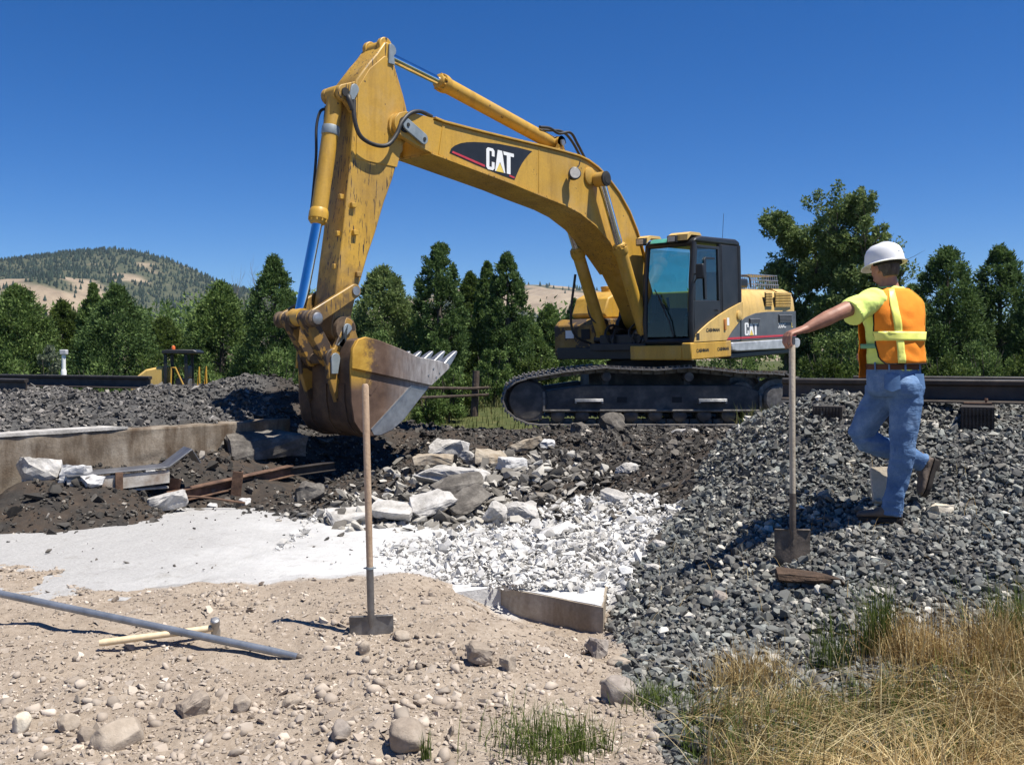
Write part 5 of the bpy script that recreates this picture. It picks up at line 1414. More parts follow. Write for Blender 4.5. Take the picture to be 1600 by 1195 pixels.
def slab_material():
    """grey concrete; white demolition dust lies thick towards the broken right end"""
    m, t, p, out = nodes('dusted_slab')
    tc = t.nodes.new('ShaderNodeTexCoord'); sx = t.nodes.new('ShaderNodeSeparateXYZ'); t.links.new(tc.outputs['Object'], sx.inputs[0])
    n1 = noise(t, 1.2, 7, .65); n2 = noise(t, 55, 6, .75); n3 = noise(t, 6, 8, .7)
    g = ramp(t, [(.3, (.27, .262, .25)), (.5, (.355, .347, .335)), (.7, (.43, .422, .41))]); t.links.new(n2.outputs[0], g.inputs[0])
    w_ = ramp(t, [(.3, (.46, .455, .44)), (.7, (.62, .615, .60))]); t.links.new(n3.outputs[0], w_.inputs[0])
    ma = t.nodes.new('ShaderNodeMath'); ma.operation = 'MULTIPLY_ADD'; ma.inputs[1].default_value = 3.2; t.links.new(n1.outputs[0], ma.inputs[0]); t.links.new(sx.outputs[0], ma.inputs[2])
    mr = t.nodes.new('ShaderNodeMapRange'); mr.inputs[1].default_value = -1.2; mr.inputs[2].default_value = .9; t.links.new(ma.outputs[0], mr.inputs[0])
    c = mixc(t, mr.outputs[0], g.outputs[0], w_.outputs[0])
    d_ = ramp(t, [(.28, (.72, .70, .66)), (.42, (1, 1, 1))]); t.links.new(n3.outputs[0], d_.inputs[0])
    t.links.new(mixc(t, .7, c, d_.outputs[0], 'MULTIPLY'), p.inputs['Base Color'])
    p.inputs['Roughness'].default_value = .95; p.inputs['Specular IOR Level'].default_value = .15
    bump(t, p, n2.outputs[0], .6, .015)
    return m


M_SLABTOP = slab_material()
M_DARKC = concrete_mat('dark_concrete', (.06, .054, .047), (.12, .108, .094), (.24, .22, .19), sc=5)  # dark concrete; also gives the big slab its bucket-shadow tone


def rough_prism(name, poly, z0, z1, m_, parent, cuts, amp, seed, matrix=None):
    """a slab with broken, uneven faces: prism, subdivided and roughened"""
    bm = bmesh.new()
    lo_v = [bm.verts.new((x_, y_, z0)) for x_, y_ in poly]; hi_v = [bm.verts.new((x_, y_, z1)) for x_, y_ in poly]
    n = len(poly); bm.faces.new(lo_v[::-1]); bm.faces.new(hi_v)
    for i in range(n): bm.faces.new((lo_v[i], lo_v[(i + 1) % n], hi_v[(i + 1) % n], hi_v[i]))
    bmesh.ops.triangulate(bm, faces=[f for f in bm.faces if len(f.verts) > 4])
    for _ in range(cuts): bmesh.ops.subdivide_edges(bm, edges=[e for e in bm.edges if e.calc_length() > .05], cuts=1, use_grid_fill=True)
    bmesh.ops.recalc_face_normals(bm, faces=bm.faces); bm.normal_update()
    from mathutils import noise as mn
    for v in bm.verts:
        q = v.co * 5 + Vector((seed * 3.1, 0, 0)); d_ = mn.fractal(q, 1.0, 2.0, 4) * amp + mn.noise(v.co * 1.7 + Vector((0, seed, 0))) * amp * .8
        v.co += v.normal * d_
    me = bpy.data.meshes.new(name); bm.to_mesh(me); bm.free(); me.materials.append(m_)
    if matrix is not None: me.transform(matrix)
    return link(name, me, parent)


# abutment wall on the left
root = empty('abutment_wall', (WALL_P[0], WALL_P[1], -.6)); root.rotation_euler = (0, 0, math.atan2(WALL_U[1], WALL_U[0]))
tag(root, 'low stained concrete retaining wall holding back the left gravel pile', 'wall')
wb = rough_prism('wall_body', [(-2.6, 0), (3.55, 0), (3.45, .24), (-2.6, .24)], 0, .93, M_WALL, root, 6, .016, 3)
wb.data.polygons.foreach_set('use_smooth', [True] * len(wb.data.polygons))
rough_prism('wall_cap', [(-2.6, -.012), (1.35, -.012), (1.2, .26), (-2.6, .26)], .932, .965, M_CONC, root, 4, .008, 5)
# slab in the middle
sl = [(.553, 5.823), (.63, 6.37), (.78, 7.2), (.95, 8.2), (.2, 8.75), (-.9, 8.9), (-1.7, 9.3), (-2.7, 9.65), (-4.0, 9.6), (-5.2, 9.0), (-5.9, 8.2), (-5.9, 6.1), (-4, 5.95), (-2, 5.95), (-.6, 6.05), (-.064, 6.315)]
so = rough_prism('concrete_slab', sl, -.64, -.425, M_SLABTOP, None, 5, .010, 9)
tag(so, 'broad white dusty concrete slab lying between dirt and pit', 'slab')
ce = rough_prism('slab_kerb', [(-.10, 6.325), (.560, 5.795), (.650, 6.38), (.40, 6.5), (-.05, 6.6)], -.66, -.428, M_TANC, None, 4, .005, 12)
tag(ce, 'tan concrete kerb corner sticking out of the dirt beside the ballast', 'kerb')


def chunk(name, label, x, y, sx, sy, sz, rz, m_, seed, tilt=(0, 0), sink=.15, cat='concrete chunk', group='broken concrete in the pit', dz=0.0, boxy=.7, sub=4):
    rr_ = random.Random(seed); bm = bmesh.new()
    for _ in range(26):
        p = [rr_.uniform(-1, 1) for _ in range(3)]; mxp = max(abs(c) for c in p)
        q = [c / mxp * boxy + c * (1 - boxy) * .9 for c in p]
        bm.verts.new((q[0] * sx / 2 * rr_.uniform(.86, 1), q[1] * sy / 2 * rr_.uniform(.86, 1), q[2] * sz / 2 * rr_.uniform(.86, 1)))
    bmesh.ops.convex_hull(bm, input=bm.verts)
    bmesh.ops.delete(bm, geom=[v for v in bm.verts if not v.link_faces], context='VERTS')
    bmesh.ops.dissolve_limit(bm, angle_limit=R(14), verts=bm.verts, edges=bm.edges)
    bmesh.ops.triangulate(bm, faces=bm.faces)
    bmesh.ops.subdivide_edges(bm, edges=bm.edges[:], cuts=sub, use_grid_fill=True)
    bm.normal_update()
    from mathutils import noise as mn
    sm = min(sx, sy, sz)
    for v in bm.verts:
        v.co += v.normal * (mn.fractal(v.co * (1.8 / sm) + Vector((seed, 0, 0)), .8, 2.1, 5) * sm * .10)
    me = bpy.data.meshes.new(name); bm.to_mesh(me); bm.free(); me.materials.append(m_)
    o = link(name, me); z = float(H(np.array([x]), np.array([y]))[0])
    o.location = (x, y, z + sz * (.5 - sink) + dz); o.rotation_euler = (tilt[0], tilt[1], rz)
    return tag(o, label, cat, group)


def cobble(label, x, y, sx, sy, sz, rz, seed, m_, sink=.3, name='rock', group='rocks in the foreground dirt', tilt=(0, 0), rough_=.15):
    from mathutils import noise as mn
    bm = bmesh.new(); bmesh.ops.create_icosphere(bm, subdivisions=4, radius=1); rq = random.Random(seed + 50)
    cuts = [(Vector((rq.gauss(0, 1), rq.gauss(0, 1), rq.gauss(0, 1))).normalized(), rq.uniform(.55, .88)) for _ in range(9)]
    for v in bm.verts:
        d_ = 1 + mn.noise(v.co * 1.1 + Vector((seed * 2.3, 0, 0))) * rough_ * 2.2 + mn.fractal(v.co * 3 + Vector((seed, 0, 0)), .8, 2, 5) * rough_ * .5
        p = v.co * d_
        for nn, dd in cuts:
            e_ = p.dot(nn) - dd
            if e_ > 0: p = p - nn * (e_ * .9)
        e = .78
        p = Vector([math.copysign(abs(c) ** e, c) for c in p])
        v.co = Vector((p.x * sx / 2, p.y * sy / 2, p.z * sz / 2))
    me = bpy.data.meshes.new(name); bm.to_mesh(me); bm.free(); me.materials.append(m_)
    me.polygons.foreach_set('use_smooth', [True] * len(me.polygons))
    o = link(name, me); z = float(H(np.array([x]), np.array([y]))[0])
    o.location = (x, y, z + sz * (.5 - sink)); o.rotation_euler = (tilt[0], tilt[1], rz)
    return tag(o, label, 'rock', group)


M_ROCKT = concrete_mat('tan_rock', (.27, .22, .17), (.36, .30, .235), (.43, .37, .30), sc=6)
M_ROCKG = concrete_mat('grey_rock', (.20, .17, .145), (.29, .25, .215), (.37, .33, .285), sc=6)
M_ROCKB = concrete_mat('brown_rock', (.20, .16, .125), (.29, .24, .19), (.36, .305, .25), sc=6)
M_ROCKW = concrete_mat('cream_rock', (.45, .38, .28), (.58, .51, .40), (.66, .60, .50), sc=8)

# rubble in the pit
chunk('concrete_chunk', 'big broken slab coloured shadow-dark with pale top lying left of the bucket', -3.0, 11.45, 1.05, .75, .34, .5, M_DARKC, 1, (.12, -.08), dz=.02, boxy=.5)  # darker concrete puts the bucket's shadow into this slab's colour
chunk('concrete_chunk', 'lumpy brown grey chunk left of the standing shovel handle on dug soil', -2.12, 9.85, .36, .30, .22, .3, M_DARKC, 2)
chunk('concrete_chunk', 'long white broken concrete block right of the shovel handle', -.62, 10.35, .95, .36, .26, -.05, M_CONC, 3, (.06, .03), boxy=.9)
chunk('concrete_chunk', 'flat tan brown block just behind the long white block', -.93, 11.1, .52, .3, .14, .05, M_TANC, 4, boxy=.9, dz=.1)
chunk('concrete_chunk', 'pale peaked tan chunk right of the long white block', -.22, 11.2, .50, .36, .24, .2, M_TANC, 5, (0, .15))
chunk('concrete_chunk', 'small brick shaped tan block tipped up near the crawler track', .18, 12.1, .44, .16, .13, .25, M_TANC, 6, (0, -.28), boxy=.95, dz=.08)
chunk('concrete_chunk', 'pale lumpy chunk behind the flat tan block under the bucket teeth', -.82, 11.9, .62, .42, .26, .4, M_CONC, 7)
chunk('concrete_chunk', 'white angular piece beside the pale lumpy chunk', -.50, 11.6, .30, .26, .2, 1.1, M_CONC, 17, (.3, .2))
chunk('concrete_slab_piece', 'wide flat grey white slab piece at the left rim of the rubble', -1.5, 8.78, .48, .40, .11, .4, M_CONC, 8, (.18, -.06), dz=.05)
chunk('concrete_slab_piece', 'white flat piece propped behind the shovel handle', -1.12, 8.8, .46, .34, .11, -.2, M_CONC, 18, (.22, .1), dz=.08)
chunk('concrete_slab_piece', 'tilted grey slab piece leaning right of the shovel handle', -.76, 8.9, .52, .34, .11, .5, M_CONC, 9, (.35, -.28), dz=.12)
chunk('concrete_slab_piece', 'dark tilted slab piece in the middle of the rubble', -.42, 9.0, .50, .32, .10, .75, M_DARKC, 19, (.3, -.35), dz=.13)
chunk('concrete_slab_piece', 'thin grey slab piece on edge behind the dark tilted one', -.55, 9.5, .6, .3, .11, .25, M_DARKC, 20, (.5, -.2), dz=.15)
chunk('concrete_chunk', 'sharp pointed grey chunk at the edge of the white rubble', -.16, 8.62, .30, .26, .24, .9, M_CONC, 10, (.2, .3), dz=.05, boxy=.4)
chunk('concrete_chunk', 'broad pale chunk right of the sharp pointed one', .08, 8.75, .34, .3, .18, .2, M_CONC, 21, dz=.05)
chunk('concrete_chunk', 'long white stick like concrete sliver on the white rubble', .37, 7.85, .42, .12, .10, .75, M_SLAB, 11, (.1, -.2), dz=.12)
chunk('concrete_chunk', 'dark boulder leaning against the crawler track', 1.62, 14.85, .46, .36, .36, .3, M_DARKC, 12, (.2, -.3), group='rocks by the crawler track')
chunk('concrete_chunk', 'smaller dark boulder left of the one against the crawler track', 1.05, 14.4, .28, .24, .2, .8, M_DARKC, 13, group='rocks by the crawler track')
chunk('concrete_chunk', 'white flat stone below the right end of the crawler track', 2.55, 13.9, .42, .25, .12, .1, M_CONC, 22, group='rocks by the crawler track')
chunk('concrete_chunk', 'pale round stone below the sprocket', 3.15, 13.2, .34, .28, .18, .5, M_CONC, 23, group='rocks by the crawler track')
chunk('concrete_block', 'squared grey concrete block at the foot of the left wall', -4.62, 9.25, .38, .34, .30, .6, M_CONC, 14, boxy=1.0, sink=.1)
for q, (x_, y_, s_, lab) in enumerate(((-4.28, 9.25, .34, 'white crumbled lump right against the squared grey block'), (-4.05, 9.15, .26, 'smaller white lump in front of the steel plate'), (-3.10, 9.75, .16, 'white stone on dark soil left of the brown grey chunk'), (-2.78, 9.8, .17, 'white stone nearest the brown grey chunk'), (-3.86, 10.05, .14, 'round white stone beside the bent steel plate'))):
    chunk('concrete_chunk', lab, x_, y_, s_, s_ * .8, s_ * .62, q, M_SLAB, 40 + q, sink=.2, boxy=.3)
chunk('concrete_chunk', 'grey jagged chunk with dark underside at the far edge of the slab', -3.42, 9.35, .46, .22, .20, .5, M_CONC, 16, (.1, -.25), dz=.04)
chunk('concrete_chunk', 'grey slab fragment at the far right of the white rubble', .98, 9.05, .34, .16, .12, -.7, M_CONC, 24, (.2, .2), dz=.04)
chunk('concrete_chunk', 'white jagged lump among dark rubble below the track middle', .0, 10.6, .34, .26, .2, .6, M_SLAB, 25, dz=.03)
chunk('concrete_chunk', 'small white lump below the left end of the track', .45, 12.5, .24, .18, .14, .2, M_SLAB, 26, dz=.02)
chunk('concrete_chunk', 'pale stone in the dark dug slope below the sprocket', 1.28, 10.4, .28, .2, .14, .9, M_CONC, 27, dz=.02)

# steel in the pit
M_PLATEST = mat('grey_steel_plate', [(.3, (.10, .10, .105)), (.6, (.20, .20, .205)), (.8, (.30, .29, .28))], scale=5, rough=.45, metal=.6, bmp=.15)
M_CHAN = mat('chalky_rusty_channel', [(.3, (.18, .11, .07)), (.48, (.38, .34, .29)), (.7, (.55, .52, .47))], scale=5, rough=.85, bmp=.3)
root = empty('steel_plate', (-4.25, 9.30, -.06), R(33)); tag(root, 'long bent grey steel plate on a chalky channel at the wall foot', 'steel plate')
b = MB(); prof_ = [(-.15, .02), (.75, .05), (.80, .06), (1.02, .22), (1.10, .08)]
b.prism(strip(prof_, .015, 1), -.22, .12); b.build('plate', M_PLATEST, root, .003)
b = MB(); b.prism([(-.15, -.16), (.80, -.10), (.80, .03), (-.15, 0)], -.20, -.17); b.box(-.15, .8, -.169, -.05, -.16, -.14); b.build('channel', M_CHAN, root, .004)
for fx in (.28,):
    b = MB(); b.box(fx, fx + .07, -.235, -.205, -.2, .04); b.build('bracket', M_RUST, root, .003)


def steel(name, label, p, q, w_, h_, m_, cat='steel beam', group='steel pieces in the pit', parts=True):
    P_, Q_ = Vector(p), Vector(q); L = (Q_ - P_).length
    root = empty(name, P_); root.rotation_euler = (Q_ - P_).to_track_quat('X', 'Z').to_euler(); tag(root, label, cat, group)
    b = MB(); b.box(0, L, -w_ / 2, w_ / 2, h_ - .012, h_); b.build('flange', m_, root, .002)
    b = MB(); b.box(0, L, -.006, .006, .0122, h_ - .0122); b.build('web', m_, root)
    b = MB(); b.box(0, L, -w_ / 2, w_ / 2, 0, .012); b.build('flange', m_, root, .002)
    return root


steel('steel_beam', 'dark rusty beam running from bent plate towards the bucket', (-3.5, 9.6, -.38), (-2.55, 10.9, -.25), .12, .12, M_RUST)
steel('steel_beam', 'thin dark beam lying in the bucket shadow behind the first one', (-3.35, 10.35, -.32), (-2.1, 11.2, -.22), .10, .10, M_RAIL)
for (x_, y_, lab, a_) in ((-3.55, 9.75, 'short rusty upright stub between bent plate and dark beam', .25), (-2.98, 10.15, 'short rusty upright stub at the edge of the bucket shadow', .1)):
    root = empty('steel_stub', (x_, y_, -.45), .3); root.rotation_euler = (a_, a_, .3); tag(root, lab, 'steel stub', 'steel pieces in the pit')
    b = MB(); b.box(-.055, .055, -.006, .006, 0, .34); b.build('leg', M_RUST, root, .002)
    b = MB(); b.box(.043, .055, .0062, .07, 0, .34); b.build('leg', M_RUST, root, .002)
o = MB().box(0, 1.55, -.07, .07, 0, .035).build('timber_strip', concrete_mat('weathered_plank', (.30, .25, .18), (.40, .34, .26), (.48, .42, .33)), None, .005)
o.location = (-5.35, 8.35, -.41); o.rotation_euler = (.12, -.03, R(35)); tag(o, 'pale flat strip along the left edge of the white slab', 'plank')
o = MB().tube(smooth_path([(-4.6, 8.55, -.40), (-4.0, 9.1, -.33), (-3.3, 9.45, -.28), (-2.7, 9.55, -.36)], 6), .011, 8).build('steel_rod', M_RUST, None); tag(o, 'thin rusty rod lying across the rubble at the slab edge', 'rod')

# foreground rocks
cobble('largest tan cobble half buried at the lower left', -1.66, 3.98, .24, .20, .16, .5, 1, M_ROCKT, .35)
chunk('rock', 'flat brown rock with a dark overhang right of the largest cobble', -1.44, 4.28, .15, .12, .10, .6, M_ROCKB, 31, (0, -.25), .15, 'rock', 'rocks in the foreground dirt')
chunk('rock', 'wedge shaped brown rock below the standing shovel, centre foreground', -.16, 4.80, .17, .13, .12, .3, M_ROCKB, 32, (.1, .25), .15, 'rock', 'rocks in the foreground dirt', boxy=.5)
chunk('rock', 'pale rock just right of the wedge shaped one', -.02, 4.72, .08, .075, .10, .9, M_ROCKT, 33, (0, 0), .15, 'rock', 'rocks in the foreground dirt', boxy=.4)
cobble('round grey boulder where dirt, ballast and grass meet', .50, 4.45, .165, .15, .15, .2, 5, M_ROCKG, .2)
chunk('rock', 'dark grey rock at the dirt edge below the kerb corner', .46, 5.12, .16, .14, .13, .8, M_ROCKG, 34, (0, 0), .15, 'rock', 'rocks in the foreground dirt', boxy=.45)
cobble('small flat tan rock beside the dark grey rock at the dirt edge', .56, 5.02, .13, .09, .055, .1, 6, M_ROCKT, .25)
cobble('brown boulder at the bottom edge, left of the green tuft', -.42, 3.84, .16, .15, .14, .4, 7, M_ROCKB, .25)
cobble('cream rock at the lower left edge of the picture', -2.13, 4.1, .09, .07, .10, .5, 8, M_ROCKW, .25)
cobble('tan tilted cobble left of the largest cobble', -1.93, 4.12, .10, .07, .09, 1.0, 9, M_ROCKT, .25)
cobble('round tan cobble touching the largest cobble', -1.80, 4.0, .075, .07, .075, .2, 10, M_ROCKB, .25)
cobble('tan cobble right of the flat brown rock', -1.24, 4.32, .09, .08, .10, .3, 11, M_ROCKT, .25)
cobble('grey cobble in the stony dirt, lower centre left', -.72, 3.98, .09, .08, .10, .8, 12, M_ROCKG, .25)
cobble('upright tan cobble right below the left shovel blade', -.78, 4.95, .07, .06, .09, .4, 13, M_ROCKT, .2)
cobble('tan cobble right beside the left shovel blade', -.60, 5.18, .09, .07, .06, .2, 14, M_ROCKT, .2)
cobble('slanting long cobble among the stones, lower centre', -1.02, 4.35, .11, .05, .06, .9, 15, M_ROCKT, .2)
chunk('rock', 'cream rock under the raised boot of the man', 2.86, 6.32, .20, .15, .11, .3, M_ROCKW, 35, (0, 0), .2, 'rock', 'pale rocks on the ballast')
chunk('rock', 'greenish grey block standing out in the ballast right of the kerb', 1.25, 5.66, .11, .10, .09, .4, M_ROCKG, 36, (0, .2), .15, 'rock', 'pale rocks on the ballast')
chunk('rock', 'pale flat stone on the ballast near the end of the shovel shadow', .98, 6.55, .15, .09, .05, .5, M_CONC, 37, (0, .1), .1, 'rock', 'pale rocks on the ballast')
chunk('rock', 'pale stone just above the flat one on the ballast', 1.08, 6.95, .11, .09, .07, .2, M_CONC, 38, (0, .1), .1, 'rock', 'pale rocks on the ballast')
chunk('wood_piece', 'rotten dark brown piece of tie lying below the right shovel', 1.79, 5.66, .46, .15, .075, -.28, mat('rotten_wood', [(.3, (.035, .022, .014)), (.6, (.085, .052, .032)), (.8, (.15, .10, .065))], scale=9, rough=.95, bmp=.9, vscale=(1, 5, 5)), 39, (.1, .06), -.1, 'wood piece', boxy=.85)

# ------------------------------------------------------------------ tools
M_WOOD = mat('worn_ash_handle', [(.3, (.30, .20, .125)), (.55, (.42, .30, .20)), (.75, (.50, .38, .27))], scale=16, rough=.65, bmp=.25, vscale=(3, 3, .35))
M_WOODP = mat('pale_hickory_handle', [(.3, (.55, .42, .25)), (.7, (.68, .55, .36))], scale=14, rough=.6, vscale=(3, 3, .5))
M_WOODG = mat('grey_ash_handle', [(.3, (.30, .245, .175)), (.55, (.41, .35, .265)), (.75, (.48, .425, .34))], scale=16, rough=.7, bmp=.25, vscale=(3, 3, .35))
M_BLADE = mat('shovel_steel', [(.3, (.10, .095, .09)), (.55, (.20, .19, .18)), (.8, (.30, .285, .265))], scale=10, rough=.48, metal=.6, bmp=.2)
M_BLADED = mat('dirty_shovel_steel', [(.3, (.055, .045, .037)), (.55, (.11, .088, .07)), (.8, (.20, .165, .13))], scale=10, rough=.6, metal=.3, bmp=.3)


def shovel(label, loc, top, L, bw, bh, mw, mblade, rz, tip=.0, group=None, sockL=.26, clip=False):
    """stands on its blade at loc; top is the handle end (world)"""
    P_, Q_ = Vector(loc), Vector(top); root = empty('shovel', P_)
    zc = (Q_ - P_).normalized(); xc = Vector((math.cos(rz), math.sin(rz), 0)); xc = (xc - zc * xc.dot(zc)).normalized(); yc = zc.cross(xc)
    root.rotation_mode = 'QUATERNION'; root.rotation_quaternion = Matrix((xc, yc, zc)).transposed().to_quaternion()
    tag(root, label, 'shovel', group)
    L = (Q_ - P_).length
    b = MB(); b.tube([(0, 0, bh + sockL - .02), (0, .004, L * .6), (0, 0, L - .012), (0, 0, L)], [.0185, .0195, .0195, .012], 14); b.build('handle', mw, root)
    b = MB(); b.tube([(0, 0, bh - .07), (0, -.002, bh), (0, 0, bh + .07), (0, 0, bh + sockL)], [.010, .019, .0205, .0205], 14); b.build('socket', mblade, root)
    if clip:
        b = MB(); b.lathe([(.0225, 0), (.0225, .012)], (0, 0, bh + sockL - .006), n=14); b.tube([(-.035, 0, bh + sockL), (.035, 0, bh + sockL)], .005, 6); b.build('collar', M_PLATE, root)
    # dished blade with turned steps
    nu, nv = 15, 12; rows = []
    for j in range(nv):
        v = j / (nv - 1); z_ = bh * v
        hw = bw / 2 * (1 - .10 * (1 - v) ** 1.5) * (math.sqrt(max(.0, 1 - (1 - min(1, (v + .02) / max(tip, .02))) ** 2)) if tip > 0 and v < tip else 1)
        hw = max(hw, .012)
        row = []
        for i in range(nu):
            u = -1 + 2 * i / (nu - 1)
            dish = .022 * u * u * (.5 + .5 * (1 - v)) - .010 * math.exp(-(u / .16) ** 2) * min(1, v * 1.6)
            row.append(Vector((hw * u, dish - .02 * (1 - v) ** 2, z_ + (.010 * (1 - abs(u)) if j == nv - 1 else 0))))
        rows.append(row)
    front = rows; back = [[p + Vector((0, .0025, 0)) for p in r_] for r_ in rows]
    vs_ = [p for r_ in front for p in r_] + [p for r_ in back for p in r_]; N = nu * nv; fs_ = []
    for j in range(nv - 1):
        for i in range(nu - 1):
            a = j * nu + i; fs_.append((a, a + 1, a + nu + 1, a + nu)); fs_.append((N + a, N + a + nu, N + a + nu + 1, N + a + 1))
    for j in range(nv - 1):
        for i in (0, nu - 1): a = j * nu + i; fs_.append((a, a + nu, N + a + nu, N + a))
    for i in range(nu - 1):
        for j in (0, nv - 1): a = j * nu + i; fs_.append((a, a + 1, N + a + 1, N + a))
    b = MB(); b.add(vs_, fs_); bl = b.build('blade', mblade, root)
    for s_ in (1, -1):
        b = MB(); b.box(s_ * .028, s_ * bw * .485, -.004, .020, bh - .003, bh + .004); b.build('step', mblade, bl, .003)
    return root


shovel('shovel with a brown wooden handle standing upright in the foreground dirt', (-.775, 5.24, -.63), (-.812, 5.22, .96), 1.6, .245, .30, M_WOOD, M_BLADE, R(4), 0, sockL=.27, clip=True)
shovel('shovel with a pale handle standing on the ballast under the man\'s hand', (1.77, 5.95, -.225), (1.774, 5.98, 1.235), 1.46, .225, .245, M_WOODG, M_BLADED, R(-6), .35, sockL=.23)
# digging bar
root = empty('steel_pipe', (-1.12, 4.93, -.455)); tag(root, 'long grey galvanised steel pipe lying across the dirt at lower left', 'pipe')
dP = Vector((-2.99, 5.52, -.275)) - Vector((-1.12, 4.93, -.455)); dP = dP * 1.25
b = MB(); b.tube([(0, 0, 0), dP * .06, dP * .5, dP], [.016, .0205, .0205, .0205], 16); b.build('pipe_body', mat('galvanised_steel', [(.3, (.17, .19, .22)), (.55, (.27, .295, .33)), (.8, (.38, .40, .43))], scale=9, rough=.42, metal=.55, bmp=.15), root)
b = MB(); b.tube([dP.normalized() * -.07 + Vector((0, 0, -.01)), dP.normalized() * .0], [.006, .0155], 12); b.build('tip', M_BLADED, root)
# sledge hammer
h0 = Vector((-2.20, 5.03, -.415)); h1 = Vector((-1.64, 5.25, -.395))
root = empty('sledge_hammer', h0); tag(root, 'sledge hammer with pale wooden handle lying under the steel pipe', 'hammer')
dh = h1 - h0; b = MB(); b.tube([(0, 0, 0), dh * .03, dh * .5, dh * .93, dh], [.015, .0195, .0175, .019, .018], 12); b.build('handle', M_WOODP, root)
ax = (Vector((.10, -.45, .88))).normalized(); b = MB(); b.lathe([(.017, -.062), (.025, -.056), (.026, -.02), (.022, -.012), (.022, .012), (.026, .02), (.025, .056), (.017, .062)], dh * .985, ax, 12); b.build('head', M_STEEL, root, .002)
# pale board behind the man's legs
b = MB(); b.prism([(-.062, 0), (.052, 0), (.060, .34), (-.068, .33)], -.012, .012); o = b.build('board', concrete_mat('pale_board', (.42, .35, .26), (.54, .47, .37), (.62, .55, .45)), None, .003)
o.location = (2.545, 6.48, .02); o.rotation_euler = (-.25, .06, .15); tag(o, 'pale flat board stuck in the ballast behind the man\'s legs', 'board')

# ------------------------------------------------------------------ far left: roller, post; fence
root = empty('road_roller', (-10.95, 30, -1.38), R(8)); tag(root, 'yellow roller with black canopy parked behind the left gravel pile', 'roller')
YS = M_YEL
b = MB(); b.prism([(-1.05, 1.2), (-1.0, 1.78), (-.55, 2.14), (-.02, 2.25), (-.02, .9), (-1.05, .9)], -.5, .5); b.build('hood', M_YEL_PALE, root, .06)
b = MB(); b.box(-.1, 1.1, -.6, .6, .8, 1.45); b.build('platform', M_YEL, root, .03)
b = MB(); b.lathe([(.1, -.8), (.6, -.78), (.62, -.7), (.62, .7), (.6, .78), (.1, .8)], (.95, 0, .62), (0, 1, 0), 28); b.build('drum', M_STEEL, root)
for yy in (-.55, .55):
    b = MB(); b.lathe([(.1, -.2), (.55, -.2), (.62, -.1), (.62, .1), (.55, .2), (.1, .2)], (-.7, yy, .62), (0, 1, 0), 24); b.build('wheel', M_RUBBER, root)
for xx in (.0, .62):
    for yy in (-.5, .5):
        b = MB(); b.box(xx, xx + .09, yy - .045, yy + .045, 1.451, 2.62); b.build('canopy_post', M_BLACK, root, .01)
b = MB(); b.prism([(-.05, 2.621), (-.05, 2.72), (.1, 2.76), (.9, 2.76), (1.02, 2.70), (1.02, 2.621)], -.62, .62); b.build('canopy', M_BLACK, root, .03)
b = MB(); b.box(.28, .72, -.25, .25, 1.451, 1.85); b.box(.6, .72, -.25, .25, 1.8505, 2.25); b.build('seat', M_GREY, root, .05)
for yy in (-.6, .6):
    b = MB(); b.tube([(.22, yy, 1.45), (.24, yy, 2.2), (.36, yy, 2.2), (.62, yy, 1.62), (1.02, yy, 1.62), (1.08, yy, 2.22), (1.10, yy, 1.45)], .028, 8); b.build('handrail', M_YEL, root)
b = MB(); b.lathe([(.06, 0), (.06, .08), (.03, .13)], (.18, 0, 2.76), n=12); b.build('beacon', mat('orange_beacon', [(.3, (.6, .12, .02)), (.7, (.7, .16, .03))], rough=.3), root)
# white post
zp = float(H(np.array([-12.3]), np.array([25.9]), False)[0])
root = empty('signal_post', (-12.3, 25.9, zp)); tag(root, 'white post with a small box on top behind the left rail', 'post')
b = MB(); b.tube([(0, 0, -.2), (0, 0, 1.2 - zp)], .055, 10); b.build('mast', M_WHITEP, root)
b = MB(); b.box(-.09, .10, -.07, .07, 1.2 - zp, 1.34 - zp); b.build('box', mat('grey_box', [(.3, (.4, .4, .42)), (.7, (.55, .55, .56))], rough=.6), root, .02)
b = MB(); b.lathe([(.075, 0), (.075, .2), (.06, .25)], (0, 0, .55 - zp), n=10); b.build('band', M_WHITEP, root)
# old fence behind the bucket
fw = mat('old_fence_wood', [(.3, (.05, .035, .026)), (.7, (.12, .09, .07))], scale=7, rough=.95, bmp=.6)
root = empty('fence', (-.85, 20.5, .05)); tag(root, 'old wooden post and rail fence behind the bucket teeth', 'fence')
for xx, hh, tl in ((.03, .78, .04), (-1.5, .62, -.1)):
    b = MB(); b.tube([(xx, 0, -.2), (xx + tl, 0, hh)], [.085, .075], 9); b.build('post', fw, root)
for (z0_, z1_) in ((.42, .40), (.18, .25)):
    b = MB(); b.tube([(-1.6, -.09, z0_), (.0, -.09, z1_), (.35, -.09, z1_ + .02)], .032, 7); b.build('rail', fw, root)

# ------------------------------------------------------------------ grass in the lower right corner
M_STRAW = leaf_material('bleached_straw', (.20, .135, .055), (.38, .29, .145), (.62, .53, .34), .25)
r_ = np.random.default_rng(33)
def patch(n, x0, x1, y0, y1, th, seed, sc=.35):
    x = r_.uniform(x0, x1, n); y = r_.uniform(y0, y1, n)
    d_, b_, p_, w_, f_, g_ = wsum(x, y)
    k = (g_ > .25) & (vnoise(x, y, sc, seed) + .5 > th * r_.random(n)) & (np.abs(x / y) < .66)
    return x[k], y[k]
x, y = patch(90000, .45, 3.4, 3.1, 5.3, 2.2, 3, .22)
fl = np.stack([vnoise(x, y, .4, 5) * 3.0 + .1, vnoise(x, y, .4, 6) * 2.4 - .3], -1) * r_.uniform(0, 1.4, (len(x), 1))
ht = (.08 + .36 * np.clip(vnoise(x, y, .3, 8) + .45, 0, 1)) * r_.uniform(.5, 1.3, len(x))
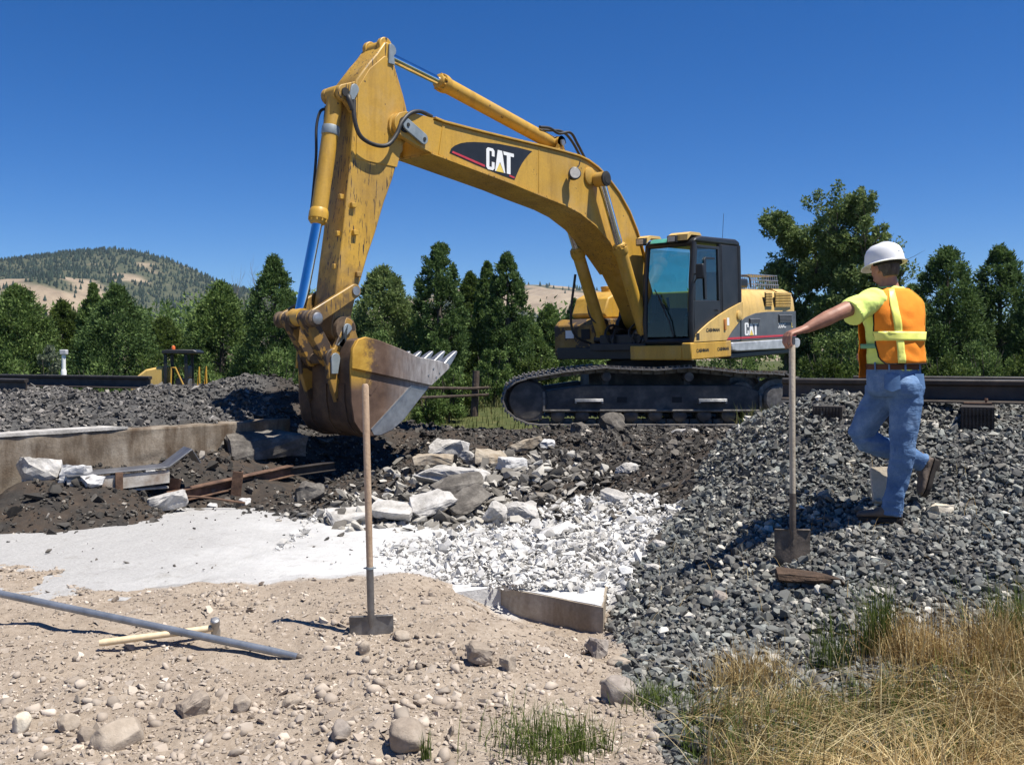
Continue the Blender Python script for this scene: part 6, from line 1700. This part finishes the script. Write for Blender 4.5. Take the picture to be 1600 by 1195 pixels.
tag(blades(x, y, H(x, y) - .01, ht, .005, r_, 1.25, M_DRY, 'dry_grass', bend=fl, seg=4), 'dry straw coloured grass flattened in the lower right corner', 'grass', kind='stuff')
x, y = patch(9000, .6, 3.4, 3.1, 4.85, 3.2, 43, .3)
fl = np.stack([vnoise(x, y, .4, 45) * 4.0 + .25, vnoise(x, y, .4, 46) * 3.4 - .3], -1) * r_.uniform(0, 1.5, (len(x), 1))
tag(blades(x, y, H(x, y) + .02, r_.uniform(.12, .42, len(x)), .0055, r_, 1.5, M_STRAW, 'laid_straw', bend=fl, seg=4), 'long bleached straw laid over the grass in the lower right corner', 'straw', kind='stuff')
x, y = patch(22000, .45, 3.4, 3.1, 5.0, 2.2, 13)
ht = (.06 + .18 * np.clip(vnoise(x, y, .35, 18) + .5, 0, 1)) * r_.uniform(.5, 1.3, len(x))
V0 = blades(x, y, H(x, y) - .01, ht, .0045, r_, .7, M_GREENG, 'green_grass', seg=4); tag(V0, 'green grass growing through the dry grass in the lower right', 'grass', kind='stuff')


def tuft(label, x, y, n, rad, h_, m_, seed, lean=.3):
    r = np.random.default_rng(seed); xx = x + r.normal(0, rad, n); yy = y + r.normal(0, rad * .7, n)
    o = blades(xx, yy, H(xx, yy) - .01, h_ * r.uniform(.45, 1.1, n), .0048, r, lean, m_, 'grass_tuft', seg=4)
    return tag(o, label, 'grass tuft', 'grass tufts at the ballast edge')


tuft('tall green upright grass tuft at the ballast edge below the man', 1.86, 4.78, 260, .05, .42, M_GREENG, 1, .28)
tuft('second tall green tuft just left of the tallest upright one', 1.62, 4.75, 130, .06, .32, M_GREENG, 2, .35)
tuft('rusty brown grass tuft right of the tall green tufts', 1.98, 4.68, 700, .11, .30, M_DRY, 3, .45)
tuft('green tuft at the bottom edge in the middle of the picture', .08, 3.80, 230, .10, .22, M_GREENG, 4, .5)
tuft('small green sprig beside the brown boulder at the bottom edge', -.34, 3.74, 36, .012, .14, M_GREENG, 5, .15)
tuft('pale green tuft right of the bottom centre tuft', .25, 3.90, 260, .09, .20, M_GREENG, 6, .4)
tuft('mixed grass tuft beside the round grey boulder', .68, 4.42, 200, .09, .17, M_GREENG, 7, .7)
tuft('dry grass tuft left of the tall green tufts', 1.15, 4.62, 500, .10, .24, M_DRY, 8, .5)
tuft('dark green grass tuft at the right edge of the picture', 2.62, 4.85, 350, .12, .38, M_GREENG, 9, .45)
tuft('tall dry grass tuft near the right edge of the picture', 2.40, 4.62, 800, .14, .34, M_DRY, 10, .5)
x, y = sample(240, .7, 3.2, 4.4, 7.0, r_)
tag(blades(x, y, H(x, y), r_.uniform(.06, .22, 240), .0035, r_, .8, M_DRY, 'stray_stalks', seg=4), 'stray dry stalks scattered over the ballast', 'stalks', kind='stuff')

# ------------------------------------------------------------------ the man
M_SKIN = mat('tanned_skin', [(.3, (.27, .125, .080)), (.6, (.37, .18, .115)), (.8, (.43, .225, .15))], scale=22, rough=.55, bmp=.15, bdist=.003)
def denim_material():
    m, t, p, out = nodes('blue_denim')
    n1 = noise(t, 5, 7, .65); n2 = noise(t, 260, 2, .5); n3 = noise(t, 17, 5, .6, vscale=(1, 1, 2.4))
    r1 = ramp(t, [(.28, (.060, .118, .235)), (.5, (.118, .205, .36)), (.72, (.235, .34, .50))]); t.links.new(n1.outputs[0], r1.inputs[0])
    r2 = ramp(t, [(.3, (.82, .82, .85)), (.7, (1.12, 1.12, 1.1))]); t.links.new(n2.outputs[0], r2.inputs[0])
    t.links.new(mixc(t, 1.0, r1.outputs[0], r2.outputs[0], 'MULTIPLY'), p.inputs['Base Color'])
    p.inputs['Roughness'].default_value = .9; p.inputs['Specular IOR Level'].default_value = .15
    bump(t, p, n3.outputs[0], .45, .02)
    return m


def cloth(name, c, var=.15, rough=.85, sc=9):
    return mat(name, [(.3, tuple(v * (1 - var) for v in c)), (.7, tuple(min(1, v * (1 + var)) for v in c))], scale=sc, rough=rough, spec=.15, bmp=.3, bdist=.01, bscale=14)


M_DENIM = denim_material()
M_LIME = cloth('lime_tshirt', (.70, .84, .22), .06)
M_ORANGE = cloth('orange_vest_mesh', (.98, .285, .03), .12, .75)
M_LIMESTRIPE = mat('reflective_lime_stripe', [(.3, (.82, .82, .14)), (.7, (.92, .92, .24))], scale=9, rough=.45)
M_PIPING = cloth('black_piping', (.02, .02, .02))
M_HAT = mat('white_hard_hat', [(.3, (.76, .76, .75)), (.7, (.82, .82, .81))], scale=7, rough=.32)
M_HAIR = mat('greying_hair', [(.3, (.035, .028, .024)), (.6, (.09, .075, .065)), (.8, (.25, .23, .21))], scale=40, rough=.8, bmp=.8, bdist=.01, vscale=(1, 1, .3))
M_BELT = cloth('brown_leather_belt', (.11, .05, .028), .2, .6)
M_BOOT = mat('worn_leather_boot', [(.3, (.075, .055, .042)), (.6, (.14, .105, .08)), (.8, (.20, .16, .125))], scale=16, rough=.75, bmp=.3)
M_SOLE = cloth('dark_boot_sole', (.035, .03, .027))

man = empty('person', (2.49, 6.23, 0)); tag(man, 'man in white hard hat, orange vest and jeans leaning on a shovel', 'person')
PF = Vector((-.40, .9165, 0)); PL = Vector((-.9165, -.40, 0)); UP = Vector((0, 0, 1))


def ell(b, c, ax, ay, az, n=14, m_=10):
    c = Vector(c); rings = []
    for i in range(m_ + 1):
        ph = -math.pi / 2 + math.pi * (i + .001 if i == 0 else (i - .001 if i == m_ else i)) / m_
        rings.append([c + az * math.sin(ph) + (ax * math.cos(q) + ay * math.sin(q)) * math.cos(ph) for q in (2 * math.pi * k / n for k in range(n))])
    b.loft(rings)


def fused(name, b, m_, parent, voxel, smooth=4, disp=None, dec=1.0):
    """join overlapping solids into one continuous skin"""
    me = bpy.data.meshes.new('tmp'); me.from_pydata([tuple(v) for v in b.v], [], b.f)
    o = link('tmp', me)
    bm = bmesh.new(); bm.from_mesh(me); bmesh.ops.recalc_face_normals(bm, faces=bm.faces); bm.to_mesh(me); bm.free()
    r1 = o.modifiers.new('r', 'REMESH'); r1.mode = 'VOXEL'; r1.voxel_size = voxel
    s1 = o.modifiers.new('s', 'SMOOTH'); s1.factor = .5; s1.iterations = smooth
    if dec < 1: d1 = o.modifiers.new('d', 'DECIMATE'); d1.ratio = dec
    dg = bpy.context.evaluated_depsgraph_get(); dg.update()
    out = bpy.data.meshes.new_from_object(o.evaluated_get(dg)); bpy.data.objects.remove(o)
    out.name = name; out.materials.clear(); out.materials.append(m_)
    if disp:
        n = len(out.vertices); co = np.empty(n * 3); out.vertices.foreach_get('co', co); co = co.reshape(-1, 3)
        nr = np.empty(n * 3); out.vertex_normals.foreach_get('vector', nr); nr = nr.reshape(-1, 3)
        co = co + nr * disp(co)[:, None]
        out.vertices.foreach_set('co', co.astype(np.float32).ravel()); out.update()
    out.polygons.foreach_set('use_smooth', [True] * len(out.polygons))
    return link(name, out, parent)


TOR = [(.86, .190, .140, (.045, .025)), (.95, .182, .140, (.042, .022)), (1.03, .172, .132, (.037, .02)), (1.12, .174, .136, (.034, .02)), (1.22, .180, .138, (.03, .02)), (1.32, .200, .136, (.027, .02)), (1.40, .212, .128, (.026, .02)), (1.46, .210, .115, (.026, .022)), (1.50, .190, .100, (.026, .026)), (1.54, .130, .085, (.024, .03)), (1.575, .080, .072, (.02, .034)), (1.61, .064, .064, (.014, .038))]


def tor(z, th, off=0.0):
    zz = [t[0] for t in TOR]
    a = np.interp(z, zz, [t[1] for t in TOR]) + off; b_ = np.interp(z, zz, [t[2] for t in TOR]) + off
    cx_ = np.interp(z, zz, [t[3][0] for t in TOR]); cy_ = np.interp(z, zz, [t[3][1] for t in TOR])
    c_, s_ = math.cos(th), math.sin(th); e = .88
    c_ = math.copysign(abs(c_) ** e, c_); s_ = math.copysign(abs(s_) ** e, s_)
    return Vector((cx_, cy_, z)) + PL * (a * c_) + PF * (b_ * s_)


J = dict(ls=Vector((-.135, -.065, 1.475)), le=Vector((-.414, -.185, 1.385)), lw=Vector((-.612, -.218, 1.292)), rs=Vector((.185, .105, 1.475)), re=Vector((.225, .20, 1.22)), rw=Vector((.04, .36, 1.12)),
         lh=Vector((.088, -.045, .886)), lk=Vector((.066, -.05, .494)), la=Vector((.018, .0, .10)), rh=Vector((-.015, .10, .886)), rk=Vector((-.118, .22, .560)), ra=Vector((.305, .215, .395)))
HF = Vector((-.40, .90, -.17)).normalized(); HL = Vector((-.914, -.406, 0)).normalized(); HU = HF.cross(HL) * -1
if HU.z < 0: HU = -HU
HC = Vector((-.012, .045, 1.70))

# body: head, neck, arms, hand, torso and legs as one skin
b = MB()
b.loft([[tor(z, 2 * math.pi * k / 20, -.02) for k in range(20)] for z in (.88, 1.0, 1.1, 1.2, 1.3, 1.4, 1.47, 1.52, 1.56)])
b.tube([(.02, .034, 1.53), (.012, .036, 1.58), (.002, .040, 1.64), (-.006, .042, 1.68)], [.075, .060, .057, .06], 16)
ell(b, HC + HU * .015, HF * .094, HL * .076, HU * .108, 18, 14)
ell(b, HC + HF * .030 - HU * .050, HF * .062, HL * .056, HU * .058)
ell(b, HC + HF * .094 - HU * .012, HF * .024, HL * .015, HU * .026)
ell(b, HC + HF * .088 - HU * .062, HF * .014, HL * .025, HU * .012)
for s_ in (1, -1): ell(b, HC + HL * (s_ * .078) - HU * .012 - HF * .006, HF * .020, HL * .010, HU * .032)
b.tube([J['ls'], J['ls'] * .5 + J['le'] * .5 + Vector((0, 0, .010)), J['le'], J['le'] * .7 + J['lw'] * .3, J['le'] * .35 + J['lw'] * .65, J['lw'], J['lw'] + (J['lw'] - J['le']).normalized() * .03], [.062, .056, .047, .049, .041, .031, .024], 16)
b.tube([J['rs'], J['rs'] * .5 + J['re'] * .5, J['re'], J['re'] * .7 + J['rw'] * .3, J['rw']], [.060, .052, .043, .042, .029], 14)
ell(b, J['rw'] + Vector((-.06, .02, -.01)), Vector((.06, 0, 0)), Vector((0, .03, 0)), Vector((0, 0, .045)))
hd = (Vector((-.738, -.258, 1.252)) - J['lw']).normalized(); hl = Vector((.28, -.96, 0)).normalized(); hn = hd.cross(hl)
if hn.z < 0: hn = -hn
kn = Vector((-.738, -.258, 1.256))
b.loft([[p + hl * (w_ * math.cos(q)) + hn * (t_ * math.sin(q)) for q in (2 * math.pi * k / 14 for k in range(14))] for p, w_, t_ in ((J['lw'], .031, .026), (J['lw'].lerp(kn, .35), .038, .023), (J['lw'].lerp(kn, .75), .047, .020), (kn, .046, .016), (kn + hd * .008, .040, .010))])
for off_, L_, dr in ((-.037, .078, .0), (-.0125, .098, .006), (.0125, .094, .006), (.037, .082, .0)):
    p0 = kn - hd * .012 + hl * off_ * .9
    p1 = p0 + hd * (.028 + dr) - hn * .012 + hl * off_ * .12
    p2 = p1 + hd * .004 - UP * L_ * .48
    p3 = p2 - hd * .014 - UP * L_ * .36
    b.tube([p0, p0.lerp(p1, .6) + hn * .004, p1, p2, p3], [.0110, .0112, .0106, .0096, .0080], 10)
t0 = J['lw'].lerp(kn, .35) - hl * .028
b.tube([t0, t0 + hd * .028 - hl * .026 - UP * .010, t0 + hd * .050 - hl * .030 - UP * .034, t0 + hd * .054 - hl * .022 - UP * .058], [.016, .013, .0115, .0092], 10)
for h_, k_, a_ in (('lh', 'lk', 'la'), ('rh', 'rk', 'ra')):
    b.tube([J[h_], J[h_].lerp(J[k_], .5), J[k_], J[k_].lerp(J[a_], .35), J[a_]], [.082, .066, .050, .050, .034], 14)
body = fused('body', b, M_SKIN, man, .0050, 3, dec=.25)
for s_ in (1, -1):
    e_ = MB(); ell(e_, HC + HF * .083 + HL * (s_ * .030) + HU * .012, HF * .011, HL * .013, HU * .010, 10, 8); e_.build('eye', mat('eye_dark', [(.4, (.12, .10, .09)), (.6, (.5, .48, .45))], scale=60, rough=.2), body)


def npn(co, s, seed):
    return fbm(co[:, 0] * 1.0 + co[:, 1] * .6 + seed, co[:, 2] + co[:, 1] * .35, s, 3, seed)


# jeans
b = MB()
b.loft([[tor(z, 2 * math.pi * k / 22, o_) for k in range(22)] for z, o_ in ((.845, -.03), (.88, .0), (.95, .004), (1.0, .004), (1.045, .003))])
b.tube([J['lh'] + Vector((0, 0, .04)), J['lh'] - UP * .08, J['lh'].lerp(J['lk'], .5), J['lk'] + UP * .05, J['lk'] - UP * .03, J['lk'].lerp(J['la'], .35), J['lk'].lerp(J['la'], .75), J['la'] - UP * .035], [.105, .106, .090, .076, .073, .070, .065, .069], 20)
b.tube([J['rh'] + Vector((0, 0, .04)), J['rh'] - UP * .06, J['rh'].lerp(J['rk'], .55), J['rk'] + Vector((.01, 0, .03)), J['rk'] + Vector((.045, 0, -.02)), J['rk'].lerp(J['ra'], .40), J['rk'].lerp(J['ra'], .8), J['ra'] + Vector((.012, 0, -.012))], [.105, .108, .094, .083, .078, .070, .063, .066], 20)
ell(b, Vector((.075, -.075, .90)), PL * .10, PF * .095, UP * .105); ell(b, Vector((.125, .0, .90)), PL * .10, PF * .10, UP * .105)


def folds(co):
    z = co[:, 2]; d = .0042 * npn(co, .13, 3) * 2 + .0025 * npn(co, .05, 9)
    near = np.exp(-((z - .50) / .09) ** 2) + .9 * np.exp(-((z - .12) / .08) ** 2) + .5 * np.exp(-((z - .82) / .06) ** 2)
    ph = 2 * np.pi * (z / .052 + .9 * co[:, 0] + 1.1 * vnoise(co[:, 0], co[:, 2], .09, 5))
    return d * 1.7 + .006 * near * np.sin(ph) * (.4 + 1.2 * np.abs(vnoise(co[:, 0], co[:, 1], .07, 2)))


jeans = fused('jeans', b, M_DENIM, man, .0075, 3, folds, dec=.6)
# belt, loops, pockets
def ring_strip(z0, z1, th0, th1, off, n, name, m_, parent, thick=.004, zf=None):
    rows = []
    for k in range(n + 1):
        th = th0 + (th1 - th0) * k / n
        za, zb = (z0, z1) if zf is None else zf(k / n)
        rows.append((tor(za, th, off), tor(zb, th, off), tor(zb, th, off + thick), tor(za, th, off + thick)))
    b = MB(); b.loft([list(r_) for r_ in rows]); return b.build(name, m_, parent)


ring_strip(1.028, 1.064, 0, 2 * math.pi, .008, 48, 'belt', M_BELT, man)
for th in (200, 245, 282, 318, 352):
    ring_strip(1.018, 1.076, R(th - 2), R(th + 2), .0125, 2, 'belt_loop', M_DENIM, jeans, .004)
M_STITCH = cloth('denim_pocket', (.10, .185, .34), .2)
for th in (248, 312):
    ring_strip(.89, 1.005, R(th - 17), R(th + 17), .016, 10, 'back_pocket', M_STITCH, jeans, .005, lambda q: (.885 + .02 * abs(q - .5) * 2, 1.0))

# t-shirt
b = MB()
b.loft([[tor(z, 2 * math.pi * k / 24, .004) for k in range(24)] for z in (1.02, 1.06, 1.12, 1.22, 1.32, 1.40, 1.46, 1.50, 1.54, 1.575)])
sl_e = J['ls'].lerp(J['le'], .62)
b.tube([J['ls'] + Vector((.06, .04, -.01)), J['ls'] + Vector((0, 0, .0)), J['ls'].lerp(J['le'], .35) - UP * .012, sl_e - UP * .030], [.090, .088, .088, .094], 18)
b.tube([J['rs'] + Vector((-.05, -.04, 0)), J['rs'], J['rs'].lerp(J['re'], .35), J['rs'].lerp(J['re'], .6)], [.08, .078, .076, .078], 16)
fused('t_shirt', b, M_LIME, man, .0075, 3, lambda co: .008 * npn(co, .10, 21) * 1.6 + .004 * npn(co, .04, 4))


# safety vest
def vest_off(z): return .020 + .012 * max(0, (1.25 - z) / .25)


def panel(name, zs, lim, n, m_, parent, extra=0.0, th_=.004, wav=.007):
    rows = []
    for z in zs:
        a0, a1 = lim(z); row = []
        for k in range(n + 1):
            th = a0 + (a1 - a0) * k / n
            w_ = (.030 * float(fbm(np.array([th * .22 + z * .35]), np.array([z * .8 - th * .1]), .16, 3, 71)[0]) + .010 * math.sin(5 * th + 9 * z)) * min(1, max(0, (1.55 - z) * 5)); w_ = .013 * abs(float(vnoise(np.array([th * 1.1 + z * 6.0]), np.array([z * 5.0 - th * .9]), .55, 12)[0])) * 2 * min(1, max(0, (1.56 - z) * 6)) + max(w_ * .5, -.002)
            row.append(tor(z, th, vest_off(z) + extra + w_))
        rows.append(row)
    vs_ = [p for r_ in rows for p in r_]; N = n + 1
    fs_ = [(j * N + i, j * N + i + 1, (j + 1) * N + i + 1, (j + 1) * N + i) for j in range(len(rows) - 1) for i in range(n)]
    me = bpy.data.meshes.new(name); me.from_pydata([tuple(v) for v in vs_], [], fs_); me.materials.append(m_)
    me.polygons.foreach_set('use_smooth', [True] * len(me.polygons))
    o = link(name, me, parent); so_ = o.modifiers.new('s', 'SOLIDIFY'); so_.thickness = th_; so_.offset = 1
    return o, rows


def back_lim(z):
    l_ = np.interp(z, [1.06, 1.10, 1.25, 1.38, 1.46, 1.52, 1.56], [322, 338, 346, 340, 330, 335, 350])
    r_ = np.interp(z, [1.06, 1.25, 1.38, 1.46, 1.52, 1.56], [185, 190, 195, 215, 212, 190])
    return R(r_), R(l_)


def front_lim(z):
    l_ = np.interp(z, [.95, 1.0, 1.25, 1.38, 1.46, 1.52, 1.56], [48, 36, 30, 42, 60, 52, 20])
    return R(l_), R(np.interp(z, [.97, 1.38, 1.46, 1.56], [165, 160, 130, 160]))


vest = empty('safety_vest', (0, 0, 0), 0, man)
zs_ = list(np.linspace(1.065, 1.56, 22))
vb, rows = panel('back_panel', zs_, back_lim, 30, M_ORANGE, vest)
panel('front_panel', list(np.linspace(.97, 1.56, 22)), front_lim, 22, M_ORANGE, vest, .012)
b = MB(); b.tube([r_[-1] for r_ in rows], .0045, 6); b.build('piping', M_PIPING, vest)
b = MB(); b.tube(rows[0], .0045, 6); b.build('piping', M_PIPING, vest)
for a0, a1 in ((289, 304), (203, 216)):
    panel('reflective_stripe', list(np.linspace(1.07, 1.553, 22)), lambda z, a0=a0, a1=a1: (R(np.interp(z, [1.07, 1.5, 1.56], [a0 - 4, a0, a0 + 8])), R(np.interp(z, [1.07, 1.5, 1.56], [a1 - 4, a1, a1 + 11]))), 4, M_LIMESTRIPE, vest, .0055, .002)
panel('reflective_stripe', [1.214, 1.228, 1.244, 1.260, 1.274], lambda z: (R(191), R(345)), 30, M_LIMESTRIPE, vest, .0085, .002)
panel('reflective_stripe', [1.19, 1.205, 1.22], lambda z: (R(31), R(70)), 10, M_LIMESTRIPE, vest, .018, .002)
panel('side_strap', [1.165, 1.18, 1.195], lambda z: (R(-18), R(34)), 12, cloth('grey_green_strap', (.20, .42, .22)), vest, .006, .003)

# hard hat
hat = empty('hard_hat', (0, 0, 0), 0, man)
hc = HC + HU * .028 - HF * .004
b = MB(); prof_h = [(1.0, 0), (1.0, .012), (.985, .04), (.93, .075), (.82, .103), (.62, .124), (.34, .135), (.06, .138)]
rings = []
for k_, h_ in prof_h:
    rings.append([hc + HU * h_ + HF * (.138 * k_ * math.cos(q)) + HL * (.114 * k_ * math.sin(q)) for q in (2 * math.pi * i / 36 for i in range(36))])
b.loft(rings); b.build('shell', M_HAT, hat)
b = MB(); rings = []
for ex_, dz_ in ((0.0, .004), (.012, -.002), (.016, -.006), (.012, -.010), (-.004, -.004)):
    ring = []
    for i in range(36):
        q = 2 * math.pi * i / 36; fw_ = max(0, math.cos(q)) ** 1.6
        ring.append(hc + HF * ((.138 + ex_ + ex_ * 1.7 * fw_) * math.cos(q)) + HL * ((.114 + ex_) * math.sin(q)) + HU * (dz_ - .012 * fw_ * (ex_ / .016)))
    rings.append(ring)
b.loft(rings, caps=False); b.build('brim', M_HAT, hat)
b = MB(); b.tube([hc + HF * .139 * math.cos(R(a)) * 1.005 + HU * (.139 * math.sin(R(a)) * 1.0 + .003) for a in range(15, 170, 12)], .008, 8); b.build('ridge', M_HAT, hat)
b = MB(); b.loft([[hc - HU * h_ + HF * (.112 * math.cos(q) * k_ - .006) + HL * (.092 * math.sin(q) * k_) for q in (R(80 + 200 * i / 16) for i in range(17))] + [hc - HU * h_ + HF * (.085 * math.cos(q) * k_ - .006) + HL * (.07 * math.sin(q) * k_) for q in (R(280 - 200 * i / 16) for i in range(17))] for h_, k_ in ((-.006, 1.0), (.018, 1.0))]); b.build('headband', M_PIPING, hat)
# hair below the hat
b = MB(); rings = []
for h_, k_ in ((.02, .98), (0, 1.0), (-.03, 1.0), (-.06, .93), (-.085, .80)):
    a0_, a1_ = (95, 265) if h_ > -.05 else (115, 245)
    rings.append([HC + HU * (.02 + h_) + HF * ((.102 * k_) * math.cos(q)) + HL * ((.084 * k_) * math.sin(q)) for q in (R(a0_ + (a1_ - a0_) * i / 16) for i in range(17))] + [HC + HU * (.02 + h_) + HF * (.07 * k_ * math.cos(q)) + HL * (.055 * k_ * math.sin(q)) for q in (R(a1_ - (a1_ - a0_) * i / 16) for i in range(17))])
b.loft(rings); b.build('hair', M_HAIR, man)


# boots
def boot(ankle, toe, heel, upv, parent):
    A, T, Hl, U = Vector(ankle), Vector(toe), Vector(heel), Vector(upv).normalized()
    d = (T - Hl).normalized(); U = (U - d * U.dot(d)).normalized(); S = d.cross(U); L = (T - Hl).length
    b = MB(); rings = []
    for q, w_, h_ in ((0, .026, .055), (.06, .036, .075), (.25, .040, .095), (.42, .042, .085), (.62, .048, .058), (.82, .048, .048), (.94, .036, .040), (1.0, .018, .028)):
        c_ = Hl + d * (L * q)
        rings.append([c_ + S * (w_ * math.cos(a)) + U * (h_ * .5 + h_ * .5 * math.sin(a)) for a in (2 * math.pi * i / 16 for i in range(16))])
    b.loft(rings)
    c_ = Hl + d * L * .22
    b.tube([c_ + U * .05, A + U * 0, A + (A - c_).normalized() * .06], [.045, .044, .050], 14)
    o = fused('boot', b, M_BOOT, parent, .005, 3)
    b = MB(); out_ = [(0, .024), (.04, .034), (.2, .038), (.42, .037), (.6, .047), (.8, .050), (.93, .040), (1.0, .022), (1.03, .0)]
    pl = [(q * L, w_) for q, w_ in out_] + [(q * L, -w_) for q, w_ in out_[::-1][1:]]
    b.loft([[Hl + d * (x_ - .003) + S * (y_ * 1.04) + U * z_ for x_, y_ in pl] for z_ in (-.024, .006)]); b.build('sole', M_SOLE, o, .003)
    b = MB(); b.loft([[Hl + d * (x_) + S * y_ + U * z_ for x_, y_ in ((-.004, -.03), (-.004, .03), (.075, .035), (.075, -.035))] for z_ in (-.040, -.0245)]); b.build('heel', M_SOLE, o, .003)
    return o


boot(J['la'] + Vector((0, 0, .0)), (-.185, .085, .042), (.075, -.03, .046), (0, 0, 1), man)
boot(J['ra'] + Vector((.02, 0, 0)), (.305, .205, .165), (.395, .225, .415), (-.9, 0, .35), man)

# ------------------------------------------------------------------ thin summer haze over the valley
hz_m = bpy.data.materials.new('haze'); hz_m.use_nodes = True
t = hz_m.node_tree; t.nodes.clear()
pv = t.nodes.new('ShaderNodeVolumePrincipled'); ho = t.nodes.new('ShaderNodeOutputMaterial')
pv.inputs['Color'].default_value = (.60, .78, 1.0, 1); pv.inputs['Density'].default_value = .00006; pv.inputs['Anisotropy'].default_value = .2
t.links.new(pv.outputs[0], ho.inputs['Volume'])
hz_o = MB().box(-4200, 4200, -80, 3600, -60, 262).build('haze', hz_m, None, 0, False)
tag(hz_o, kind='stuff')
